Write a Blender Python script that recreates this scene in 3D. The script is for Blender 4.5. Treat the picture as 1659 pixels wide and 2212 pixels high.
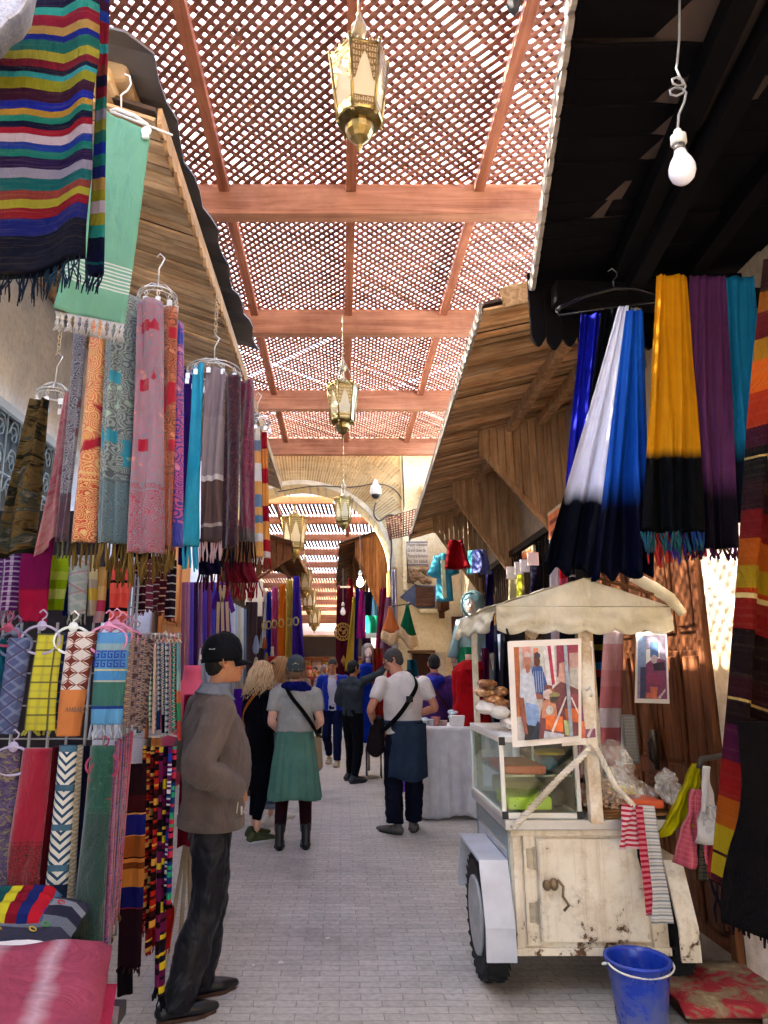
import bpy, bmesh, math, random
from mathutils import Vector, Matrix, noise as mnoise
R = math.radians
random.seed(7)
scene = bpy.context.scene
for o in list(bpy.data.objects): bpy.data.objects.remove(o)
COL = scene.collection
# ---------------- camera
PITCH = R(12.64); FPX = 1512.0; CXP = 738.0; CYP = 1106.0; EYE = 1.6
cd = bpy.data.cameras.new('camera'); cam = bpy.data.objects.new('camera', cd); COL.objects.link(cam)
cam.location = (0, 0, EYE); cam.rotation_euler = (R(90) + PITCH, 0, 0)
cd.lens = FPX / 2212 * 36; cd.sensor_width = 36; cd.sensor_fit = 'AUTO'
cd.shift_x = (829.5 - 738) / 2212; cd.clip_end = 500; cd.clip_start = .05
scene.camera = cam
# ---------------- sky, sun, exposure
SUN_EL, SUN_AZ = 44, -84          # azimuth from +Y, clockwise: sun stands to the left of the street
w = bpy.data.worlds.new('World'); scene.world = w; w.use_nodes = True
sk = w.node_tree.nodes.new('ShaderNodeTexSky'); sk.sky_type = 'NISHITA'; sk.sun_disc = False
sk.sun_elevation = R(SUN_EL); sk.sun_rotation = R(SUN_AZ); sk.air_density = 1.0; sk.dust_density = 5; sk.ozone_density = 1.5
bg = w.node_tree.nodes['Background']; bg.inputs[1].default_value = .15
w.node_tree.links.new(sk.outputs[0], bg.inputs[0])
sl = bpy.data.lights.new('sun', 'SUN'); sl.energy = 3.2; sl.angle = R(.5); sl.color = (1, .93, .82)
so = bpy.data.objects.new('sun', sl); COL.objects.link(so)
_sd = Vector((math.sin(R(SUN_AZ)) * math.cos(R(SUN_EL)), math.cos(R(SUN_AZ)) * math.cos(R(SUN_EL)), math.sin(R(SUN_EL))))
so.rotation_euler = _sd.to_track_quat('Z', 'Y').to_euler(); so.location = (0, 0, 20)
vs = scene.view_settings; vs.view_transform = 'Standard'; vs.look = 'None'; vs.gamma = 1; vs.exposure = 4.65
scene.render.engine = 'CYCLES'
scene.cycles.max_bounces = 8; scene.cycles.diffuse_bounces = 5; scene.cycles.sample_clamp_indirect = 6

# ---------------- placing helpers (eye at 1.6 m, street runs along +Y)
def W(u, v, Y):
    xc = (u - CXP) / FPX; yc = (CYP - v) / FPX
    dY = math.cos(PITCH) - yc * math.sin(PITCH); dZ = math.sin(PITCH) + yc * math.cos(PITCH)
    t = Y / dY
    return Vector((xc * t, Y, EYE + dZ * t))
def G(u, v, z=0):
    yc = (CYP - v) / FPX
    dY = math.cos(PITCH) - yc * math.sin(PITCH); dZ = math.sin(PITCH) + yc * math.cos(PITCH)
    return W(u, v, dY * (z - EYE) / dZ)
def YZ(v, z): return G(738, v, z).y

# ---------------- materials
def lin(h):
    if not isinstance(h, str): return tuple(h) + (1,) if len(h) == 3 else tuple(h)
    c = [int(h[i:i + 2], 16) / 255 for i in (0, 2, 4)]
    return tuple(x / 12.92 if x <= .04045 else ((x + .055) / 1.055) ** 2.4 for x in c) + (1,)
class T:
    def __init__(s, name, rough=.8, spec=.3, metal=0):
        s.m = bpy.data.materials.new(name); s.m.use_nodes = True; s.nt = s.m.node_tree
        s.b = s.nt.nodes['Principled BSDF']; s.b.inputs['Roughness'].default_value = rough
        s.b.inputs['Specular IOR Level'].default_value = spec; s.b.inputs['Metallic'].default_value = metal
        s._tc = None
    def n(s, typ, ins=None, **pr):
        nd = s.nt.nodes.new('ShaderNode' + typ)
        for k, v in pr.items(): setattr(nd, k, v)
        for k, v in (ins or {}).items(): s.set(nd.inputs[k], v)
        return nd
    def set(s, sock, v):
        if isinstance(v, bpy.types.NodeSocket): s.nt.links.new(v, sock)
        elif isinstance(v, str): sock.default_value = lin(v)
        elif isinstance(v, tuple) and len(v) == 3 and sock.type == 'RGBA': sock.default_value = v + (1,)
        else: sock.default_value = v
    def tc(s, k='Object'):
        if not s._tc: s._tc = s.n('TexCoord')
        return s._tc.outputs[k]
    def uv(s, sx=1, sy=1, ox=0, oy=0, rot=0):
        return s.n('Mapping', {0: s.tc('UV'), 1: (ox, oy, 0), 2: (0, 0, rot), 3: (sx, sy, 1)}).outputs[0]
    def ob(s, sx=1, sy=1, sz=1, rot=(0, 0, 0)):
        return s.n('Mapping', {0: s.tc('Object'), 2: rot, 3: (sx, sy, sz)}).outputs[0]
    def xyz(s, v): return s.n('SeparateXYZ', {0: v}).outputs
    def m_(s, op, a, b=0, c=None):
        nd = s.n('Math', {0: a, 1: b}, operation=op)
        if c is not None: s.set(nd.inputs[2], c)
        return nd.outputs[0]
    def mix(s, f, a, b, bt='MIX'):
        nd = s.n('Mix', {}, data_type='RGBA', blend_type=bt)
        s.set(nd.inputs[0], f); s.set(nd.inputs[6], a); s.set(nd.inputs[7], b)
        return nd.outputs[2]
    def noise(s, vec, sc=5, det=4, ro=.55, dist=0):
        return s.n('TexNoise', {'Vector': vec, 'Scale': sc, 'Detail': det, 'Roughness': ro, 'Distortion': dist}).outputs[0]
    def vor(s, vec, sc=5, feat='F1', out=0, rnd=1):
        return s.n('TexVoronoi', {'Vector': vec, 'Scale': sc, 'Randomness': rnd}, feature=feat).outputs[out]
    def ramp(s, f, stops, interp='LINEAR'):
        nd = s.n('ValToRGB', {0: f}); cr = nd.color_ramp; cr.interpolation = interp
        while len(cr.elements) < len(stops): cr.elements.new(.5)
        for e, (p, c) in zip(cr.elements, stops): e.position = p; e.color = lin(c)
        return nd.outputs[0]
    def step(s, x, e, soft=.02):
        return s.n('MapRange', {0: x, 1: e - soft, 2: e + soft, 3: 0., 4: 1.}).outputs[0]
    def col(s, c): s.set(s.b.inputs['Base Color'], c); return s
    def bump(s, h, st=.3, d=.01):
        s.set(s.b.inputs['Normal'], s.n('Bump', {'Height': h, 'Strength': st, 'Distance': d}).outputs[0]); return s
    def rough(s, v): s.set(s.b.inputs['Roughness'], v); return s
_MC = {}
def cached(f):
    def g(*a, **k):
        key = (f.__name__, repr(a), repr(k))
        if key not in _MC: _MC[key] = f(*a, **k)
        return _MC[key]
    return g
@cached
def paint(c, rough=.6, var=.12, sc=6, metal=0, bump=.1):
    t = T('paint', rough, .4, metal)
    n = t.noise(t.ob(), sc, 5)
    t.col(t.mix(1., c, t.ramp(n, [(.3, (1 - var,) * 3), (.7, (1, 1, 1))]), 'MULTIPLY'))
    t.bump(t.noise(t.ob(), sc * 12, 3), bump, .004)
    return t.m
@cached
def emit(c, st):
    t = T('lit', .4); t.col(c); t.set(t.b.inputs['Emission Color'], c); t.b.inputs['Emission Strength'].default_value = st
    return t.m
@cached
def wood(c1, c2, axis='x', sc=1.0, rough=.65, dirt=.35, isl=.35):
    t = T('wood', rough, .12)
    st = {'x': (.6, 9, 9), 'y': (9, .6, 9), 'z': (9, 9, .6)}[axis]
    g = t.noise(t.ob(*[a * sc for a in st]), 2.6, 8, .65, .9)
    c = t.mix(t.ramp(g, [(.36, (0, 0, 0)), (.62, (1, 1, 1))]), c1, c2)
    if isl:
        r = t.n('NewGeometry').outputs['Random Per Island']
        c = t.mix(1., c, t.ramp(r, [(0, (1 - isl,) * 3), (1, (1, 1, 1))]), 'MULTIPLY')
    d = t.noise(t.ob(), 1.3, 6, .7)
    c = t.mix(1., c, t.ramp(d, [(.35, (1 - dirt, 1 - dirt * 1.1, 1 - dirt * 1.15)), (.6, (1, 1, 1))]), 'MULTIPLY')
    t.col(c); t.bump(g, .5, .004)
    return t.m
@cached
def plaster(c1, c2, sc=1.5, rough=.92, crack=.5):
    t = T('plaster', rough, .15)
    n = t.noise(t.ob(), sc, 8, .65, .4)
    c = t.mix(t.ramp(n, [(.38, (0, 0, 0)), (.66, (1, 1, 1))]), c1, c2)
    f = t.noise(t.ob(), sc * 16, 4)
    c = t.mix(1., c, t.ramp(f, [(.25, (.82, .8, .77)), (.55, (1, 1, 1))]), 'MULTIPLY')
    t.col(c); t.bump(t.m_('ADD', n, t.m_('MULTIPLY', f, .5)), crack, .03)
    return t.m
# -------- cloth: UV.x in metres across, UV.y 0 (top) .. 1 (bottom)
def cloth_mat(fn, rough=.85, trans=.18, weave=.3, sheen=.0, k=.72, crum=8., cd_=.022, spec=.06):
    t = T('cloth', rough, spec)
    t.b.inputs['Sheen Weight'].default_value = sheen
    c = fn(t)
    n = t.noise(t.ob(), 9, 4)
    c = t.mix(1., c, t.ramp(n, [(.3, (.84 * k,) * 3), (.7, (k,) * 3)]), 'MULTIPLY')
    t.col(c)
    wv = t.m_('ADD', t.n('TexWave', {'Vector': t.ob(), 'Scale': 90., 'Distortion': 1.}, bands_direction='X').outputs[1],
              t.n('TexWave', {'Vector': t.ob(), 'Scale': 90., 'Distortion': 1.}, bands_direction='Z').outputs[1])
    t.bump(t.m_('ADD', wv, t.m_('MULTIPLY', t.noise(t.ob(1, 1, .3), 22, 4), 6)), weave, .003)
    b2 = t.n('Bump', {'Height': t.noise(t.ob(1, 1, .55), crum, 3, .55, 1.8), 'Strength': .75, 'Distance': cd_}); nb = t.b.inputs['Normal'].links[0].from_node; t.nt.links.new(b2.outputs[0], nb.inputs['Normal'])
    if trans:
        tr = t.n('BsdfTranslucent'); t.set(tr.inputs[0], c)
        mx = t.n('MixShader', {0: trans}); t.nt.links.new(t.b.outputs[0], mx.inputs[1]); t.nt.links.new(tr.outputs[0], mx.inputs[2])
        t.nt.links.new(mx.outputs[0], t.nt.nodes['Material Output'].inputs[0])
    return t.m
@cached
def plain(c, rough=.85, trans=.15, var=None, k=.72):
    def f(t):
        if var: return t.mix(t.ramp(t.noise(t.ob(), 5, 4), [(.35, (0, 0, 0)), (.65, (1, 1, 1))]), c, var)
        return t.mix(0., c, c)
    return cloth_mat(f, rough, trans, k=k)
@cached
def bands(stops, wob=.012, L=1.0, trans=.15, rep=1, streak=0):
    "stops: (start position 0..1 down the cloth, colour), repeated rep times"
    def f(t):
        u, v, _ = t.xyz(t.uv())
        vv = v if not wob else t.m_('ADD', v, t.m_('MULTIPLY', t.m_('SUBTRACT', t.noise(t.uv(5, .01), 1, 3), .5), wob))
        if rep != 1: vv = t.m_('FRACT', t.m_('MULTIPLY', vv, rep))
        c = t.ramp(vv, list(stops), 'CONSTANT')
        if streak:
            sn = t.noise(t.uv(3, 80), 2, 4)
            c = t.mix(t.ramp(sn, [(.5, (0, 0, 0)), (.72, (streak,) * 3)]), c, 'C8B080')
        return c
    return cloth_mat(f, .85, trans, k=.8)
@cached
def paisley(base, line, acc, acc2, L=1.0, sc=9, border=.78, bcol=None, seed=0, panel=1.):
    sc = sc * 3.2
    def f(t):
        vec = t.uv(1, L, seed * 3.7, seed * 1.3)
        nz = t.n('TexNoise', {'Vector': vec, 'Scale': sc * .8, 'Detail': 2.}).outputs[1]
        dv = t.n('VectorMath', {0: vec, 1: t.n('VectorMath', {0: nz, 1: (.035, .035, 0)}, operation='MULTIPLY').outputs[0]}, operation='ADD').outputs[0]
        d = t.vor(dv, sc)
        rings = t.m_('SINE', t.m_('MULTIPLY', d, 34.))
        c = t.mix(t.step(rings, .15, .3), base, line)
        big = t.vor(dv, sc * .4)
        c = t.mix(t.step(big, .8, .03), c, acc)
        cell = t.vor(dv, sc, out=1)
        cr = t.xyz(cell)[0]
        c = t.mix(t.m_('MULTIPLY', t.step(cr, .72, .01), t.m_('SUBTRACT', 1., t.step(d, .3, .05))), c, acc2)
        u, v, _ = t.xyz(t.uv())
        # square woven patches in a column
        pu = t.m_('ABSOLUTE', t.m_('SUBTRACT', t.m_('FRACT', t.m_('ADD', t.m_('MULTIPLY', u, 9.), .1)), .5))
        pv = t.m_('ABSOLUTE', t.m_('SUBTRACT', t.m_('FRACT', t.m_('MULTIPLY', v, 4.2)), .5))
        sq = t.m_('MULTIPLY', t.m_('LESS_THAN', pu, .16), t.m_('LESS_THAN', pv, .1))
        c = t.mix(t.m_('MULTIPLY', sq, panel), c, acc)
        # border band near the hem
        fine = t.m_('SINE', t.m_('MULTIPLY', t.vor(t.uv(1, L), sc * 1.7), 30.))
        bc = t.mix(t.step(fine, .1, .3), bcol or acc, line)
        c = t.mix(t.step(v, border, .003), c, bc)
        ln = t.m_('LESS_THAN', t.m_('FRACT', t.m_('MULTIPLY', v, 34.)), .25)
        c = t.mix(t.m_('MULTIPLY', ln, t.m_('MULTIPLY', t.step(v, border - .03, .002), t.m_('SUBTRACT', 1., t.step(v, border + .03, .002)))), c, line)
        return c
    return cloth_mat(f, .7, .12, .3, .3)
@cached
def check(a, b, c3, k=14., L=1., w=.25, rot=0, w2=.5):
    def f(t):
        u, v, _ = t.xyz(t.n('Mapping', {0: t.uv(1, L), 2: (0, 0, rot)}).outputs[0])
        fu = t.m_('LESS_THAN', t.m_('FRACT', t.m_('MULTIPLY', u, k)), w)
        fv = t.m_('LESS_THAN', t.m_('FRACT', t.m_('MULTIPLY', v, k)), w)
        c = t.mix(t.m_('MULTIPLY', fu, w2), a, b); c = t.mix(t.m_('MULTIPLY', fv, w2), c, b)
        gu = t.m_('LESS_THAN', t.m_('FRACT', t.m_('MULTIPLY', u, k / 2)), .09)
        gv = t.m_('LESS_THAN', t.m_('FRACT', t.m_('MULTIPLY', v, k / 2)), .09)
        return t.mix(t.m_('MULTIPLY', t.m_('MAXIMUM', gu, gv), .8), c, c3)
    return cloth_mat(f)
@cached
def geo(a, b, c3, L=1., k=12., style=0, lowpos=None, low=None):
    "star / diamond / key patterned print"
    def f(t):
        u, v, _ = t.xyz(t.uv(k, L * k))
        fu = t.m_('ABSOLUTE', t.m_('SUBTRACT', t.m_('FRACT', u), .5)); fv = t.m_('ABSOLUTE', t.m_('SUBTRACT', t.m_('FRACT', v), .5))
        dia = t.m_('ADD', fu, fv); pr = t.m_('MULTIPLY', fu, fv); mxx = t.m_('MAXIMUM', fu, fv)
        star = t.m_('SUBTRACT', 1., t.step(t.m_('ADD', pr, t.m_('MULTIPLY', dia, .12)), .062, .004))
        ring = t.m_('LESS_THAN', t.m_('ABSOLUTE', t.m_('SUBTRACT', dia, .46)), .05)
        c = t.mix(star, a, b); c = t.mix(ring, c, c3)
        if style == 1:
            c = t.mix(t.m_('LESS_THAN', t.m_('FRACT', t.m_('ADD', t.m_('MULTIPLY', dia, 3.), 0.)), .42), a, b)
            c = t.mix(t.m_('LESS_THAN', mxx, .12), c, c3)
        if style == 2:
            s = t.m_('FRACT', t.m_('MULTIPLY', mxx, 5.)); c = t.mix(t.m_('LESS_THAN', s, .5), a, b)
            c = t.mix(t.m_('LESS_THAN', t.m_('FRACT', t.m_('MULTIPLY', v, .5)), .35), c, c3)
        if style == 3:
            vz = t.m_('ADD', v, t.m_('MULTIPLY', fu, 1.6))
            c = t.mix(t.m_('LESS_THAN', t.m_('FRACT', t.m_('MULTIPLY', vz, 1.5)), .42), a, b)
            c = t.mix(t.m_('LESS_THAN', t.m_('FRACT', t.m_('MULTIPLY', v, .33)), .16), c, c3)
        vv = t.xyz(t.uv())[1]
        if lowpos is not None: c = t.mix(t.step(vv, lowpos, .002), c, low)
        return c
    return cloth_mat(f)
@cached
def dipdye(a, b, pos=.75, soft=.06, c2=None, rough=.6, trans=.25):
    def f(t):
        u, v, _ = t.xyz(t.uv())
        e = t.m_('ADD', v, t.m_('MULTIPLY', t.m_('SUBTRACT', t.noise(t.uv(26, .4), 1, 3), .5), .05))
        base = t.mix(0., a, a)
        if c2: base = t.mix(t.step(t.noise(t.uv(4, .8), 1, 3), .5, .12), a, c2)
        st = t.noise(t.uv(60, .6), 1, 4)
        base = t.mix(1., base, t.ramp(st, [(.3, (.72,) * 3), (.6, (1, 1, 1))]), 'MULTIPLY')
        return t.mix(t.step(e, pos, soft), base, b)
    return cloth_mat(f, rough, trans, k=1.)
@cached
def splotch(cols, sc=6, trans=.4, alpha=1.):
    def f(t):
        n = t.noise(t.uv(1, 1.), sc, 5, .6, 1.2)
        k = len(cols)
        return t.ramp(n, [(.25 + .5 * i / k, c) for i, c in enumerate(cols)])
    return cloth_mat(f, .6, trans)
@cached
def glass(c=(.88, .97, .93), a=.035, rough=.03):
    t = T('glass', rough, .5); t.col(tuple(c) + (1,))
    tr = t.n('BsdfTransparent', {0: tuple(c) + (1,)}); gl = t.n('BsdfGlossy', {0: (1, 1, 1, 1), 'Roughness': rough})
    lw = t.n('LayerWeight', {0: .35}).outputs[1]
    mx = t.n('MixShader', {0: t.m_('ADD', t.m_('MULTIPLY', lw, .25), a)})
    t.nt.links.new(tr.outputs[0], mx.inputs[1]); t.nt.links.new(gl.outputs[0], mx.inputs[2])
    t.nt.links.new(mx.outputs[0], t.nt.nodes['Material Output'].inputs[0])
    return t.m
@cached
def skin(c='B98262'):
    t = T('skin', .55, .35); n = t.noise(t.ob(), 14, 4)
    t.col(t.mix(t.ramp(n, [(.35, (0, 0, 0)), (.7, (1, 1, 1))]), c, t.mix(.25, c, 'A04A3A')))
    t.b.inputs['Subsurface Weight'].default_value = .08; t.b.inputs['Subsurface Radius'].default_value = (.02, .008, .004)
    return t.m

# ---------------- objects
def tag(o, label=None, cat=None, group=None, kind=None):
    if label: o['label'] = label
    if cat: o['category'] = cat
    if group: o['group'] = group
    if kind: o['kind'] = kind
    return o
def E(name, loc, label, cat, group=None, rz=0):
    o = bpy.data.objects.new(name, None); COL.objects.link(o); o.location = loc; o.rotation_euler = (0, 0, rz)
    o.empty_display_size = .1
    return tag(o, label, cat, group)
def ML(vs, fs, uvs=None):
    return dict(v=list(vs), f=list(fs), uv=uvs)
def obj(name, verts, faces, mat, parent=None, uvs=None, smooth=True, origin=None):
    "verts are world coordinates; parent is an Empty / mesh with loc+rotz known; we keep world placement"
    me = bpy.data.meshes.new(name)
    P = world_of(parent) if parent is not None else (Matrix.Translation(origin) if origin is not None else Matrix())
    inv = P.inverted()
    me.from_pydata([inv @ Vector(v) for v in verts], [], faces)
    if uvs is not None:
        ul = me.uv_layers.new(name='UVMap'); d = ul.data
        for li, l in enumerate(me.loops): d[li].uv = uvs[l.vertex_index]
    if mat is not None: me.materials.append(mat)
    if smooth:
        me.polygons.foreach_set('use_smooth', [True] * len(me.polygons))
    me.update()
    o = bpy.data.objects.new(name, me); COL.objects.link(o)
    if parent is not None: o.parent = parent
    elif origin is not None: o.location = origin
    return o
def world_of(o):
    m = o.matrix_basis.copy()
    while o.parent: o = o.parent; m = o.matrix_basis @ m
    return m
class MB:
    "collects boxes, bars, tubes -> one mesh"
    def __init__(s): s.v = []; s.f = []; s.uv = None
    def add(s, vs, fs):
        k = len(s.v); s.v += [Vector(a) for a in vs]; s.f += [tuple(i + k for i in f) for f in fs]; return s
    def box(s, x0, x1, y0, y1, z0, z1):
        vs = [(x, y, z) for z in (z0, z1) for y in (y0, y1) for x in (x0, x1)]
        return s.add(vs, [(0, 2, 3, 1), (4, 5, 7, 6), (0, 1, 5, 4), (2, 6, 7, 3), (0, 4, 6, 2), (1, 3, 7, 5)])
    def bar(s, a, b, w, h, up=(0, 0, 1)):
        "box beam from a to b; w sideways, h along up"
        a = Vector(a); b = Vector(b); d = (b - a).normalized(); up = Vector(up)
        x = d.cross(up)
        if x.length < 1e-4: x = d.cross(Vector((1, 0, 0)))
        x.normalize(); z = x.cross(d)
        vs = [p + x * sx * w / 2 + z * sz * h / 2 for p in (a, b) for sz in (-1, 1) for sx in (-1, 1)]
        return s.add(vs, [(0, 2, 3, 1), (4, 5, 7, 6), (0, 1, 5, 4), (2, 6, 7, 3), (0, 4, 6, 2), (1, 3, 7, 5)])
    def tube(s, pts, r, n=8, cap=True, closed=False):
        pts = [Vector(p) for p in pts]; N = len(pts)
        rs = r if isinstance(r, (list, tuple)) else [r] * N
        k = len(s.v); px = None
        for i, p in enumerate(pts):
            a = pts[i - 1] if (i or closed) else p; b = pts[(i + 1) % N] if (i < N - 1 or closed) else p
            d = (b - a)
            d = d.normalized() if d.length > 1e-9 else Vector((0, 0, 1))
            if px is None: px = d.orthogonal().normalized()
            x = (px - d * px.dot(d))
            x = x.normalized() if x.length > 1e-6 else d.orthogonal().normalized()
            px = x; y = d.cross(x)
            for j in range(n):
                t = 2 * math.pi * j / n; s.v.append(p + (x * math.cos(t) + y * math.sin(t)) * rs[i])
        M_ = N if closed else N - 1
        for i in range(M_):
            for j in range(n):
                a = k + i * n + j; b = k + i * n + (j + 1) % n; c = k + ((i + 1) % N) * n + (j + 1) % n; d = k + ((i + 1) % N) * n + j
                s.f.append((a, b, c, d))
        if cap and not closed:
            s.f.append(tuple(k + j for j in reversed(range(n)))); s.f.append(tuple(k + (N - 1) * n + j for j in range(n)))
        return s
    def lathe(s, c, prof, n=24, axis='z', twist=0, sx=1, sy=1):
        c = Vector(c); k = len(s.v)
        for r, z in prof:
            for j in range(n):
                t = 2 * math.pi * (j + .5) / n + twist
                a, b = r * math.cos(t) * sx, r * math.sin(t) * sy
                s.v.append(c + (Vector((a, b, z)) if axis == 'z' else Vector((z, a, b)) if axis == 'x' else Vector((a, z, b))))
        for i in range(len(prof) - 1):
            for j in range(n):
                s.f.append((k + i * n + j, k + i * n + (j + 1) % n, k + (i + 1) * n + (j + 1) % n, k + (i + 1) * n + j))
        s.f.append(tuple(k + j for j in range(n))[::-1]); s.f.append(tuple(k + (len(prof) - 1) * n + j for j in range(n)))
        return s
    def ball(s, c, rx, ry=None, rz=None, n=14, m=9, jit=0):
        ry = ry or rx; rz = rz or rx; c = Vector(c); k = len(s.v)
        for i in range(m + 1):
            th = math.pi * i / m
            for j in range(n):
                ph = 2 * math.pi * j / n
                q = 1 + (random.uniform(-jit, jit) if jit else 0)
                s.v.append(c + Vector((rx * math.sin(th) * math.cos(ph) * q, ry * math.sin(th) * math.sin(ph) * q, rz * math.cos(th) * q)))
        for i in range(m):
            for j in range(n):
                s.f.append((k + i * n + j, k + (i + 1) * n + j, k + (i + 1) * n + (j + 1) % n, k + i * n + (j + 1) % n))
        return s
    def prism(s, poly, off):
        "poly: planar 3D points, extruded by vector off"
        poly = [Vector(p) for p in poly]; off = Vector(off); n = len(poly)
        return s.add(poly + [p + off for p in poly], [tuple(range(n)), tuple(range(2 * n - 1, n - 1, -1))] +
                     [(i, i + n, (i + 1) % n + n, (i + 1) % n) for i in range(n)])
    def build(s, name, mat, parent=None, smooth=False, bevel=0, origin=None, seg=2, uv=False):
        o = obj(name, s.v, s.f, mat, parent, s.uv if uv else None, smooth, origin)
        if bevel:
            b = o.modifiers.new('b', 'BEVEL'); b.width = bevel; b.segments = seg; b.limit_method = 'ANGLE'
        return o
def fixn(o):
    bm = bmesh.new(); bm.from_mesh(o.data); bmesh.ops.recalc_face_normals(bm, faces=bm.faces); bm.to_mesh(o.data); bm.free(); return o
def text_mesh(txt, size, loc, rot, mat, parent, name='lettering', sx=1, ext=.001, align='LEFT'):
    cu = bpy.data.curves.new('t', 'FONT'); cu.body = txt; cu.size = size; cu.extrude = ext; cu.align_x = align
    to = bpy.data.objects.new('t', cu); COL.objects.link(to)
    dg = bpy.context.evaluated_depsgraph_get(); me = bpy.data.meshes.new_from_object(to.evaluated_get(dg)); bpy.data.objects.remove(to)
    M4 = Matrix.LocRotScale(Vector(loc), __import__('mathutils').Euler(rot), Vector((sx, 1, 1)))
    P = world_of(parent).inverted() @ M4
    me.transform(P); me.materials.clear(); me.materials.append(mat)
    o = bpy.data.objects.new(name, me); COL.objects.link(o); o.parent = parent
    return o
def subd(o, n=1):
    m = o.modifiers.new('s', 'SUBSURF'); m.levels = n; m.render_levels = n; return o
# ---- hanging cloth -------------------------------------------------
def lerp(a, b, t): return a + (b - a) * t
def sheet(name, TL, TR, BL, BR, mat, parent=None, folds=3, amp=.02, th=.006, ny=40, seed=0, sway=0., hem=0., topgather=1., dirn=None, origin=None, curl=0., wv=0.):
    "double-sided hanging cloth between four corners; folds run downwards and open towards the hem"
    TL, TR, BL, BR = map(Vector, (TL, TR, BL, BR))
    nx = max(8, int(folds * 9)); rnd = random.Random(seed * 77 + 5)
    ph = [rnd.uniform(0, 6.28) for _ in range(4)]; f2 = folds * rnd.uniform(.35, .6)
    d = (TR - TL); nrm = Vector(dirn) if dirn else Vector((-d.y, d.x, 0)) * -1
    nrm.normalize()
    wid = ((TR - TL).length + (BR - BL).length) / 2
    vs, uv = [], []
    def pt(s, v, side):
        L_, R_ = TL.lerp(BL, v), TR.lerp(BR, v)
        p = L_.lerp(R_, s)
        s_ = s + .9 / max(1, folds) * mnoise.noise(Vector((s * folds * .7 + seed * 1.7, v * .9, seed)))
        a = amp * (topgather + (1 - topgather) * min(1, v * 1.6)) * (.75 + .5 * v)
        off = a * (math.sin(2 * math.pi * folds * s_ + ph[0] + .9 * math.sin(v * 2.4 + ph[2])) * .7 + math.sin(2 * math.pi * f2 * s_ + ph[1] + v * 1.3) * .6 + .35 * math.sin(2 * math.pi * folds * 2.3 * s_ + ph[2]) * mnoise.noise(Vector((s * 4, v * 3, seed + 7))))
        off += sway * math.sin(v * 3.1 + ph[3]) * v + curl * (2 * s - 1) ** 2
        off += wv * mnoise.noise(Vector((s * wid * 6 + seed, v * 5, seed)))
        edge = 1 - abs(2 * s - 1) ** 6
        p = p - nrm * off + nrm * (side * th * .5 * (edge * .9 + .1))
        if hem: p.z += hem * math.sin(2 * math.pi * folds * s + ph[0]) * v * v
        return p
    for side in (-1, 1):
        for j in range(ny + 1):
            for i in range(nx + 1):
                s, v = i / nx, j / ny
                vs.append(pt(s, v, side)); uv.append((s * wid + (.37 if side > 0 else 0) * 0, v))
    K = (nx + 1) * (ny + 1); fs = []
    q = lambda i, j, k: k * K + j * (nx + 1) + i
    for j in range(ny):
        for i in range(nx):
            fs.append((q(i, j, 0), q(i, j + 1, 0), q(i + 1, j + 1, 0), q(i + 1, j, 0)))
            fs.append((q(i, j, 1), q(i + 1, j, 1), q(i + 1, j + 1, 1), q(i, j + 1, 1)))
        fs.append((q(0, j, 0), q(0, j, 1), q(0, j + 1, 1), q(0, j + 1, 0)))
        fs.append((q(nx, j, 0), q(nx, j + 1, 0), q(nx, j + 1, 1), q(nx, j, 1)))
    for i in range(nx):
        fs.append((q(i, 0, 0), q(i + 1, 0, 0), q(i + 1, 0, 1), q(i, 0, 1)))
        fs.append((q(i, ny, 0), q(i, ny, 1), q(i + 1, ny, 1), q(i + 1, ny, 0)))
    o = obj(name, vs, fs, mat, parent, uv, True, origin)
    hemline = [(pt(i / nx, 1, 0)) for i in range(nx + 1)]
    return o, hemline
def fringe(name, hem, ln, mat, parent, per=1, w=.004, seed=0, spread=.012, n=None, twist=True):
    rnd = random.Random(seed); m = MB(); L = len(hem)
    tot = sum((hem[i + 1] - hem[i]).length for i in range(L - 1))
    n = n or max(6, int(tot / (w * 2.0)))
    for i in range(n):
        t = (i + rnd.random()) / n * (L - 1); k = min(L - 2, int(t)); a = hem[k].lerp(hem[k + 1], t - k) + Vector((0, rnd.uniform(-.006, .006), .004))
        l = ln * rnd.uniform(.8, 1.08); dx = rnd.uniform(-spread, spread); dy = rnd.uniform(-spread, spread)
        pts = [a, a + Vector((dx * .3, dy * .3, -l * .35)), a + Vector((dx * .9 + rnd.uniform(-.003, .003), dy, -l * .7)), a + Vector((dx, dy, -l))]
        ww = w * rnd.uniform(.7, 1.2)
        m.tube(pts, [ww * .55, ww * .75, ww * .8, ww * .5], 4)
    return m.build(name, mat, parent, smooth=True)
# ================= SETTING =================
WL, WR = -2.3, 2.2
YARCH = 12.9
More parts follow.
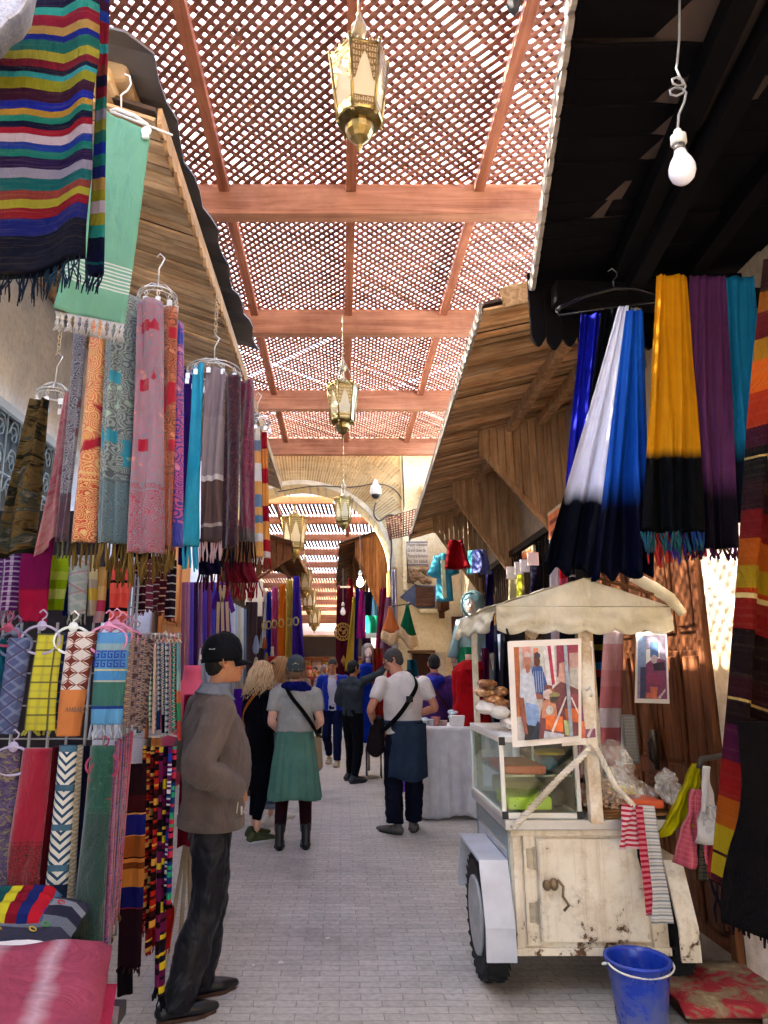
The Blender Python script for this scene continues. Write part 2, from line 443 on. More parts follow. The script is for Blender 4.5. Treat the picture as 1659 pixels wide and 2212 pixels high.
# ground: running-bond pavers laid across the street
def ground_mat():
    t = T('pavers', .75, .35)
    wp = t.n('VectorMath', {0: t.ob(), 1: t.n('VectorMath', {0: t.n('TexNoise', {'Vector': t.ob(), 'Scale': 7., 'Detail': 2.}).outputs[1], 1: (.022, .022, 0)}, operation='MULTIPLY').outputs[0]}, operation='ADD').outputs[0]
    br = t.n('TexBrick', {'Vector': wp, 'Color1': lin('CAC6BE'), 'Color2': lin('BAB6AE'), 'Mortar': lin('A09B93'), 'Scale': 1., 'Mortar Size': .0032, 'Mortar Smooth': .3, 'Bias': 0., 'Brick Width': .21, 'Row Height': .07})
    br.offset = .5
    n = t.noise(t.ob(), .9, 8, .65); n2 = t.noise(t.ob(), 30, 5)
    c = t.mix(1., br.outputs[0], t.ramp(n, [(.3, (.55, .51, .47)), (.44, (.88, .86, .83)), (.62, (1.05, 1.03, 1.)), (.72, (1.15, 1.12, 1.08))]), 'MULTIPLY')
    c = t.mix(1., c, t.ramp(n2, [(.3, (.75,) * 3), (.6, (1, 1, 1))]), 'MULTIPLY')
    sp = t.vor(t.ob(), 9); c = t.mix(t.m_('MULTIPLY', t.m_('LESS_THAN', sp, .07), .5), c, '4A4540')
    t.col(c); t.rough(t.ramp(n, [(.3, (.5,) * 3), (.7, (.85,) * 3)]))
    t.bump(t.m_('ADD', t.m_('MULTIPLY', br.outputs[1], -1.2), t.m_('ADD', t.m_('MULTIPLY', n2, .5), n)), .55, .006)
    return t.m
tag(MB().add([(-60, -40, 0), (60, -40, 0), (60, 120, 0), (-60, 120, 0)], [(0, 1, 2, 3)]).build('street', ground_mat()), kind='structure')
M_plW = plaster('F4F6FA', 'D4DCE6'); M_plY = plaster('F4E6BC', 'DEC894', 1.1); M_plB = plaster('B89A78', '8C6E50', 1.6, .95, .9)
M_plG = plaster('C8B498', 'A08868', 1.4)
# building walls along the street
def tagw(o, l, c='wall'): return tag(o, l, c)
b = E('shop_building', (WL, 5, 0), 'pale plastered shop building behind the scarf stalls on the left', 'building')
MB().box(WL - .4, WL, -8, YARCH - .01, 0, 5.9).build('wall', M_plW, b)
# window with wrought-iron grille, left wall
wz0, wz1, wy0, wy1 = 2.45, 3.28, 3.9, 5.6
wn = MB().box(WL - .002, WL + .015, wy0, wy1, wz0, wz1).build('window', paint('14181C', .3), b)
g = MB()
for k in range(9):
    for j in range(4):
        cy, cz = wy0 + .1 + k * .19, wz0 + .12 + j * .2
        for sgn in (1, -1):
            pts = [(WL + .05, cy + sgn * .075 * (1 - a / 9) * math.cos(a * .9), cz + .085 * (1 - a / 9) * math.sin(a * .9) + sgn * .02) for a in range(8)]
            g.tube(pts, .006, 5)
    g.tube([(WL + .05, wy0 + k * .19, wz0), (WL + .05, wy0 + k * .19, wz1)], .007, 5)
for z in (wz0, (wz0 + wz1) / 2, wz1): g.tube([(WL + .05, wy0, z), (WL + .05, wy1, z)], .009, 5)
g.build('window_grille', paint('8FA0A6', .5, metal=.3), wn, True)
MB().box(WL, WL + .06, wy0 - .1, wy1 + .1, wz1 + .01, wz1 + .07).build('window_lintel', paint('B8C4CC', .8), b)
MB().box(WL, WL + .45, -1.2, 2.2, 3.35, 5.85).build('plaster_bay', M_plW, b, bevel=.08)
# right building
b2 = E('shop_building', (WR, 5, 0), 'ochre plastered building with tall wooden doors behind the sweets cart', 'building')
MB().box(WR, WR + .4, 3.4, YARCH - .01, 0, 4.45).box(WR, WR + .4, -8, 3.39, 0, 5.9).build('wall', M_plG, b2)
cp = E('added_light_block', (0, -5, 5.9), 'unseen board roof added behind the viewer to block sky light', 'roof')  # out of view, added to hold back sky light from behind the camera
MB().box(-2.3, 2.3, -8, -2.6, 5.92, 6.0).box(-2.3, 2.3, -8.2, -8.05, 2.6, 5.9).build('light_block_boards', wood('6A4A34', '3A2818', 'x'), cp)
MB().box(WR - .10, WR - .001, 2.2, 4.07, 0, 3.3).build('pier', plaster('EEE4D2', 'C8AE8A', 1.2, .95, .9), b2, bevel=.02)
# ---- upper-left plaster corner close to the lens
# ---- double doors right
def panel_door(name, x, y0, y1, z0, z1, mat, label, par=None, face=-1, npan=((.05, .32), (.36, .62), (.66, .95)), cols=2):
    "a leaf lying in the plane x, between y0 and y1, facing -x or +x"
    o = MB().box(*sorted((x, x + face * -.05)), y0, y1, z0, z1).build(name, mat, par, bevel=.004)
    p = MB(); W_, H_ = y1 - y0, z1 - z0
    cw = (W_ - .06 * (cols + 1)) / cols
    for c in range(cols):
        ya = y0 + .06 + c * (cw + .06)
        for (a, b_) in npan:
            za, zb = z0 + a * H_, z0 + b_ * H_
            xs = sorted((x, x + face * .018)); p.box(xs[0], xs[1], ya, ya + cw, za, zb)
            xs = sorted((x + face * .0, x + face * .034)); p.box(xs[0], xs[1], ya + .035, ya + cw - .035, za + .035, zb - .035)
    fr = p.build('door_panel', mat, o, bevel=.008)
    return o
M_door = wood('7C4C2E', '4E2C18', 'z', 1, .55, .3, 0); M_doorG = wood('6A4A38', '4A3A34', 'z', 1, .6, .3, 0); M_doorO = wood('E0924A', 'B86C30', 'z', .8, .5, .1, 0)
d1 = E('wooden_double_door', (WR - .1, 4.4, 0), 'tall panelled brown wooden double door with sun dapples behind the sweets cart', 'door')
for k, (ya, yb) in enumerate(((4.15, 4.84), (4.85, 5.55))):
    lf = panel_door('door_leaf', WR - .06, ya, yb, .02, 2.75, M_door, '', d1)
MB().box(WR - .13, WR - .001, 4.08, 4.15, 0, 2.76).box(WR - .13, WR - .001, 5.56, 5.63, 0, 2.76).box(WR - .13, WR - .001, 4.08, 5.63, 2.761, 2.86).build('door_frame', M_door, d1, bevel=.006)
MB().tube([(WR - .12, 4.9, 1.15), (WR - .15, 4.9, 1.12), (WR - .15, 4.9, 1.02), (WR - .12, 4.9, .99)], .008).box(WR - .125, WR - .1, 4.87, 4.93, .95, 1.2).build('lock', paint('3A342E', .4, metal=.6), d1, True)
MB().box(WR - .35, WR, 2.6, 3.5, 0, .1).box(WR - .2, WR, 3.5, 6, 0, .07).build('doorstep', paint('8A7A68', .9, .25), d1, bevel=.01)
# left wall orange door
d2 = E('wooden_door', (WL, 9.6, 0), 'light orange panelled wooden door open beside the purple kaftans', 'door')
panel_door('door_leaf', WL + .14, 8.5, 9.9, .1, 3.2, M_doorO, '', d2, face=1)
# ================= arch wall =================
AC, AHW, ASP, ATOP = -.79, 1.70, 3.44, 5.02
def ell(t, k=0): return (AC + (AHW + k) * math.cos(t), ASP + (ATOP - ASP + k) * math.sin(t))
aw = E('archway', (AC, YARCH, 0), 'yellow brick archway spanning the covered street with radiating bricks', 'archway')
poly = [(-3.2, 0), (-3.2, 6.3), (3.2, 6.3), (3.2, 0), (AC + AHW, 0)]
arc = [ell(math.pi * i / 32) for i in range(33)]
poly = [(3.2, 0), (3.2, 6.3), (-3.2, 6.3), (-3.2, 0), (AC - AHW, 0)] + arc[::-1] + [(AC + AHW, 0)]
fixn(MB().prism([(x, YARCH, z) for x, z in poly], (0, .7, 0)).build('wall', M_plY, aw))
br = MB(); rnd = random.Random(3)
k = 0
while k < 118:
    t = math.pi * (.02 + k / 118 * .96)
    for lay in range(5):
        r0 = .10 + lay * .235; r1 = r0 + .225
        a, b_ = ell(t, r0), ell(t, r1)
        if max(a[0], b_[0]) < 1.12 and max(a[1], b_[1]) < 5.95 and min(a[0], b_[0]) > -3:
            j = rnd.uniform(-.006, .006)
            br.bar((a[0], YARCH - .012 + j, a[1]), (b_[0], YARCH - .012 + j, b_[1]), .030, .04, (0, 1, 0))
    k += 1
z = 4.2
while z < 5.95:
    x = .6 + rnd.uniform(0, .1)
    while x < 1.08:
        cx = x + .1
        e = ((cx - AC) / (AHW + 1.28)) ** 2 + ((z - ASP) / (ATOP - ASP + 1.28)) ** 2
        if e > 1: br.box(x, min(1.12, x + .2), YARCH - .03, YARCH + .02, z, z + .036)
        x += .215
    z += .058
br.build('brickwork', wood('EED6A4', 'CCA876', 'x', 1, .95, .25, .3), aw)
rg = MB()
rg2 = [ell(math.pi * i / 40, 0) for i in range(41)]; rg3 = [ell(math.pi * i / 40, .09) for i in range(41)]
for i in range(40):
    a, b_, c_, d_ = rg2[i], rg2[i + 1], rg3[i + 1], rg3[i]
    rg.prism([(p[0], YARCH - .045, p[1]) for p in (a, b_, c_, d_)], (0, .76, 0))
fixn(rg.build('arch_rim', plaster('E6DCC4', 'C0B090', 3), aw))
MB().box(AC + AHW - .03, AC + AHW + .11, YARCH - .06, YARCH + .74, 0, ASP - .01).build('jamb', plaster('C8A870', '8C6A44', 3), aw, bevel=.02)
MB().box(1.13, 1.2, YARCH - .09, YARCH - .001, 3.0, 6.2).build('pilaster', M_plY, aw, bevel=.015)
MB().box(1.52, 1.8, YARCH - .12, YARCH - .001, 4.5, 5.0).build('plaster_block', M_plY, aw, bevel=.02)
# window + door in the yellow wall
def at(u, v, Y=YARCH - .02): return W(u, v, Y)
a = at(890, 1412); c = at(932, 1480)
sw = MB().box(a.x, c.x, YARCH - .06, YARCH - .001, c.z - .25, a.z).build('shutter', wood('5A3A2C', '3A2218', 'z', 1, .6), aw, bevel=.008)
MB().box(a.x - .08, c.x + .08, YARCH - .09, YARCH - .002, a.z + .01, a.z + .06).build('lintel', wood('A88458', '70502E', 'x'), sw, bevel=.006)
a = at(936, 1408); c = at(965, 1475)
MB().box(a.x, c.x, YARCH - .03, YARCH - .001, c.z, a.z).build('plaster_panel', plaster('DCD2BC', 'B8A88C', 3), aw, bevel=.01)
a = at(975, 1332)
bd = E('wooden_door', (a.x + .3, YARCH, 0), 'dark red-brown door in the yellow wall behind the hooded mannequin', 'door')
MB().box(a.x, a.x + .9, YARCH - .06, YARCH - .002, .1, a.z).build('door_leaf', paint('5A2420', .5), bd, bevel=.01)
MB().box(a.x + .1, a.x + .38, YARCH - .085, YARCH - .062, 1.4, a.z - .15).box(a.x + .46, a.x + .8, YARCH - .085, YARCH - .062, 1.4, a.z - .15).build('door_panel', paint('6A2E28', .5), bd, bevel=.01)
# cables on the arch
def cable(pts, r, label, mat=None, name='cable'):
    q = []
    for i in range(len(pts) - 1):
        p0, p1, p2, p3 = pts[max(0, i - 1)], pts[i], pts[i + 1], pts[min(len(pts) - 1, i + 2)]
        for k in range(6): t = k / 6; q.append(.5 * ((2 * p1) + (p2 - p0) * t + (2 * p0 - 5 * p1 + 4 * p2 - p3) * t * t + (3 * p1 - p0 - 3 * p2 + p3) * t ** 3))
    pts = q + [pts[-1]]
    return tag(MB().tube(pts, r, 6).build(name, mat or paint('4A443C', .7), None, True), label, 'cable')
cable([at(600, 1062, YARCH - .09), at(680, 1050, YARCH - .07), at(760, 1052, YARCH - .07), at(812, 1045, YARCH - .1), at(850, 1056, YARCH - .07), at(872, 1090, YARCH - .06), at(876, 1150, YARCH - .06)], .012, 'grey cable sagging along the brick arch past the security camera')
cable([at(812, 1085, YARCH - .1), at(808, 1110, YARCH - .06), at(820, 1125, YARCH - .06), at(843, 1112, YARCH - .06), at(870, 1128, YARCH - .05), at(878, 1200, YARCH - .05), at(885, 1250, YARCH - .05), at(905, 1266, YARCH - .05), at(930, 1268, YARCH - .05)], .013, 'dark looped cable running down the yellow wall beside the painted sign')
cable([at(841, 1130, YARCH - .07), at(846, 1180, YARCH - .07), at(843, 1230, YARCH - .07), at(848, 1300, YARCH - .07)], .016, 'grey pipe-like cable following the right side of the arch opening')
cable([at(868, 985, YARCH - .1), at(872, 1060, YARCH - .1), at(872, 1130, YARCH - .06)], .015, 'straight dark cable down the pilaster right of the brick fan')
# painted sign
sg = E('wall_sign', at(899, 1195), 'white painted sign with blue border and four lines of brown lettering on the yellow wall', 'sign')
p0, p1 = at(877, 1170, YARCH - .03), at(926, 1221, YARCH - .03)
MB().box(p0.x, p1.x, YARCH - .03, YARCH - .001, p1.z, p0.z).build('board', plaster('EADCC0', 'D0BC98', 3), sg, bevel=.006)
fr = MB(); 
for (xa, xb, za, zb) in ((p0.x, p1.x, p0.z - .018, p0.z), (p0.x, p1.x, p1.z, p1.z + .018), (p0.x, p0.x + .018, p1.z + .018, p0.z - .018), (p1.x - .018, p1.x, p1.z + .018, p0.z - .018)): fr.box(xa + .008, xb - .008, YARCH - .034, YARCH - .0305, za, zb)
fr.build('border', paint('4A4A78', .7), sg)
H = p0.z - p1.z
for i, s_ in enumerate(('Maison chamaine', 'Grand choix de', 'Tenture berbere', 'TEL. 035 636568')):
    text_mesh(s_, .088, (p0.x + .025, YARCH - .033, p0.z - H * (.19 + .24 * i)), (R(90), 0, 0), paint('5E3A34', .7), sg, sx=.6)
# blue arrow sign with brown plate
ag = E('arrow_sign', at(900, 1290), 'faded blue tiled arrow sign with a brown lettered plate pointing left', 'sign')
pts = [at(864, 1290, YARCH - .04), at(893, 1264, YARCH - .04), at(941, 1265, YARCH - .04), at(940, 1312, YARCH - .04), at(903, 1314, YARCH - .04)]
fixn(MB().prism([(p.x, YARCH - .04, p.z) for p in pts], (0, .038, 0)).build('arrow_board', plaster('6C7890', '4C5470', 4), ag))
p0, p1 = at(897, 1267), at(938, 1311)
MB().box(p0.x, p1.x, YARCH - .055, YARCH - .041, p1.z, p0.z).build('plate', wood('7A5844', '503628', 'x', 1, .6, .3, 0), ag, bevel=.005)
for i, s_ in enumerate(('ARTISANAT', 'ANCIENNE', 'MAISON')):
    pass
e = MB(); p0, p1 = at(862, 1313), at(945, 1322); e.box(at(905, 1320).x, p1.x, YARCH - .07, YARCH - .001, at(0, 1325).z, at(0, 1316).z); e.build('ledge', M_plY, ag, bevel=.01)
# broken plaster lump under the sign
lp = MB()
for k in range(26):
    p = at(random.uniform(880, 932), random.uniform(1228, 1258)); lp.ball((p.x, YARCH, p.z), random.uniform(.05, .13), .06, random.uniform(.03, .08), 8, 6, .15)
tag(lp.build('broken_plaster', M_plB, None, True), 'rough crumbled plaster patch under the painted sign', 'plaster patch')
# wooden post end
p = at(938, 1300); tag(MB().box(p.x + .05, p.x + .2, YARCH - .5, YARCH - .002, at(0, 1412).z + .75, at(0, 1318).z + .2).bar((p.x + .12, YARCH - .1, at(0, 1336).z), (p.x + .12, YARCH - .1, at(0, 1318).z), .1, .1).build('wooden_bracket', wood('6A4026', '40220E', 'z'), None, bevel=.01), 'short brown wooden bracket on the yellow wall below the light blue dress', 'bracket')
# security camera
sc_ = E('security_camera', at(811, 1062, YARCH - .2), 'white dome security camera fixed on the brick arch', 'camera')
c0 = at(811, 1045, YARCH - .2)
MB().lathe((c0.x, c0.y, c0.z), [(.03, .07), (.045, .05), (.05, .0), (.09, -.04), (.11, -.12), (.115, -.2), (.10, -.215)], 20).tube([(c0.x, c0.y + .2, c0.z + .05), (c0.x, c0.y, c0.z + .06)], .03).build('housing', paint('E8E6E2', .35, .05), sc_, True)
MB().ball((c0.x, c0.y, c0.z - .215), .08, .08, .08).build('lens_dome', paint('2A2A30', .1), sc_, True)

# ================= lattice roof =================
ZR = 5.6
roof = E('lattice_roof', (0, 6, ZR), 'red-brown wooden lattice roof on cross beams over the street', 'roof')
M_beam = wood('C08C70', '9A6850', 'x', .5, .5, .35, .12); M_bar = wood('AC6E54', '84503A', 'y', .5, .5, .25, .12); M_lat = wood('A27262', '7C5242', 'x', .6, .7, .3, .3)
BY = [YZ(v, ZR) for v in (457, 715, 880, 985)]; BY[-1] = YARCH - .2
BY = [BY[0] - 2.5] + BY
BY = [BY[0] - 2.5] + BY
XL, XR = -2.3, 2.25
for y in BY:
    tilt = .0
    m = MB().box(XL, XR, y, y + .10, ZR + .02, ZR + .26).box(XL, XR, y - .015, y + .115, ZR - .03, ZR + .018).box(XL, XR, y + .02, y + .08, ZR + .262, ZR + .30)
    m.build('cross_beam', M_beam, roof, bevel=.004)
def clipseg(x, y, dx, dy, x0, x1, y0, y1):
    t0, t1 = -1e9, 1e9
    for p, d, lo, hi in ((x, dx, x0, x1), (y, dy, y0, y1)):
        a, b_ = (lo - p) / d, (hi - p) / d
        if a > b_: a, b_ = b_, a
        t0, t1 = max(t0, a), min(t1, b_)
    return (t0, t1) if t1 - t0 > .03 else None
PIT = .069
def lattice(x0, x1, y0, y1, z, par, pitch=PIT, wd=.035, hole=None):
    m = MB(); c = .70710678; st = pitch / c
    for lay, sg_ in ((1, 1), (0, -1)):
        n = int((x1 - x0 + y1 - y0) / st) + 2
        for i in range(n):
            x = x0 + (i * st - (y1 - y0) if sg_ > 0 else i * st) + random.uniform(-.004, .004); y = y0
            r = clipseg(x, y, c, sg_ * c, x0, x1, y0, y1) if sg_ > 0 else clipseg(x, y0, -c, c, x0, x1, y0, y1)
            if not r: continue
            dx, dy = (c, c) if sg_ > 0 else (-c, c)
            if random.random() < (.03 if hole else .008): continue
            jt = random.uniform(-.012, .012)
            zz = z + lay * .017 + random.uniform(-.002, .002)
            m.bar((x + dx * r[0], y + dy * r[0], zz), (x + dx * r[1] + jt, y + dy * r[1] - jt * .4, zz + jt * .3), (wd * 1.12 if lay == 0 else wd * .9) * random.uniform(.92, 1.06), .014)
    return m.build('lattice_panel', M_lat, par)
XB = [XL, -1.06, .085, 1.24, XR]
for i in range(len(BY) - 1):
    y0, y1 = BY[i] + .10, BY[i + 1]
    for x in XB[1:-1]:
        MB().box(x - .045, x + .045, y0 + .001, y1 - .001, ZR + .2, ZR + .28).build('batten', M_bar, roof, bevel=.004)
    lattice(XL, XR, y0 - .05, y1 + .05, ZR + .315, roof, hole=(i == 3))
db = MB()
for k in range(170):
    cx, cy = random.choice(((-.6, 4.2), (.7, 5.4), (-1.2, 6.6), (1.3, 8.2), (.3, 9.6), (1.6, 4.8), (-.3, 7.4)))
    db.ball((cx + random.gauss(0, .28), cy + random.gauss(0, .3), ZR + .36), random.uniform(.012, .035), random.uniform(.012, .04), .008, 6, 4, .2)
tag(db.build('dry_leaves', wood('8A7048', '5A4428', 'x'), None, True), 'dry leaves and dirt lying on top of the lattice roof', 'debris', kind='stuff')
# ================= canopies =================
def canopy(name, label, side, y0, y1, xe, ze, xw, zw, mat, edge_mat, gables=(), plank=.055, scal=.03, gmat=None, purlin=None, fasc=.09, xe1=None, ze1=None, xw1=None, white=None, sheet_=None, gap=.011):
    """sloping board canopy; xe/ze street edge, xw/zw wall edge. xe1, ze1: values at y1"""
    xe1 = xe if xe1 is None else xe1; ze1 = ze if ze1 is None else ze1
    r = E(name, ((xe + xw) / 2, (y0 + y1) / 2, ze), label, 'canopy')
    m = MB(); y = y0; rn = random.Random(int(y0 * 100) + side)
    while y < y1 - .01:
        q = (y - y0) / (y1 - y0); X = lerp(xe, xe1, q); Z = lerp(ze, ze1, q); wdt = plank * rn.uniform(.8, 1.1)
        dz = rn.uniform(-.012, .012)
        m.bar((X, y + wdt / 2, Z + dz), (xw, y + wdt / 2, zw + dz), wdt - gap, .016)
        y += wdt
    m.build('soffit_board', mat, r)
    # waterproof top
    t = MB(); t.add([(xe, y0, ze + .03), (xe1, y1, ze1 + .03), (xw, y1, zw + .03), (xw, y0, zw + .03), (xe, y0, ze + .05), (xe1, y1, ze1 + .05), (xw, y1, zw + .05), (xw, y0, zw + .05)],
                    [(0, 1, 2, 3), (7, 6, 5, 4), (0, 4, 5, 1), (1, 5, 6, 2), (2, 6, 7, 3), (3, 7, 4, 0)])
    fixn(t.build('top_cover', paint('4A3A30', .9, .3), r))
    # scalloped fascia along the street edge
    f = MB(); per = .10; n = int((y1 - y0) / per)
    for i in range(n):
        ya, yb = y0 + i * per, y0 + (i + 1) * per - .004
        q = (i + .5) / n; X = lerp(xe, xe1, q) - side * .012; Z = lerp(ze, ze1, q)
        top = Z + fasc * .5; bot = Z - fasc * .35
        pl = [(X, ya, top), (X, yb, top)] + [(X, yb - (yb - ya) * k / 6, bot - scal * math.sin(math.pi * k / 6)) for k in range(7)]
        f.prism(pl, (side * -.018, 0, 0))
    fixn(f.build('scalloped_fascia', edge_mat, r))
    # rafters under the boards running with the street
    for (qx) in ((purlin or (.35,))):
        X0 = lerp(xe, xw, qx); X1 = lerp(xe1, xw, qx); Z0 = lerp(ze, zw, qx) - .06; Z1 = lerp(ze1, zw, qx) - .06
        MB().bar((X0, y0 + .1, Z0), (X1, y1 - .1, Z1), .08, .09).build('purlin', gmat or mat, r, bevel=.006)
    for gi, (gy, x_in, drop_in, drop_w) in enumerate(gables):
        q = (gy - y0) / (y1 - y0); X = lerp(xe, xe1, q); Z = lerp(ze, ze1, q)
        gm = MB(); n = 11
        for i in range(n):
            a, b_ = i / n, (i + 1) / n - .012
            xa, xb = lerp(x_in, xw, a), lerp(x_in, xw, b_)
            zt = lambda x: lerp(Z, zw, (x - X) / (xw - X)) - .02
            zb = lambda s: zt(x_in) - lerp(drop_in, drop_w, s ** 1.15)
            low = [(lerp(xb, xa, k / 6), gy, lerp(zb(b_), zb(a), k / 6) - .022 * math.sin(math.pi * k / 6)) for k in range(7)]
            gm.prism([(xa, gy, zt(xa)), (xb, gy, zt(xb))] + low, (0, .02, 0))
        fixn(gm.build('gable_boards', gmat or mat, r))
        MB().bar((x_in, gy - .02, zt(x_in) - drop_in - .02), (xw, gy - .02, zt(x_in) - drop_w - .02), .04, .05).build('gable_trim', gmat or mat, r, bevel=.006)
        MB().bar((x_in, gy + .01, zt(x_in) - drop_in - .05), (x_in, gy + .01, zt(x_in) - .0), .07, .07, (0, 1, 0)).build('bracket_post', gmat or mat, r, bevel=.006)
    return r
M_cl = wood('E8C89C', 'C09A70', 'x', .45, .75, .18, .5); M_cedge = wood('C8A47A', '9A7850', 'y', 1, .8, .3, .2)
cL = canopy('wooden_canopy', 'long light brown board canopy with scalloped edge above the hanging scarves', -1, 2.55, 8.85, -.80, 3.9, WL, 4.45, M_cl, M_cedge, purlin=(.5, .85), plank=.072, gap=.016)
MB().bar((-.98, 2.5, 4.12), (-.98, 3.0, 4.12), .13, .14).bar((-1.02, 2.46, 4.04), (-1.02, 2.7, 4.04), .10, .08).build('beam_end', M_cl, cL, bevel=.02)
# dark sheet lying on the canopy and overhanging it
s0, s1 = 2.3, 5.15; sm = MB(); n = 24
for i in range(n + 1):
    q = i / n; y = lerp(s0, s1, q); wv = .012 * math.sin(i * 1.9) + .008 * math.sin(i * .7)
    xe_ = lerp(-.80, -.66, q) + wv
    if i == 0: xe_ -= .06
    sm.v += [Vector((xe_, y, 4.07 + wv)), Vector((xe_ - .5, y, 4.22 + wv)), Vector((xe_ - .5, y, 4.232 + wv)), Vector((xe_, y, 4.082 + wv))]
for i in range(n):
    for j in range(4): a = i * 4 + j; b_ = i * 4 + (j + 1) % 4; sm.f.append((a, b_, b_ + 4, a + 4))
sm.f += [(0, 3, 2, 1), (n * 4, n * 4 + 1, n * 4 + 2, n * 4 + 3)]
tag(fixn(sm.build('metal_sheet', paint('6E6A68', .5, .35, 2.5, .3), None)), 'dark rusty metal sheet overhanging the left board canopy', 'metal sheet')
M_cr = wood('F8CE9C', 'CC9660', 'x', .7, .8, .15, .6); M_crg = wood('E8BC8A', 'B48454', 'z', .7, .7, .3, .4); M_cwh = paint('8E8276', .8, .3, 20)
cR = canopy('wooden_canopy', 'large brown board canopy with pale scalloped edge and triangular gable boards on the right', 1, 4.0, 11.9, .89, 3.8, WR, 4.1, M_cr, M_cwh, gables=((6.5, 1.37, .22, 1.25), (8.45, 1.42, .2, 1.35), (10.4, 1.42, .2, 1.35)), gmat=M_crg, purlin=(.55, .8), xe1=1.19, ze1=3.8)
MB().bar((1.0, 3.98, 3.86), (WR, 3.98, 4.16), .03, .14).build('end_board', M_cedge, cR, bevel=.006)
MB().bar((1.62, 3.9, 3.86), (1.62, 4.2, 3.86), .12, .1).build('beam_end', M_cedge, cR, bevel=.01)
# near canopy: the shade under it is put into a near-black wood colour
M_canopy_shade = wood('0C0608', '060304', 'x', 1, .9, .3, .5)
cN = canopy('wooden_canopy', 'shade-blackened board canopy overhead in the top right corner with pale scalloped edge', 1, -1.0, 3.45, .26, 3.95, WR, 3.75, M_canopy_shade, M_cwh, purlin=(.35, .7), xe1=1.04, ze1=3.6, plank=.14, scal=.035, fasc=.05, gap=.002)
e = MB(); n = 14
for i in range(n):
    xa, xb = lerp(1.02, WR, i / n), lerp(1.02, WR, (i + 1) / n) - .006
    low = [(lerp(xb, xa, k / 6), 3.46, 3.34 - .05 * math.sin(math.pi * k / 6) - .02 * (i % 2)) for k in range(7)]
    e.prism([(xa, 3.46, 3.72), (xb, 3.46, 3.72)] + low, (0, .022, 0))
fixn(e.build('end_fascia', M_canopy_shade, cN))
MB().bar((1.1, 3.3, 3.5), (WR, 3.3, 3.45), .1, .12).bar((1.35, 1.0, 3.72), (1.5, 3.3, 3.52), .08, .1).build('rafter', M_canopy_shade, cN, bevel=.01)
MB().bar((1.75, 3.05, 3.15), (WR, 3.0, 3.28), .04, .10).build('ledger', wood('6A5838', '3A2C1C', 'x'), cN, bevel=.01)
# bulb hanging from the black canopy
def bulb(u, v, Y, label, s=1., lit=False, ztop=None, coil=True):
    c = W(u, v, Y); r = E('light_bulb', c, label, 'light bulb'); m = MB()
    prof = [(.001, -.052), (.018, -.048), (.030, -.036), (.036, -.018), (.036, 0), (.030, .02), (.019, .04), (.0155, .055)]
    m.lathe(c, [(a * s, b_ * s) for a, b_ in prof], 20).build('glass_globe', emit('FFF2D8', 3.5) if lit else paint('E2E2EC', .12, .02), r, True)
    MB().lathe(c, [(.0158 * s, .055 * s), (.0158 * s, .075 * s)], 14).build('screw_cap', paint('6A6460', .4, metal=.6), r, True)
    MB().lathe(c, [(.017 * s, .0752 * s), (.022 * s, .08 * s), (.022 * s, .105 * s), (.013 * s, .112 * s), (.01 * s, .125 * s)], 14).build('socket', paint('C8C8C4', .5), r, True)
    zt = ztop or c.z + .6; top = c + Vector((0, 0, .12 * s)); pts = [top]
    if coil:
        pts += [top + Vector((.01, 0, .06)), top + Vector((.03, 0, .10))]
        for k in range(14): a = k * .9; pts.append(top + Vector((.018 + .022 * math.cos(a), .01 * math.sin(a * .5), .135 + .003 * k + .02 * math.sin(a))))
        pts += [top + Vector((.02, 0, .22)), top + Vector((.05, .02, .34)), Vector((c.x + .09, c.y, zt))]
    else: pts.append(Vector((c.x, c.y, zt)))
    MB().tube(pts, .0035 * (1 if coil else 1.4), 6).build('flex', paint('8A8A8C', .6), r, True)
    return r
bulb(1473, 362, 1.75, 'bare pearl light bulb hanging on a coiled grey flex under the black canopy', 1.0, ztop=3.9)
dt = W(1112, 36, 2.5); tag(MB().lathe(dt, [(.001, 0), (.02, .03), (.034, .07), (.03, .075), (.012, .12), (.006, .9)], 8).build('pendant_tip', paint('1A1618', .7), None), 'dark pointed pendant tip hanging into view at the top edge', 'pendant')
# ================= lanterns =================
M_br = T('brass', .32, .5, 1.0); _n = M_br.noise(M_br.ob(), 25, 5); M_br.col(M_br.mix(M_br.ramp(_n, [(.35, (0, 0, 0)), (.7, (1, 1, 1))]), '7E6A36', 'A08E60')); M_br.bump(_n, .2, .003); M_br = M_br.m
M_brd = paint('7A6432', .4, .3, 20, .8)
def filigree():
    t = T('filigree', .35, .5, .8); u, v, _ = t.xyz(t.uv())
    d = t.vor(t.uv(1, 1), 26., 'DISTANCE_TO_EDGE', 0, .25); d2 = t.vor(t.uv(1, 1), 60., 'DISTANCE_TO_EDGE', 0, .5)
    hole = t.m_('MULTIPLY', t.step(d, .17, .03), t.step(d2, .08, .02))
    t.col(t.mix(hole, '6E5A2C', 'C0B088'))
    return t.m
M_fil = filigree(); M_pane = T('pane', .5); M_pane.col('C8BC9C'); M_pane.b.inputs['Transmission Weight'].default_value = .0
tr = M_pane.n('BsdfTranslucent', {0: lin('FFF4DC')}); mx = M_pane.n('MixShader', {0: .35}); M_pane.nt.links.new(M_pane.b.outputs[0], mx.inputs[1]); M_pane.nt.links.new(tr.outputs[0], mx.inputs[2]); M_pane.nt.links.new(mx.outputs[0], M_pane.nt.nodes['Material Output'].inputs[0]); M_pane = M_pane.m
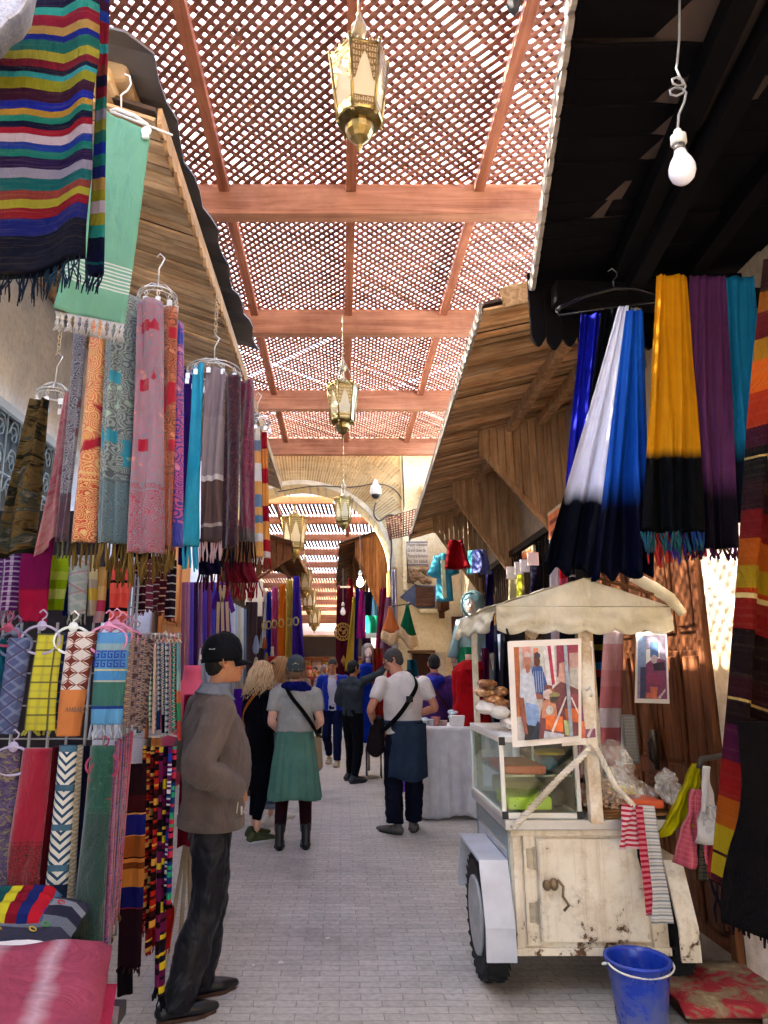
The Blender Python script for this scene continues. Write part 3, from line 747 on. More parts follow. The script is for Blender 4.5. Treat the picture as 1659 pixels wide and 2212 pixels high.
def lantern(c, s, label, ztop, rot=0.2, hi=True):
    "c = middle of the hexagonal body, s = body height (m)"
    r = E('hanging_lantern', c, label, 'lantern', 'brass lanterns hanging down the middle of the street')
    H = s; Rt, Rb = .42 * s, .30 * s; zt, zb = .5 * H, -.5 * H
    P = lambda rad, k, z: Vector((c.x + rad * math.cos(k * math.pi / 3 + rot), c.y + rad * math.sin(k * math.pi / 3 + rot), c.z + z))
    fb = MB(); pn = MB(); fl = MB(); fl.uv = []
    for k in range(6):
        fb.tube([P(Rt * 1.04, k, zt * 1.12), P(Rb * 1.04, k, zb * 1.1)], .018 * s / .42 if not hi else .022 * s, 6)
        fb.ball(P(Rt * 1.04, k, zt * 1.16), .03 * s); fb.ball(P(Rb * 1.04, k, zb * 1.14), .028 * s)
        a, b_, d_, e_ = P(Rt, k, zt), P(Rt, k + 1, zt), P(Rb, k + 1, zb), P(Rb, k, zb)
        fb.bar(a, b_, .03 * s, .05 * s); fb.bar(e_, d_, .03 * s, .04 * s)
        for i_ in range(5):
            fb.ball(a.lerp(b_, (i_ + .5) / 5) + Vector((0, 0, .05 * s)), .022 * s, .022 * s, .04 * s, 6, 4)
        q = lambda s_, t_: (a.lerp(b_, s_)).lerp(e_.lerp(d_, s_), t_)
        nv = (b_ - a).cross(e_ - a).normalized() * .012 * s
        if nv.dot(Vector((a.x + b_.x - 2 * c.x, a.y + b_.y - 2 * c.y, 0))) < 0: nv = -nv
        kk = len(pn.v); pn.add([q(0, 0), q(1, 0), q(1, 1), q(0, 1)], [(0, 3, 2, 1)])
        # filigree sheet with a keel-arch opening, left and right spandrels + bottom strip
        arch = [(.12, .58), (.2, .5), (.26, .4), (.36, .27), (.5, .15), (.64, .27), (.74, .4), (.8, .5), (.88, .58)]
        up = [(.04, .03), (.04, .58)] + arch + [(.96, .58), (.96, .03)]
        pts = [q(x, y) + nv for x, y in up]; k0 = len(fl.v)
        fl.v += pts + [p + nv * .6 for p in pts]; fl.uv += [(x * s, y * s) for x, y in up] * 2
        n = len(up); idx = list(range(n))
        # triangulate the concave ring by strips: top edge to arch points
        topc = [(.04 + .92 * i / (len(arch) + 1), .03) for i in range(len(arch) + 2)]
        base = len(fl.v); low = [(.04, .58)] + arch + [(.96, .58)]
        for (x, y) in topc: fl.v.append(q(x, y) + nv); fl.uv.append((x * s, y * s))
        for (x, y) in low: fl.v.append(q(x, y) + nv); fl.uv.append((x * s, y * s))
        L_ = len(topc)
        for i in range(L_ - 1): fl.f.append((base + i, base + L_ + i, base + L_ + i + 1, base + i + 1))
        base = len(fl.v)
        for (x, y) in ((.04, .82), (.96, .82), (.96, .97), (.04, .97)): fl.v.append(q(x, y) + nv); fl.uv.append((x * s, y * s))
        fl.f.append((base, base + 3, base + 2, base + 1))
    fb.build('frame', M_br, r, True); pn.build('pane', M_pane, r); fl.build('pierced_panel', M_fil, r, uv=True)
    # lower bowl
    MB().lathe(c, [(Rb * 1.1, zb), (Rb * 1.05, zb - .03 * s), (.2 * s, zb - .06 * s), (.205 * s, zb - .12 * s), (.19 * s, zb - .2 * s), (.13 * s, zb - .30 * s), (.05 * s, zb - .37 * s), (.03 * s, zb - .39 * s), (.045 * s, zb - .42 * s), (.03 * s, zb - .45 * s), (.012 * s, zb - .5 * s), (.004 * s, zb - .53 * s)], 12, twist=rot).build('bowl', M_br, r, False, bevel=0)
    # crown and stem
    MB().lathe(c, [(.12 * s, zt - .01), (.14 * s, zt + .08 * s), (.165 * s, zt + .16 * s), (.12 * s, zt + .24 * s), (.055 * s, zt + .27 * s), (.05 * s, zt + .46 * s), (.10 * s, zt + .50 * s), (.125 * s, zt + .58 * s), (.10 * s, zt + .65 * s), (.045 * s, zt + .68 * s), (.04 * s, zt + .85 * s), (.008, zt + .9 * s), (.006, max(.9 * s + zt, ztop - c.z))], 8).build('stem', paint('A89C80', .5, .2, 12, .5), r)
    if hi:
        m = MB()
        for k in range(0, 6, 2): m.tube([P(Rt, k, zt), Vector((c.x, c.y, c.z + zt + .9 * s))], .006 * s + .001, 5)
        m.build('stay_wire', paint('C0BCB0', .4, metal=.5), r, True)
    return r
lantern(W(776, 198, 3.4), .40, 'large pierced brass hexagonal lantern nearest to the viewer', 5.8)
lantern(W(740, 874, 7.6), .42, 'second brass lantern hanging on a long chain below the fourth lattice bay', 5.7)
lantern(W(742, 1103, 12.1), .40, 'third brass lantern hanging just in front of the brick arch', 5.7)
lantern(W(636, 1152, 14.2), .62, 'big brass lantern just beyond the arch, left of the others', 5.0)
lantern(W(657, 1255, 18), .5, 'brass lantern hanging beyond the arch next to the left far canopy edge', 4.6)
lantern(W(668, 1297, 21), .5, 'brass lantern third in the row beyond the arch', 4.4, hi=False)
lantern(W(679, 1335, 23.5), .5, 'brass lantern near the far end wall, lowest of the row', 4.2, hi=False)
# ================= beyond the arch =================
YE = 27.
bw = E('shop_building', (-2.6, 19, 0), 'row of shops on the left side of the street beyond the arch', 'building')
MB().box(-3.0, -2.55, YARCH + .71, YE, 0, 5.2).build('wall', plaster('C0A078', '8A6A48'), bw)
bw2 = E('shop_building', (1.0, 19, 0), 'row of shops on the right side of the street beyond the arch', 'building')
MB().box(1.0, 1.4, YARCH + .71, YE, 0, 5.2).build('wall', plaster('E0D4C0', 'B8A488'), bw2)
r2 = E('lattice_roof', (-.8, 19, 4.6), 'farther timber roof beyond the arch with cross beams and lattice strips', 'roof')
def zr(y): return lerp(5.0, 3.75, (y - 13.6) / (YE - 13.6))
n = 10
for i in range(n):
    y = lerp(13.9, YE - .6, i / (n - 1)); z = zr(y)
    MB().box(-2.54, .99, y, y + .1, z - .08, z + .08).build('cross_beam', M_beam, r2, bevel=.005)
    if i < n - 1:
        y2 = lerp(13.9, YE - .6, (i + 1) / (n - 1)); z2 = zr(y2); m = MB()
        nb = 6
        for k in range(int(3.5 / .085)):
            x = -2.52 + k * .085
            m.bar((x, y + .1, z + .12), (x + .1, y2, z2 + .12), .060, .012)
        m.build('lattice_panel', M_lat, r2)
        MB().box(-1.4, -1.32, y + .1, y2, z2 + .02, z2 + .1).box(.1, .18, y + .1, y2, z2 + .02, z2 + .1).build('batten', M_bar, r2)
canopy('wooden_canopy', 'brown board canopy on the left just beyond the arch above the bright satin kaftans', -1, 13.75, 19.5, -1.0, 4.05, -2.55, 4.5, wood('7A4A2A', '4A2812', 'x', 1.5), M_cedge, gables=((13.9, -1.05, .25, 1.3),), gmat=wood('8A5634', '5A3216', 'z'), xe1=-.85, ze1=3.95)
canopy('wooden_canopy', 'brown scalloped canopy with a drooping gable on the right just beyond the arch', 1, 13.7, 19.5, -.05, 4.0, 1.0, 4.35, wood('7A4A2A', '4A2812', 'x', 1.5), M_cedge, gables=((13.8, .3, .3, 1.9), (16.3, .2, .3, 1.6)), gmat=wood('9A6A44', '6A4020', 'z'), xe1=-.15, ze1=3.75)
# far end shop front
fe = E('closing_shop', (-.8, YE, 0), 'far end shop front with dark window band and cream awning closing the street', 'shop')
MB().box(-3, 3, YE, YE + .3, 0, 5).build('wall', plaster('C8AC80', '94744E'), fe)
MB().box(-2.5, 1.0, YE - .12, YE - .001, 2.98, 3.28).build('cornice', paint('E4DCD0', .7), fe, bevel=.02)
MB().box(-2.5, 1.0, YE - .05, YE - .002, 3.3, 3.62).build('wood_screen', wood('7A4E32', '4A2A16', 'x'), fe)
mm = MB()
for k in range(36): mm.box(-2.5 + k * .097, -2.5 + k * .097 + .05, YE - .9 , YE - .13, 2.93, 2.96)
mm.box(-2.5, 1, YE - .92, YE - .88, 2.82, 2.95); mm.build('awning', paint('EAD8D4', .7), fe)
MB().box(-2.4, .9, YE - .04, YE - .003, 2.05, 2.8).build('window', paint('2C221C', .3, .5, 3), fe)
MB().box(-2.4, .9, YE - .3, YE - .002, 1.93, 2.02).build('shelf', wood('8A4E28', '5A3018', 'x'), fe)
# framed picture + hanging pieces
for k, (x, lab) in enumerate(((-1.75, 'round woven bowl on the far shop wall, leftmost'), (-1.32, 'round woven bowl on the far shop wall beside the satin kaftans'), (-.55, 'round woven bowl right of the small picture on the far shop wall'), (-.12, 'round woven bowl on the far shop wall, rightmost'))):
    o = MB().lathe((x, YE - .03, 1.68), [(.19, 0), (.185, -.05), (.13, -.02), (.02, -.01)], 20, 'y').build('bowl', wood('C8A460', '8A6430', 'x'), None, True)
    tag(o, lab, 'bowl', 'woven bowls on the far shop wall')
o = E('framed_picture', (-.93, YE - .06, 1.7), 'small framed picture hung between the woven bowls of the far shop', 'picture')
MB().box(-1.15, -.73, YE - .08, YE - .03, 1.47, 1.95).build('frame', wood('9A6A3A', '6A4420', 'x'), o, bevel=.01)
MB().box(-1.11, -.77, YE - .086, YE - .081, 1.51, 1.91).build('print', paint('B89A90', .5, .6, 9), o)
for k in range(24):
    x = -2.3 + k * .14; z = random.uniform(1.05, 1.35)
    pass
MB().box(-2.3, .9, YE - .7, YE - .4, .8, 1.05).build('counter', wood('A07840', '6A4C28', 'x'), fe)
# ================= LEFT: hanging textiles and racks =================
def hang(name, u0, u1, v0, b0, b1, v1, Y, mat, label, cat='scarf', group=None, fr=None, folds=3, amp=.02, th=.012, Yb=None, v0r=None, v1r=None, sway=.01, hem=0, gather=1., seed=None, ny=44, dY=0, wv=0., curl=0.):
    "u0..u1 at height v0 (top), b0..b1 at height v1 (bottom), distance Y; fr=(length,material,strand width)"
    seed = seed if seed is not None else int(u0 * 3 + v0)
    Yb = Yb or Y; TL = W(u0, v0, Y); TR = W(u1, v0r or v0, Y + dY); BL = W(b0, v1, Yb); BR = W(b1, v1r or v1, Yb + dY)
    r = E(name, (TL + TR) / 2, label, cat, group)
    o, h = sheet('cloth', TL, TR, BL, BR, mat, r, folds, amp, th, ny, seed, sway, hem, gather, wv=wv, curl=curl)
    if fr: fringe('fringe', h, fr[0], fr[1], r, w=fr[2], seed=seed, spread=fr[3] if len(fr) > 3 else .012)
    return r
def carousel(u, v, Y, rad, label, vtop, n=10):
    c = W(u, v, Y); r = E('scarf_hanger', c, label, 'hanger', 'round wire hangers holding scarves'); m = MB()
    for k, q in enumerate((1, .86)):
        m.tube([c + Vector((rad * q * math.cos(a * math.pi / 12), rad * q * math.sin(a * math.pi / 12), -k * .01)) for a in range(24)], .0028, 5, closed=True)
    for a in range(4):
        an = a * math.pi / 4 + .3
        m.tube([c + Vector((rad * math.cos(an) * s_, rad * math.sin(an) * s_, .05 * (1 - s_ * s_))) for s_ in (-1, -.5, 0, .5, 1)], .0026, 5)
    top = W(u, vtop, Y).z; m.tube([c + Vector((0, 0, .05)), (c.x, c.y, c.z + .12), (c.x + .012, c.y, c.z + .145), (c.x + .02, c.y, c.z + .165), (c.x, c.y, c.z + .185), (c.x - .012, c.y, c.z + .17)], .003, 5)
    m.build('ring', paint('C8C8C4', .35, .1, 5, .8), r, True)
    ch = MB(); z = c.z + .185
    while z < top:
        ch.tube([(c.x + .007 * math.cos(a * 1.05) * (1 if int(z * 50) % 2 else .3), c.y + .007 * math.cos(a * 1.05) * (.3 if int(z * 50) % 2 else 1), z + .012 * math.sin(a * 1.05)) for a in range(6)], .0018, 4, closed=True); z += .018
    ch.build('chain', paint('B8A888', .4, metal=.7), r, True)
    for k in range(n):
        cl = MB()
        a = 2 * math.pi * k / n; p = c + Vector((rad * math.cos(a), rad * math.sin(a), -.012))
        cl.tube([p, p + Vector((.006, 0, -.015)), p + Vector((0, 0, -.03)), p + Vector((-.006, 0, -.015))], .002, 4, closed=True)
        cl.box(p.x - .009, p.x + .009, p.y - .003, p.y + .003, p.z - .055, p.z - .03)
        cl.build('clip', paint('D8D8D4', .3, .1, 5, .5), r)
    return r
F_gold = plain('8A7038', .6, .1, '5A4420'); F_navy = plain('0E1230', .8, .1, '203A5A'); F_white = plain('E6E6E4', .8, .2)
F_cyan = plain('3ABCE0', .6, .2); F_blk = plain('120E16', .8); F_red = plain('A8182A', .7, .15, '7A1020'); F_pinkw = plain('E0A8B0', .7, .2, 'F0D8D8'); F_lilac = plain('8AA0B8', .7, .2, 'D0D8E4'); F_yel = plain('B8B850', .7, .2)
# big striped blanket, top left
dk = lambda h: tuple(.5 * c for c in lin(h)[:3])
rb = ['121A46', '8E8C2E', '1E7E78', '141038', '2A9A8E', '8A1430', 'B8924E', '16248A', '1C6E62', 'A8A032', '7E1228', '0E1430', '2E9CA0', '96941E', '3E1030', '1626A0', 'B89038', '1E8474', '101238', '9C1430', 'C8B8C8', '1A3A9A', '18786C', '241046', '8E8AA0', '0C5E60', '8A3A30', 'A09A2C', '861022', '16206E']
rs = []; rnd = random.Random(11); x = 0
for i in range(30):
    rs.append((x / 1.0, dk(rb[i % len(rb)]))); x += rnd.choice((.022, .03, .035, .042))
rs = [(p / x * .87, c) for p, c in rs] + [(.885, '060818')]
M_bl = bands(tuple(rs), .035, 1.0, .04, streak=.05)
bk = hang('striped_blanket', -60, 222, -60, -70, 186, 600, 1.5, M_bl, 'big blanket with wavy multicoloured horizontal stripes and dark fringe hanging at the top left', 'blanket', None, (.075, plain('0A0E22', .8, .05, '1A3448'), .0028, .02), 1.6, .016, .03, v1r=560, seed=4, wv=.02, ny=90, sway=.02)
rs2 = [(i / 26, dk(rb[(i * 7) % 30])) for i in range(26)] + [(.97, '0A0E2A')]
hang('striped_blanket', 218, 236, -40, 180, 221, 585, 1.56, bands(tuple(rs2), .01, 1.0, .06), 'narrow folded edge of a second striped blanket hanging behind the big one', 'blanket', None, (.06, plain('0A0E22', .8, .05, '1A3448'), .0028), .6, .01, .02, ny=60, seed=9)
# green towel on white hanger
gst = [(0, '84C4A8')] + [(.72 + i * .0175 + d, c) for i in range(8) for d, c in ((0, 'E8F2EC'), (.0085, '84C4A8'))] + [(.93, '84C4A8')]
gt = hang('green_towel', 222, 324, 240, 120, 268, 672, 2.0, bands(tuple(gst), .004, 1.0, .3), 'mint green flat-woven towel with white stripes and white tassels on a white hanger', 'towel', None, None, 1.6, .012, .006, v0r=286, v1r=700, seed=3, ny=60)
hem = [W(lerp(120, 268, i / 30), lerp(672, 700, i / 30), 1.995) for i in range(31)]
ts = MB(); rnd = random.Random(5)
for k in range(11):
    p = hem[int(k * 2.9)]; q = hem[min(30, int(k * 2.9) + 3)]
    for s_ in range(5):
        x_ = p.lerp(q, s_ / 4); ts.tube([x_, p.lerp(q, .5) + Vector((0, -.004, -.022))], .002, 4)
    m_ = p.lerp(q, .5) + Vector((0, -.004, -.022)); ts.ball(m_, .007, .007, .008, 8, 6)
    for s_ in range(12): ts.tube([m_, m_ + Vector((rnd.uniform(-.006, .006), rnd.uniform(-.006, .006), -.02)), m_ + Vector((rnd.uniform(-.012, .012), rnd.uniform(-.01, .01), -.04))], .0018, 4)
ts.build('tassels', F_white, gt, True)
hg = E('clothes_hanger', W(262, 215, 2.02), 'white plastic clip hanger holding the mint green towel', 'hanger')
a, b_ = W(238, 240, 2.02), W(372, 292, 2.02)
MB().tube([a, b_], .004, 6).tube([W(262, 232, 2.02), W(262, 205, 2.02), W(275, 196, 2.02), W(283, 182, 2.02), W(280, 165, 2.02), W(270, 160, 2.02)], .003, 6).tube([a, W(252, 236, 2.02), W(290, 250, 2.02), W(318, 270, 2.02)], .007, 6).build('bar', paint('E4E4E0', .4, .05), hg, True)
p = W(316, 283, 1.995); MB().lathe((p.x, p.y, p.z), [(.016, -.004), (.017, .0), (.016, .004)], 16, 'y').box(p.x - .012, p.x + .01, p.y - .007, p.y + .003, p.z - .03, p.z).build('clip', paint('EDEDE8', .35, .05), hg, bevel=.002)
# plaster bulge at the very corner
tag(fixn(MB().prism([W(-90, -70, 1.3), W(76, -70, 1.3), W(62, 0, 1.3), W(44, 28, 1.3), W(18, 44, 1.3), W(-4, 70, 1.3), W(-90, 110, 1.3)], (-.05, .12, .05)).build('plaster_corner', plaster('A4A8B4', '8A8E9C', 6), None, bevel=.012)), 'rough pale plaster corner at the upper left edge', 'plaster corner')
# ---- group A
c1 = carousel(340, 640, 2.48, .075, 'round wire hanger above the paisley scarves under the green towel', 560)
c2 = carousel(462, 800, 3.1, .125, 'round wire hanger on a chain holding the cyan and burgundy scarves', 640, 12)
c3 = carousel(118, 850, 2.75, .07, 'round wire hanger holding the sheer floral scarves at the left', 700, 8)
c4 = carousel(556, 912, 3.9, .075, 'small round wire hanger holding the narrow striped towels', 860, 8)
GA = 'scarves hanging from the wire hangers'
def fr_(m, l=.10, w=.006): return (l, m, w)
hang('paisley_scarf', 158, 192, 695, 122, 148, 1170, 2.42, paisley('8A8A94', '4A4A58', '5A2A3A', '707080', 1, 11, .8, None, 1, 0.), 'slim grey paisley shawl with dark red edge, leftmost of the long paisley shawls', 'shawl', GA, fr_(plain('7A7A70', .7, .1, '4A4A38'), .07), 1.3, .012, .03)
hang('paisley_scarf', 196, 236, 690, 148, 208, 1172, 2.40, paisley('D87858', 'E8C080', 'A81830', 'E0A860', 1, 7, .72, 'C8503C', 2, 0.), 'orange and crimson paisley shawl with gold medallions and brown fringe', 'shawl', GA, fr_(F_gold), 1.1, .016, .035)
hang('paisley_scarf', 236, 297, 640, 210, 270, 1172, 2.36, paisley('9AA8A4', '5E6A70', '2E9AB4', 'A8C8B4', 1, 9, .76, '6A8C98', 3, 1.), 'grey-green paisley shawl with turquoise squares and brown fringe', 'shawl', GA, fr_(F_gold), 1.5, .018, .035)
hang('paisley_scarf', 296, 352, 652, 276, 352, 1195, 2.33, paisley('B8788A', '8E8C9C', 'B01838', 'D89890', 1, 9, .74, 'B04A5E', 4, 1.), 'rose pink paisley shawl with crimson squares and brown fringe', 'shawl', GA, fr_(F_gold), 1.8, .02, .035)
hang('paisley_scarf', 348, 384, 664, 350, 374, 1185, 2.37, paisley('C87050', '7A4A30', 'B81A30', 'D8906A', 1, 10, .7, 'C05A40', 5, 1.), 'burnt orange paisley shawl with red squares right of the rose one', 'shawl', GA, fr_(F_gold), 1.2, .014, .03)
hang('paisley_scarf', 384, 397, 700, 370, 392, 1180, 2.45, paisley('C85A8A', '3A3AA0', '2E3AA8', 'E090B0', 1, 7, .9, None, 6, 0.), 'narrow pink and royal blue paisley shawl, rightmost of the paisley group', 'shawl', GA, None, .8, .01, .03)
hang('paisley_scarf', 376, 386, 690, 362, 380, 1190, 2.5, paisley('A8C0B0', '7A6A70', 'B03A50', '90A8A0', 1, 10, .8, None, 7, 0.), 'pale sage paisley shawl peeping between the orange and pink ones', 'shawl', GA, fr_(F_gold, .08), .7, .01, .02)
hang('paisley_scarf', 262, 330, 720, 240, 322, 1205, 2.55, plain('241420', .8), 'dark lining shawl behind the long paisley shawls with golden fringe', 'shawl', GA, fr_(F_gold, .11), 2, .02, .03)
# ---- group B
hang('plain_scarf', 398, 417, 800, 385, 402, 1220, 3.2, plain('3E1478', .6, .15, '28105A'), 'deep violet scarf beside the cyan one', 'scarf', GA, None, 1, .01, .03)
hang('plain_scarf', 417, 442, 788, 391, 430, 1180, 3.02, plain('2AB4DC', .5, .25, '48C8EC'), 'bright cyan scarf with twisted cyan fringe', 'scarf', GA, (.11, F_cyan, .008), 1.1, .02, .035)
hang('plain_scarf', 446, 487, 795, 430, 483, 1170, 3.0, bands(((0, '8C7E84'), (.3, '9A8C90'), (.635, 'D8D0CC'), (.665, '6A5450'), (.9, 'B8A8A0'), (.92, '5A4A4A')), .004), 'taupe grey scarf with white band and pink-white fringe', 'scarf', GA, (.09, F_pinkw, .007), 1.6, .018, .035)
hang('paisley_scarf', 487, 520, 812, 480, 516, 1185, 2.98, paisley('4A2430', '2A1018', '6A3A44', '5A2A38', 1, 9, .9, '3A1824', 8, 0.), 'dark maroon paisley scarf with black fringe', 'scarf', GA, (.1, F_blk, .006), 1.3, .018, .035)
hang('paisley_scarf', 520, 548, 824, 517, 550, 1170, 3.03, paisley('7A1E3E', '5A1830', '8A2E4E', '4A1226', 1, 8, .93, '1E4A38', 9, 0.), 'burgundy paisley scarf with two dark green bands and black fringe', 'scarf', GA, (.11, F_blk, .006), 1.2, .018, .035)
hang('scarf_bundle', 432, 482, 1165, 428, 478, 1240, 3.1, plain('16103A', .8, .1, '0C0820'), 'dark navy bundle of cloth hanging below the taupe scarf', 'cloth bundle', None, (.08, plain('5A1626', .8, .1, '2A0A18'), .006), 2, .02, .05, ny=20)
hang('scarf_bundle', 482, 545, 1215, 486, 560, 1258, 3.3, plain('8A1A30', .7, .1, '5A1020'), 'red fringed scarf ends hanging under the burgundy scarves', 'cloth bundle', None, (.09, F_red, .006, .02), 3, .02, .04, ny=16)
# ---- group C
hang('striped_towel', 549, 562, 925, 546, 570, 1205, 3.85, bands(((0, 'D8D0C8'), (.1, '6A7A9A'), (.18, 'E0A060'), (.28, 'DCD8D4'), (.42, 'E0A45C'), (.52, '6E8AAA'), (.62, 'E4A860'), (.68, '5E82A0'), (.74, 'E8AC64'), (.82, 'D4D4D4'), (.88, 'E0A45C')), .003), 'narrow pastel towel with orange, white and blue blocks and white fringe', 'towel', 'narrow striped towels on the small wire hanger', (.05, F_white, .006), .9, .012, .03)
hang('striped_towel', 565, 577, 935, 569, 584, 1205, 3.9, bands(((0, 'A81828'), (.12, '8A1020'), (.14, 'E08A40'), (.3, 'B01A2C'), (.42, 'E89A48'), (.6, '9A1424'), (.72, 'E8A050'), (.86, 'B41C2C'), (.95, 'E8D8D0')), .003), 'narrow red and orange checked towel with red fringe, rightmost on the left side', 'towel', 'narrow striped towels on the small wire hanger', (.07, F_red, .007), .9, .012, .03)
# ---- sheer scarves at the left
hang('sheer_scarf', 62, 108, 862, -10, 66, 1215, 2.62, splotch(('B89868', '3A3A30', '1E2218', '8A7040', '384A48', 'A8A090'), 9, .5), 'sheer olive and black floral scarf hanging at the far left', 'scarf', None, None, 2, .035, .004, seed=21, gather=.6, v1r=1190)
hang('sheer_scarf', 140, 160, 848, 78, 140, 1205, 2.6, splotch(('E8A0B0', 'D86A80', 'F0C0C0', 'E88A98', 'B85A78'), 4, .55), 'sheer pink chiffon scarf left of the paisley shawls', 'scarf', None, None, 2, .03, .004, v1r=1130, seed=22, gather=.5)
# ---- middle row behind
hang('check_scarf', -30, 50, 1180, -40, 40, 1320, 2.9, check('5A1A6A', 'E4D8EC', '3A1050', 26, .5, .35), 'purple and white gingham scarf with twisted fringe at the left edge', 'scarf', None, (.07, plain('4A1A5A', .8, .1, 'D0C0D8'), .006), 1.2, .015, .02)
hang('plain_scarf', 48, 116, 1160, 36, 104, 1342, 2.85, bands(((0, '7A1450'), (.62, '8A1838'), (.64, 'A81A44')), .004), 'magenta scarf with a brighter crimson lower block in plastic wrapping', 'scarf', None, (.008, F_red, .005), .9, .012, .02)
hang('print_scarf', 104, 150, 1200, 100, 142, 1318, 2.95, bands(((0, 'A8CC20'), (.3, 'C8DC50'), (.45, '9ABC10'), (.62, 'CCDC70'), (.8, '8CB010')), .01), 'lime green block-printed scarf folded over the rail', 'scarf', None, None, 1.2, .012, .02)
hang('plain_scarf', 140, 158, 1235, 132, 152, 1330, 3.05, plain('142A78', .7), 'small royal blue scarf hanging under the lime one', 'scarf', None, None, .8, .01, .02)
hang('print_scarf', 150, 192, 1200, 145, 180, 1325, 2.92, check('B8CCD0', 'E0E8EC', 'C89AA0', 12, .6, .3, .6), 'pale ice-blue satin scarf with pastel line print and fluffy fringe', 'scarf', None, (.05, plain('B8C0B8', .8, .2), .005), .9, .012, .02)
hang('print_scarf', 192, 214, 1200, 184, 204, 1330, 2.96, bands(((0, 'D8D0A8'), (.4, 'B8B0A8'), (.55, 'D8C050'), (.75, 'C8B8A8')), .03), 'cream and mustard scarf right of the ice-blue satin one', 'scarf', None, None, .8, .012, .02)
hang('print_scarf', 208, 232, 1225, 200, 224, 1345, 2.98, bands(((0, 'C8A060'), (.35, 'D8B878'), (.6, 'B83A60'), (.8, 'C8A0A8')), .02), 'small tan and rose scarf beside the cream and mustard one', 'scarf', None, None, .8, .012, .02)
hang('plain_scarf', 226, 250, 1215, 224, 240, 1345, 3.05, plain('0E4A5A', .6, .1, '0A2A3A'), 'dark teal scarf behind the coral ruffled one', 'scarf', None, None, .8, .012, .02)
hang('print_scarf', 240, 292, 1212, 230, 268, 1352, 2.98, bands(((0, 'E85A58'), (.3, '241418'), (.34, 'F06A60'), (.5, 'E85850'), (.72, '1E1014'), (.77, 'F07068')), .05), 'coral red ruffled scarf with two black bars', 'scarf', None, None, 2, .02, .02)
bc = ['3A1220', '6A1E2C', '1E1A30', '8A3A38', '14101C', '5A7A8A', '4A1426', 'C8A8A0', '1E4A40']
for k, (ua, ub, va, vb, n1) in enumerate(((290, 318, 1218, 1322, 'maroon and cream zigzag'), (316, 331, 1222, 1315, 'blue and red patterned'), (328, 346, 1220, 1312, 'black and wine tribal'), (345, 362, 1222, 1325, 'dark red arrow patterned'), (360, 382, 1228, 1335, 'black and white motif'))):
    st = tuple((i / 14, bc[(i * (k + 2) + k) % 9]) for i in range(14))
    hang('berber_scarf', ua + 2, ub, va - 20, ua - 4, ub - 4, vb, 3.05 + .03 * k, geo(*[('4A1422', '1A1220', 'B8A8A8'), ('1E2A5A', 'A83A3A', 'C8C8D0'), ('16121E', '7A2030', '9A9AA0'), ('5A1A28', '1E1420', 'C8A090'), ('181420', '3A2030', 'C8C4C8')][k], 1., 22., 3), n1 + ' woollen scarf in the dark row above the small wire rack', 'scarf', 'dark woollen scarves above the small wire rack', (.02, plain('7A2A38', .8), .004), .8, .01, .03)
# ---- ring-hanger scarves (two tiers)
def ring_hanger(u, v, Y, rad, mat, label):
    rad *= .72; c = W(u, v + 4, Y); r = E('ring_hanger', c, label, 'hanger', 'plastic ring hangers of the scarf wall')
    rz = .72 * rad
    MB().tube([c + Vector((rad * math.cos(a * math.pi / 14), 0, rz * math.sin(a * math.pi / 14))) for a in range(28)], .0042, 7, closed=True).build('ring', mat, r, True)
    MB().lathe(c + Vector((0, 0, rz)), [(.015, -.003), (.016, 0), (.015, .003)], 16, 'y').tube([c + Vector((0, 0, rz + .01)), c + Vector((0, 0, rz + .02)), c + Vector((.011, 0, rz + .027)), c + Vector((.014, 0, rz + .038)), c + Vector((0, 0, rz + .05)), c + Vector((-.011, 0, rz + .04))], .003, 6).build('hook', mat, r, True)
M_pc = paint('8E88A0', .25, .05); M_pw = paint('C0C8C4', .3, .05); M_pp = paint('B87898', .25, .05); M_pd = paint('46506A', .3, .05); M_pm = paint('7A2040', .3, .05)
GR = 'folded scarves on ring hangers in the front scarf wall'
Yr = 2.25
for (u, v, rd, m_, l) in ((16, 1372, .055, M_pm, 'dark red ring hanger at the left edge, upper tier'), (62, 1388, .075, M_pd, 'grey-blue ring hanger of the monogram plaid scarf'), (118, 1378, .085, M_pc, 'pale lilac ring hanger of the yellow checked scarf'), (186, 1379, .08, M_pw, 'white ring hanger of the star-tile scarf'), (262, 1379, .085, M_pp, 'pink ring hanger of the blue key-pattern scarf'),
                          (26, 1640, .08, M_pc, 'lilac ring hanger of the purple floral scarf, lower tier'), (292 - 40, 1650, .07, M_pm, 'dark ring hanger of the green floral scarf, lower tier')):
    ring_hanger(u - 30 if u > 60 else u, v, Yr - .01, rd, m_, l)
hang('folded_scarf', -40, 16, 1380, -60, -2, 1590, Yr + .02, plain('0E5A72', .7), 'teal folded scarf at the left edge, upper tier', 'scarf', GR, None, .6, .006, .03)
hang('folded_scarf', 18, 72, 1378, -12, 36, 1585, Yr, check('56628A', '8A98B8', '4A3A5A', 26, .42, .3, R(45)), 'slate blue diagonal plaid scarf with woven monograms', 'scarf', GR, None, .6, .006, .03)
hang('folded_scarf', 82, 138, 1369, 50, 118, 1578, Yr, check('D0CC40', 'A8A650', '3A3A38', 30, .4, .3), 'yellow checked scarf with dark crossing lines and yellow fringe', 'scarf', GR, (.02, F_yel, .005), .8, .007, .03)
hang('folded_scarf', 124, 144, 1366, 112, 130, 1560, Yr + .05, check('2A4A8A', 'B8B8A0', '101830', 22, .42, .25), 'thin blue plaid scarf edge behind the yellow one', 'scarf', GR, None, .5, .006, .02)
s1 = hang('folded_scarf', 148, 211, 1365, 121, 170, 1590, Yr, geo('E4E0DC', '7A3A30', '9A5A48', .46, 19, 0, .56, 'D88A50'), 'scarf with brown and white star-tile print above a plain orange lower part', 'scarf', GR, None, .5, .006, .03)
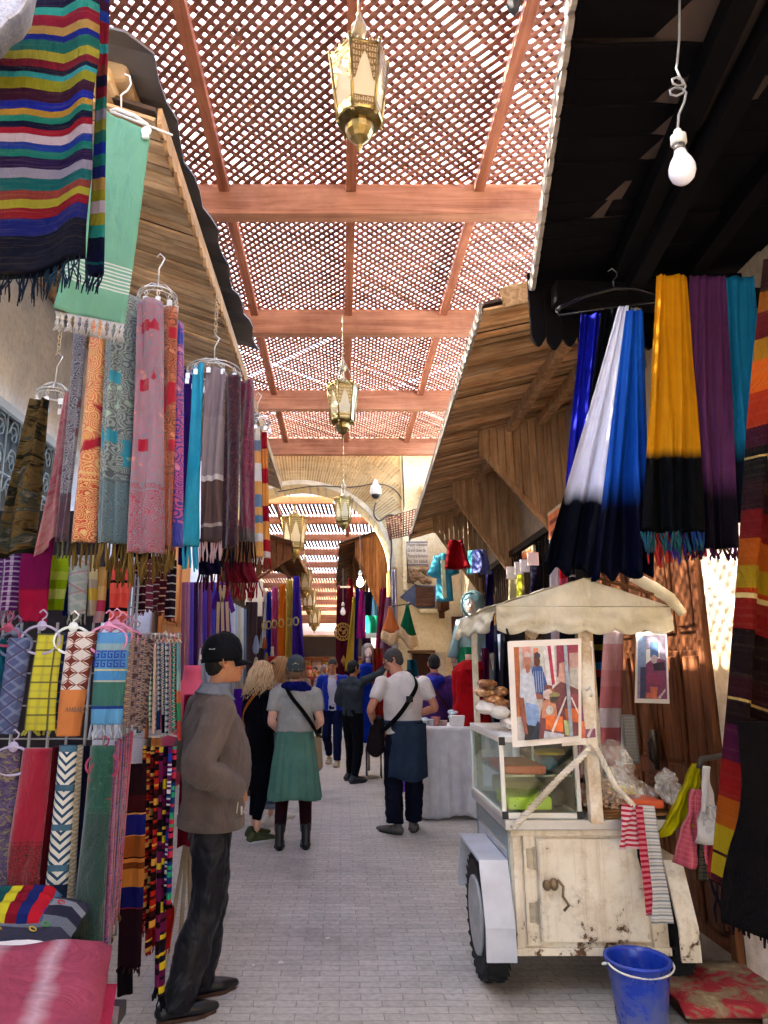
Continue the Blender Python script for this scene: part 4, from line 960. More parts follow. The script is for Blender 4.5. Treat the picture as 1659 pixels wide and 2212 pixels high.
s2 = hang('folded_scarf', 212, 282, 1367, 196, 262, 1565, Yr, bands(((0, '5A96CC'), (.12, '88A8B0'), (.2, '5A9ACC'), (.36, '5A9ACC'), (.4, 'B8B890'), (.42, '4A8CC4'), (.52, 'A8B0A0'), (.54, '3E6E66'), (.8, '203A8A'), (.83, '5A9ACC')), .002), 'sky blue scarf with dark blue Greek-key band and long knotted fringe', 'scarf', GR, (.05, F_lilac, .005, .02), .6, .006, .03)
# Greek key band
ck = MB(); a0, a1 = W(206, 1405, Yr - .022), W(276, 1405, Yr - .022); wd = (a1 - a0).length; n = 5; cw = wd / n
for row in range(2):
    for k in range(n):
        x0 = a0.x + k * cw; zt = a0.z - row * .028; y = Yr - .026; q = cw / 6; h = .0042
        for (xa, xb, za, zb) in ((0, 5.2, 0, 1), (0, 1, 0, 5.5), (0, 4, 4.5, 5.5), (3.2, 4.2, 2.2, 5.5), (2, 4.2, 2.2, 3.2)):
            ck.box(x0 + xa * q, x0 + xb * q, y, y + .002, zt - zb * h, zt - za * h)
ck.build('greek_key_band', paint('1E3A9A', .8), s2)
text_mesh('ANBALO', .021, (W(141, 1536, Yr - .022).x, Yr - .024, W(141, 1538, Yr - .022).z), (R(90), 0, 0), paint('5A5048', .8), s1, sx=.8)
for (u, v) in ((38, 1420), (32, 1460), (28, 1515), (18, 1562)):
    pass
ec = ['C8B098', '9A8A88', 'B89888', '8A7A90', 'C0A8A0', '6A6A78', 'A89080', '4A4A6A']
for k in range(8):
    u = 277 + k * 7
    hang('folded_scarf', u, u + 7, 1362 + k * 3, u - 14 - k, u - 6 - k, 1568 + k * 2 - 8 * (k % 2), Yr + .06 + .05 * k, geo(ec[k], ec[(k + 3) % 8], '5A4A50', .46, 30, k % 4), 'thin ' + ['beige', 'smoke grey', 'dusty pink', 'mauve grey', 'pale rose', 'slate', 'tan', 'indigo grey'][k] + ' scarf edge in the stack right of the blue key-pattern scarf', 'scarf', GR, None, .4, .004, .03, seed=k + 40)
    if k % 2 == 0: ring_hanger(u - 28, 1370 + k * 3, Yr + .06 + .05 * k, .075, M_pp if k < 5 else M_pc, 'translucent ring hanger, ' + ['first', '', 'second', '', 'third', '', 'fourth'][k] + ' behind the pink one')
# lower tier
hang('folded_scarf', -40, 44, 1618, -70, 8, 2100, Yr, splotch(('2A2A5A', '4A3A6A', '8A8060', '3A3060', '6A5A7A', '5A5A50'), 30, .1), 'purple floral scarf at the left edge, lower tier', 'scarf', GR, None, .6, .007, .03)
hang('folded_scarf', 50, 112, 1616, 2, 76, 2010, Yr, paisley('9A1A34', '9A1A34', '9A1A34', '9A1A34', 1, 9, .52, '4A2418', 11, 0.), 'crimson scarf with a dark brown paisley lower half', 'scarf', GR, None, .8, .008, .035)
hang('folded_scarf', 112, 126, 1614, 76, 92, 2010, Yr + .05, plain('8A1430', .8, .1, '4A1A20'), 'dark red scarf edge beside the crimson one', 'scarf', GR, None, .4, .006, .03)
hang('folded_scarf', 128, 168, 1610, 88, 136, 2000, Yr, geo('E4E4D8', '2E4E6E', '4A7086', .9, 15, 3, .78, '24304A'), 'cream scarf with blue geometric bands and paisley hem', 'scarf', GR, None, .5, .006, .03)
hang('folded_scarf', 168, 180, 1610, 138, 152, 1990, Yr + .05, geo('D8D8C8', 'B8B098', '8A9AA0', .9, 15, 1), 'cream scarf edge with faint grey print behind the blue geometric one', 'scarf', GR, None, .4, .006, .03)
hang('folded_scarf', 176, 192, 1612, 150, 168, 1980, Yr + .09, plain('1A1A38', .8, .1), 'midnight blue scarf edge left of the green floral scarf', 'scarf', GR, None, .4, .006, .03)
hang('folded_scarf', 196, 250, 1610, 152, 222, 2066, Yr, paisley('1A4A3E', '2A5A4A', '8A3A40', '3A6A50', 1, 16, .32, '2C3038', 12, 0.), 'dark green floral scarf turning charcoal towards the hem', 'scarf', GR, (.035, F_gold, .005), .8, .008, .035)
ec = ['B8607A', 'A82A5A', '3A2A8A', '6A1A4A', '46206A', 'C83A6A']
for k in range(6):
    u = 250 + k * 6
    hang('folded_scarf', u, u + 7, 1600 - k * 4, u - 30 - k, u - 20 - k, 2085 - k * 22, Yr + .06 + .05 * k, paisley(ec[k], ec[(k + 2) % 6], '2A1A3A', ec[(k + 1) % 6], 1, 22, .9, None, 20 + k, 0.), 'thin ' + ['dusty pink', 'raspberry', 'indigo', 'plum', 'violet', 'hot pink'][k] + ' scarf edge right of the green floral scarf', 'scarf', GR, (.03, F_gold, .005) if k % 2 else None, .4, .004, .03, seed=k + 60)
# ---- metal racks
def rack(u0, u1, v0, v1, Y, label, cols=3, step=.09):
    a = W(u0, v0, Y); b_ = W(u1, v1, Y); r = E('wire_rack', (a.x, Y, 0), label, 'rack', 'wire display racks of the scarf stall'); m = MB(); x1 = W(u1, v0, Y).x
    for k in range(cols):
        x = lerp(a.x, x1, k / (cols - 1)); m.tube([(x, Y, b_.z), (x, Y, a.z)], .006, 6)
    z = b_.z
    while z < a.z: m.tube([(a.x, Y, z), (x1, Y, z)], .0035, 5); z += step
    m.build('grid', paint('8A8A88', .4, metal=.6), r, True); return r
rack(284, 300, 1240, 2020, 3.0, 'tall narrow wire rack between the scarf wall and the small scarf rail', 3)
rack(-30, 280, 1345, 2140, 2.75, 'wide wire grid standing behind the ring-hanger scarves', 9, .12)
# dark backing cloth wall of the stall
tag(MB().box(-2.2, -1.15, 3.32, 3.38, 0, 2.35).build('stall_backboard', paint('1C161C', .9), None), 'dark backboard of the scarf stall behind the racks', 'board')
# small rail with tile-print scarves
def rail(u0, u1, v, Y, label, depth=.3):
    a, b_ = W(u0, v, Y), W(u1, v, Y + depth); r = E('wire_rail', a, label, 'rail'); m = MB()
    m.tube([a, (a.x, a.y + depth, a.z)], .004, 5).tube([(a.x, a.y + depth, a.z), b_], .004, 5).tube([a, (b_.x, a.y, a.z)], .004, 5).tube([(b_.x, a.y, a.z), (b_.x + .01, a.y - .0, a.z + .012)], .004, 5)
    for k in range(10): x = lerp(a.x, b_.x, k / 9); m.tube([(x, a.y, a.z), (x, a.y + depth, a.z)], .0028, 5)
    m.build('bars', paint('A8A8AC', .35, metal=.7), r, True)
Yt = 2.75
rail(288, 392, 1370, Yt, 'upper wire rail carrying the thin tile-print scarves'); rail(286, 386, 1592, Yt, 'lower wire rail carrying the sequinned striped scarves')
tc_ = [('1E2A40', 'E4E8E8', '4AB0B8', 'aqua and white'), ('0E4A6A', '2A8AA0', '16304A', 'deep sea blue'), ('6A2A20', 'E8D8D0', 'D86A50', 'brick red and white'), ('A8603A', 'E8D0B8', '6A3A28', 'brown ombre'), ('1E7A5A', 'D8E8DC', '2A9A78', 'jade green'), ('C8A098', 'EADCD4', '8A6A60', 'dusty rose'), ('1E3A7A', 'D8E0EC', '4A70B0', 'cobalt ombre'), ('14142A', 'E4E4E8', '4A6A9A', 'black and white lattice'), ('2A4A6A', 'DCE4EC', '6A90B0', 'steel blue lattice'), ('6A3A4A', 'E0C8C8', '3A1A28', 'wine and pink'), ('C86A5A', '2A9A8A', 'E8E0D8', 'coral'), ('2A7A8A', 'C8E0E0', '1E4A5A', 'petrol with orange hem')]
for k, (a, b_, c_, nm) in enumerate(tc_):
    u = 291 + k * 8.3; vb = 1575 + (12 if k in (3, 8) else 0) + (8 if k % 2 else 0)
    if k == 11: mt = bands(((0, '6AA0A8'), (.3, '88B0B0'), (.5, 'C86A40'), (.62, '2A8A60'), (.8, 'A83A3A')), .06); vb = 1600
    else: mt = geo(b_, a, c_, .5, 34, k % 2, .8 if k in (3, 6, 7) else None, a)
    hang('tile_print_scarf', u, u + 6.5, 1388, u - 3 + k * .3, u + 4.5 + k * .3, vb, Yt - .005 * (k % 3), mt, 'thin ' + nm + ' tile-print scarf hanging folded on the small rail', 'scarf', 'tile-print scarves on the small rail', None, .5, .006, .035, seed=80 + k)
    a_ = W(u + 3, 1388, Yt); b2_ = W(u + 3, 1371, Yt)
    tag(MB().tube([a_ + Vector((-.012, 0, 0)), a_ + Vector((0, 0, .016)), a_ + Vector((.012, 0, 0))], .0022, 5).tube([a_ + Vector((0, 0, .016)), b2_ + Vector((0, 0, .008))], .002, 5).build('wire_hook', paint('E0A8B8' if k % 3 == 1 else 'C8C8CC', .3, metal=.3), None, True), 'small hook holding the ' + nm + ' tile-print scarf', 'hook', 'small hooks on the upper wire rail')
# dark woven with coloured blocks
hang('woven_shawl', 264, 318, 1650, 256, 306, 2085, 2.6, bands(((0, '1E0C14'), (.16, '3A0E14'), (.24, '0E0A10'), (.25, 'C89050'), (.256, '1A1A6A'), (.36, 'C89050'), (.366, '8A4A1E'), (.47, '140A0E'), (.48, 'C07838'), (.5, '6A3414'), (.53, 'B07030'), (.62, '14165A'), (.72, '9A2A22'), (.725, '1E0A14')), .003), 'black shawl with royal blue and copper blocks at the front of the lower rail', 'shawl', None, (.03, plain('3A1A20', .8), .005), 1., .012, .03)
hang('woven_shawl', 262, 290, 1900, 254, 284, 2150, 2.75, plain('0E0810', .9, .05), 'dull black shawl hem hanging low beside the wire rack', 'shawl', None, None, .8, .01, .03)
sq = [(('8A1420', 'B8903A', '2A0E14'), 'crimson and gold sequinned'), (('A81A1A', '5A0E14', 'C89048'), 'scarlet block'), (('6A1018', 'C8A050', '1A0A10'), 'wine and amber dashed'), (('B02418', '3A0A10', 'D8A040'), 'vermilion dashed'), (('241026', 'C8B030', '6A1A4A'), 'black, magenta and yellow'), (('C8B020', '5A1040', '141024'), 'yellow, plum and navy'), (('1A3A9A', 'E0E0E8', '5A1A5A'), 'blue and white ribbon'), (('12306A', '2A9A70', 'C02A4A'), 'navy, green and cerise')]
rnd = random.Random(8)
for k, (cs, nm) in enumerate(sq):
    u = 309 + k * 9.2; pos = 0; st = []
    while pos < .98: st.append((pos, rnd.choice(cs + ('14080E',)))); pos += rnd.choice((.025, .035, .05))
    st = st[:31]; vb = (2000, 1985, 2050, 1998, 2130, 2150, 1960, 1950)[k]
    hang('sequin_shawl', u, u + 9, 1612, u - 10 - k * .5, u + 1 - k * .5, vb, 2.7 + .01 * (k % 3), bands(tuple(st), .004, 1., .05, rep=2 if k > 3 else 3), nm + ' shawl hanging in the lower rail', 'shawl', 'narrow glittering shawls on the lower rail', (.05 if k in (1, 4, 5) else .02, [plain('8A1818', .8), F_blk][k > 3], .005), .5, .008, .035, seed=100 + k)
hang('plain_shawl', 330, 378, 1960, 318, 372, 2040, 2.85, plain('9A1414', .8, .1, '6A0C10'), 'scarlet shawl hem behind the sequinned shawls', 'shawl', None, (.03, plain('9A1414', .8), .005), 1.4, .015, .03, ny=16)
# ---- stacks bottom left
def folded(u0, u1, Y, z0, h, depth, x0, x1, mat, name, parent=None, seed=0, tilt=0, rz=0, layers=1, noise_=.008, slope=0.):
    "a rounded folded textile; box-like pillow with soft folds"
    n = 26; vs = []; fs = []; uv = []
    cx, cy = (x0 + x1) / 2, Y + depth / 2; hx, hy = (x1 - x0) / 2, depth / 2
    def P(s, t, top):
        x = (2 * s - 1); y = (2 * t - 1); e = (1 - abs(x) ** 8) * (1 - abs(y) ** 8)
        zz = z0 + h / 2 + (h / 2 * e ** .35 if top else -h / 2 * e ** .35)
        zz += noise_ * mnoise.noise(Vector((x * 3 + seed, y * 3, seed))) * 2 + slope * (y)
        xx = x * hx; yy = y * hy; c_, s_ = math.cos(rz), math.sin(rz)
        return Vector((cx + xx * c_ - yy * s_, cy + xx * s_ + yy * c_, zz))
    for top in (1, 0):
        for j in range(n + 1):
            for i in range(n + 1): vs.append(P(i / n, j / n, top)); uv.append((i / n * 2 * hx, j / n))
    K = (n + 1) ** 2; q = lambda i, j, k: k * K + j * (n + 1) + i
    for j in range(n):
        for i in range(n):
            fs.append((q(i, j, 0), q(i + 1, j, 0), q(i + 1, j + 1, 0), q(i, j + 1, 0))); fs.append((q(i, j, 1), q(i, j + 1, 1), q(i + 1, j + 1, 1), q(i + 1, j, 1)))
    return obj(name, vs, fs, mat, parent, uv, True)
def pinkst(t):
    u, v, _ = t.xyz(t.uv()); e = t.m_('ADD', u, t.m_('MULTIPLY', t.m_('SUBTRACT', t.noise(t.uv(2, 2), 3, 3), .5), .05))
    c = None
    f1 = t.m_('SUBTRACT', 1., t.step(t.m_('ABSOLUTE', t.m_('SUBTRACT', e, .44)), .012, .02)); f2 = t.m_('SUBTRACT', 1., t.step(t.m_('ABSOLUTE', t.m_('SUBTRACT', e, .58)), .012, .02)); f3 = t.m_('SUBTRACT', 1., t.step(t.m_('ABSOLUTE', t.m_('SUBTRACT', e, .30)), .012, .02))
    return t.mix(t.m_('MULTIPLY', t.m_('MAXIMUM', t.m_('MAXIMUM', f1, f2), f3), .85), t.mix(t.noise(t.ob(), 40, 3), 'B8566C', 'A8485E'), 'E8CCD2')
tb = E('low_table', (-1.05, 1.8, 0), 'low dark bench carrying the folded blankets at the bottom left', 'bench')
MB().box(-1.62, -.60, 1.42, 2.21, .66, .70).build('top', paint('2A2224', .8), tb, bevel=.005)
for x in (-1.6, -.66):
    for y in (1.44, 2.15): MB().box(x, x + .04, y, y + .04, 0, .659).build('leg', paint('2A2224', .8), tb)
zt = .70
GB = 'folded blankets stacked at the bottom left'
for k, (h, mt, lb) in enumerate(((.045, plain('2A2A3C', .9, .05, '4A4A5A'), 'charcoal folded blanket at the bottom of the pink stack'), (.05, plain('14141E', .9, .05, 'B0A8A8'), 'grey-black folded blanket second from the bottom of the pink stack'), (.045, bands(((0, 'C83A60'), (.3, 'E8C8A0'), (.5, 'C83A60')), .02), 'crimson and cream folded blanket under the pink one'))):
    tag(folded(0, 0, 1.40 + .01 * k, zt + .002, h * .96, .50, -1.22, -.50 + .012 * (k % 2), mt, 'folded_blanket', None, k, 0, R(14), noise_=.004), lb, 'blanket', GB); zt += h
tag(folded(0, 0, 1.40, zt + .003, .085, .52, -1.22, -.515, cloth_mat(pinkst), 'folded_blanket', None, 7, 0, R(14), slope=.02, noise_=.006), 'soft pink folded blanket with fuzzy white stripes on top of the front stack', 'blanket', GB)
zt2 = .70
for k in range(2): tag(folded(0, 0, 1.93, zt2 + .002, .075, .26, -1.5, -.73, plain(['3A3038', '6A5A58'][k], .9), 'folded_blanket', None, 12 + k, noise_=.004), ['dark brown-grey folded rug at the bottom of the rear stack', 'taupe folded rug under the tufted rug'][k], 'rug', 'folded rugs in the rear stack'); zt2 += .078
tr_ = E('tufted_rug', (-1.1, 2.05, zt2), 'folded grey and white rug with coloured tufts on the rear stack', 'rug')
folded(0, 0, 1.90, zt2 + .002, .07, .30, -1.5, -.72, bands(((0, 'E8E4E0'), (.16, 'F0ECE8'), (.36, '3A3A48'), (.55, '6A707A'), (.68, '2E2E3E'), (.8, '8A9096'), (.9, '3A3A4A')), .05), 'body', tr_, 15, slope=.05)
rnd = random.Random(2)
for cc in ('C83A4A', '5AAA50', '5A2A9A', 'D8C050'):
    for k in range(8):
        x, y = rnd.uniform(-1.3, -.76), rnd.uniform(1.94, 2.16); z = zt2 + .078 + .05 * (y - 2.05) / .15 * .9; m = MB()
        m.tube([(x + .009 * math.cos(a * .7), y + .006 * math.sin(a * .7), z + .004 * math.sin(a * .7 + x * 9)) for a in range(9)], .002, 5, closed=True).build('yarn_tuft', plain(cc, .8), tr_, True)
st_ = tuple((i / 14, c) for i, c in enumerate(('3A9AD0', '141A3A', '6A2A8A', '1E5A5A', 'D8D030', '8A1A2A', '1E2A6A', 'C02030', '4A6A8A', '141828', '2A8AC0', '1A1A2A', '8A1A3A', '3A3A5A')))
tag(folded(0, 0, 2.08, zt2 + .055, .07, .12, -1.5, -.80, cloth_mat(lambda t: t.ramp(t.m_('FRACT', t.m_('MULTIPLY', t.xyz(t.uv())[0], 2.3)), list(st_), 'CONSTANT')), 'folded_blanket', None, 30, slope=.02, noise_=.004), 'dark folded blanket with bright blue, yellow and red stripes on top of the rear stack', 'blanket')
# pink mannequin torso with red cloth, behind the man
mq = E('mannequin_torso', W(412, 1480, 4.3), 'coral pink mannequin bust wearing red cloth behind the man in the cap', 'mannequin')
c = W(414, 1478, 4.3)
MB().lathe(c, [(.05, .11), (.052, .07), (.055, .03), (.08, .0), (.15, -.04), (.19, -.10), (.18, -.25), (.15, -.4), (.17, -.55)], 20, sy=.6).build('torso', paint('D8506A', .5, .05), mq, True)
MB().tube([(c.x + .02, c.y, .75), (c.x + .02, c.y, c.z - .5)], .014).build('pole', wood('D8C8A8', 'B8A080', 'z'), mq, True)
for s_ in (-.09, 0, .06): MB().bar((c.x + .02, c.y, .75), (c.x + .02 + s_, c.y - .12 + abs(s_), 0), .022, .022).build('leg', wood('D8C8A8', 'B8A080', 'z'), mq, bevel=.006)
hang('red_robe', 400, 430, 1500, 386, 432, 1828, 4.2, plain('A81438', .7, .1, '8A1030'), 'long crimson robe hanging from the pink bust behind the man in the cap', 'robe', None, None, 2, .03, .02)
hang('yellow_cloth', 424, 430, 1650, 426, 436, 1800, 4.35, plain('D8C020', .7), 'thin bright yellow cloth edge behind the crimson robe', 'cloth', None, None, .5, .01, .02)
# white plastic-wrapped garment beside the bust
hang('wrapped_garment', 432, 446, 1400, 415, 470, 1520, 5.6, plain('C8D0DC', .3, .4, 'E4E8F0'), 'pale plastic-wrapped garment behind the black cap', 'garment', None, None, 1.5, .03, .02)
# lilac and purple kaftans
pk = ['A8607A', 'B87A98', '7A5AC8', '3A1A4A', 'B06A88', '6A4AB8', '8A3A6A', '5A50C8', 'B87090', '4A3AA8', 'A868A0']
for k in range(11):
    u = 392 + k * 9.2
    hang('long_kaftan', u, u + 9.5, 1258, u + 2 - 6 * (1 - k / 11), u + 10 - 6 * (1 - k / 11), 1560, 7.6 + .12 * (k % 3) + k * .1, plain(pk[k], .6, .1), ['first', 'second', 'third', 'fourth', 'fifth', 'sixth', 'seventh', 'eighth', 'ninth', 'tenth', 'eleventh'][k] + ' from the left of the row of narrow ' + 'pink and violet kaftans behind the cap', 'kaftan', 'pink and violet kaftans in a row', None, .5, .015, .05, seed=k + 130)
kf = hang('purple_kaftan', 468, 492, 1262, 462, 505, 1420, 7.3, plain('6A2A9A', .6, .1, '50208A'), 'purple kaftan with gold trimmed neckline spread over the pink row', 'kaftan', None, None, 2.5, .02, .03)
a, b_, c_ = W(479, 1264, 7.25), W(472, 1290, 7.25), W(486, 1290, 7.25); m = MB()
for (p, q) in ((W(474, 1264, 7.2), W(480, 1300, 7.2)), (W(486, 1264, 7.2), W(480, 1300, 7.2)), (W(480, 1300, 7.2), W(482, 1415, 7.2)), (W(472, 1300, 7.2), W(468, 1415, 7.2)), (W(490, 1300, 7.2), W(494, 1415, 7.2))): m.bar(p, q, .03, .01, (0, 1, 0))
m.build('gold_trim', plain('D8B890', .6), kf)
MB().prism([W(468, 1265, 7.28), W(456, 1312, 7.28), W(463, 1318, 7.28), W(474, 1280, 7.28)], (0, .05, 0)).prism([W(492, 1265, 7.28), W(507, 1318, 7.28), W(499, 1324, 7.28), W(486, 1280, 7.28)], (0, .05, 0)).build('sleeve', plain('6A2A9A', .6, .1, '50208A'), kf)
# display case with pale rolls, dark wood posts and lattice screen
sc2 = E('carved_screen', W(505, 1270, 8.6), 'carved wooden spindle screen above the rolls of pale cloth', 'screen')
m = MB()
for k in range(9):
    u = 488 + k * 4.6; a = W(u, 1238, 8.8 + k * .1); b_ = W(u, 1292 + k * 2.2, 8.8 + k * .1)
    m.lathe(b_, [(.03, 0), (.02, .06), (.045, .12), (.02, .2), (.05, .28), (.02, .36), (.04, .42), (.02, (a.z - b_.z))], 8)
m.build('spindles', wood('8A7048', '5A4428', 'z', 1), sc2, True)
MB().bar(W(486, 1290, 8.8), W(530, 1314, 9.6), .06, .05).build('rail', wood('5A3E24', '3A2614', 'x'), sc2)
for k, cc in enumerate(('E0D8C8', 'C8D4DC', 'E8E4D8', 'B8C8D8', 'D8C898', 'E0DCD0', '7A8A98')):
    u = 488 + k * 6; tag(MB().tube([W(u + 3, 1298 + k * 3, 8.7 + .12 * k), W(u + 2, 1560, 8.7 + .12 * k)], .033, 8).build('cloth_roll', plain(cc, .5), None, True), ['ivory', 'pale blue', 'white', 'powder blue', 'straw', 'cream', 'grey'][k] + ' upright roll of cloth under the carved screen', 'cloth roll', 'upright cloth rolls under the carved screen')
for k, (u, lb) in enumerate(((540, 'dark brown wooden door post left of the bags'), (562, 'purple-brown shop door edge behind the hanging bags'))):
    a = W(u, 1300, 9.6 + k); b_ = W(u, 1620, 9.6 + k); tag(MB().box(a.x - .06, a.x + .1, a.y, a.y + .08, 0, a.z).build('door_post', wood('5A4444', '3A2A2A', 'z', 1), None, bevel=.01), lb, 'door post')
m = W(544, 1290, 10.5); tag(MB().box(m.x - .1, m.x + .16, m.y, m.y + .03, m.z - .28, m.z + .25).build('paper_sign', paint('F0E4C4', .8), None), 'cream paper sheet hanging under the red fringes', 'paper')
lm = W(543, 1252, 8.); tag(MB().ball(lm, .045, .045, .05).build('lamp_globe', paint('E4ECF4', .3), None, True), 'small pale globe lamp below the red fringes', 'lamp')
for k, (u, v, cc, ww, hh, lb) in enumerate(((553, 1395, 'A8B8D0', 12, 34, 'silvery plastic-wrapped bag hanging by the shop door'), (572, 1392, 'A8582A', 9, 22, 'tan leather pouch hanging by the shop door'), (553, 1438, 'C8C098', 12, 28, 'clear bag with yellow contents below the silvery one'), (575, 1425, '9A7A4A', 9, 24, 'brown and gold leather bag on the shop front'), (551, 1478, 'B0B8CC', 9, 26, 'small grey plastic bag lowest on the shop front'), (588, 1410, 'D8C8A8', 7, 20, 'beige pouch beside the satin kaftans'))):
    p = W(u, v, 8.3); k2 = 8.5 / FPX
    tag(MB().lathe(p, [(.01, hh * k2 * .62), (.02, hh * k2 * .5), (ww * k2 * .4, hh * k2 * .3), (ww * k2 * .62, -.1 * hh * k2), (ww * k2 * .5, -.4 * hh * k2), (.01, -.5 * hh * k2)], 10, sy=.5).build('hanging_bag', plain(cc, .5, .1), None, True), lb, 'bag', 'bags hanging on the shop front')
rd = W(590, 1437, 8.2); tag(MB().lathe(rd, [(.055, -.1), (.055, .1)], 12).build('felt_hat', plain('B81A20', .7), None, True), 'red felt cap or fez standing among the bags', 'hat')
hang('aqua_cloth', 560, 572, 1575 - 100, 556, 575, 1500, 8.4, plain('40C8C8', .6), 'scrap of aqua cloth between the man in the cap and the blonde woman', 'cloth', None, None, .8, .02, .02, ny=12)
hang('violet_cloth', 505, 524, 1488, 500, 526, 1560, 7.9, plain('5A1AA0', .6), 'violet cloth in front of the shop behind the man in the cap', 'cloth', None, None, .8, .02, .02, ny=12)
# satin kaftans beyond the arch
sk_ = [('E4E0D8', 'white'), ('1E2AA0', 'royal blue'), ('D85A9A', 'hot pink'), ('F07A18', 'bright orange'), ('E8C858', 'golden yellow'), ('4A2A9A', 'deep violet')]
for k, (cc, nm) in enumerate(sk_):
    u = (570, 577, 588, 602, 619, 634)[k]; wd = (8, 13, 17, 20, 19, 18)[k]; vt = (1285, 1278, 1268, 1262, 1253, 1245)[k]; vb = (1400, 1430, 1425, 1440, 1432, 1428)[k]
    kk = hang('satin_kaftan', u, u + wd * .7, vt, u - 3 - (6 if k < 2 else 0), u + wd + (2 if k < 5 else 6), vb, 10.6 - .1 * k, plain(cc, .35, .15), nm + ' satin kaftan with round embroidery hanging under the far left canopy', 'kaftan', 'bright satin kaftans under the far left canopy', None, 1.3, .05, .03, seed=150 + k)
    p = W(u + wd * .35 - 1, 1352 - 2 * k, 10.45 - .1 * k)
    MB().tube([p + Vector((.035 * math.cos(a * .52), 0, .055 * math.sin(a * .52))) for a in range(12)], .011, 5, closed=True).build('embroidery', plain('E0C870', .5), kk, True)
# ================= RIGHT: near hanging fabrics =================
def bhanger(u0, u1, v, vt, Y, label, mat, sc=1.):
    a, b_ = W(u0, v + 22, Y), W(u1, v - 8, Y); t = W((u0 + u1) / 2 + 8, vt, Y); r = E('clothes_hanger', t, label, 'hanger')
    nk = Vector((t.x, Y, max(a.z, b_.z) + .045)); m = MB()
    m.tube([a, a.lerp(nk, .08) + Vector((0, 0, .012)), a.lerp(nk, .5) + Vector((0, 0, .018)), nk, b_.lerp(nk, .5) + Vector((0, 0, .018)), b_.lerp(nk, .08) + Vector((0, 0, .010)), b_], .009, 8)
    m.tube([a, a + Vector((.01, 0, -.02)), b_ + Vector((-.01, 0, -.02)), b_], .006, 8)
    m.build('frame', mat, r, True)
    MB().tube([nk, nk + Vector((0, 0, .04)), nk + Vector((.018, 0, .06)), nk + Vector((.02, 0, .08)), nk + Vector((0, 0, .1)), nk + Vector((-.02, 0, .085))], .003, 6).build('hook', paint('5A5A60', .3, metal=.8), r, True)
    return r
bhanger(1202, 1422, 650, 560, 2.9, 'large black plastic hanger carrying the blue and white dip-dyed dresses', paint('0A0A10', .25, .05))
YB = 2.9
hang('dip_dyed_dress', 1252, 1300, 680, 1218, 1268, 1150, YB + .06, plain('0C16B0', .6, .2, '080E88'), 'electric blue dress at the back left of the black hanger', 'dress', None, None, 3, .02, .02)
hang('dip_dyed_dress', 1296, 1345, 668, 1236, 1320, 1190, YB + .03, plain('030308', .9, .02), 'black dress between the electric blue and the white one', 'dress', None, None, 3, .02, .02)
hang('dip_dyed_dress', 1335, 1358, 664, 1170, 1300, 1228, YB - .03, dipdye('F0F2FF', '020410', .72, .035, 'C0C8F0'), 'white dress dipped in black at the hem, fanning out to the left', 'dress', None, None, 3.4, .03, .02, hem=.02, seed=6, gather=.3, v1r=1245)
hang('dip_dyed_dress', 1352, 1388, 672, 1275, 1412, 1248, YB - .08, dipdye('1458BC', '02041A', .70, .06, '0C38A8'), 'mid blue dress with navy dip-dyed lower third in front of the white one', 'dress', None, None, 3, .032, .02, hem=.02, seed=7, gather=.35, v1r=1240)
hang('plain_scarf', 1362, 1388, 666, 1366, 1392, 800, YB + .08, plain('B8B898', .7), 'short beige cloth at the right end of the black hanger', 'scarf', None, None, 1.5, .015, .02)
F_mul = plain('2A6A5A', .7, .15, '1E3A7A'); YS = 2.72
hang('dip_dyed_scarf', 1418, 1486, 596, 1388, 1528, 1148, YS, dipdye('D08C0C', '04060A', .71, .02, 'E0A014', .6, .35), 'golden yellow scarf with black dip-dyed end and bright mixed fringe', 'scarf', 'dip-dyed scarves hanging beside the black hanger', (.09, F_mul, .007, .02), 4, .016, .02, seed=8, gather=.7)
hang('dip_dyed_scarf', 1486, 1566, 598, 1488, 1592, 1185, YS + .04, dipdye('52284E', '08030E', .78, .05, '603462', .6, .3), 'plum purple scarf with dark dip-dyed end', 'scarf', 'dip-dyed scarves hanging beside the black hanger', (.05, plain('4A1A3A', .7), .006, .02), 4, .016, .02, seed=9, gather=.7)
hang('dip_dyed_scarf', 1564, 1632, 600, 1590, 1660, 1130, YS + .06, dipdye('12688E', '040A1A', .72, .05, '1A7CA4', .6, .3), 'turquoise blue scarf with navy dip-dyed end, rightmost of the three', 'scarf', 'dip-dyed scarves hanging beside the black hanger', None, 3.5, .016, .02, seed=10, gather=.7)
fb = E('fringe_bundle', W(1460, 1165, YS + .05), 'bundle of red, violet, green and yellow threads hanging under the dip-dyed scarves', 'fringe')
rnd = random.Random(31)
for k, (ua, ub, cc) in enumerate(((1400, 1440, 'C83A3A'), (1430, 1475, '4A3AB0'), (1455, 1500, '1E6A5A'), (1470, 1540, 'D83A4A'), (1500, 1570, 'C8B040'), (1410, 1560, '8A3A8A'), (1520, 1580, 'E05A3A'))):
    h = [W(lerp(ua, ub, i / 12), 1150 + 10 * math.sin(i), YS + .05 + .01 * k) for i in range(13)]; fringe('fringe', h, .13 - .012 * k, plain(cc, .7), fb, w=.006, seed=k, spread=.025)
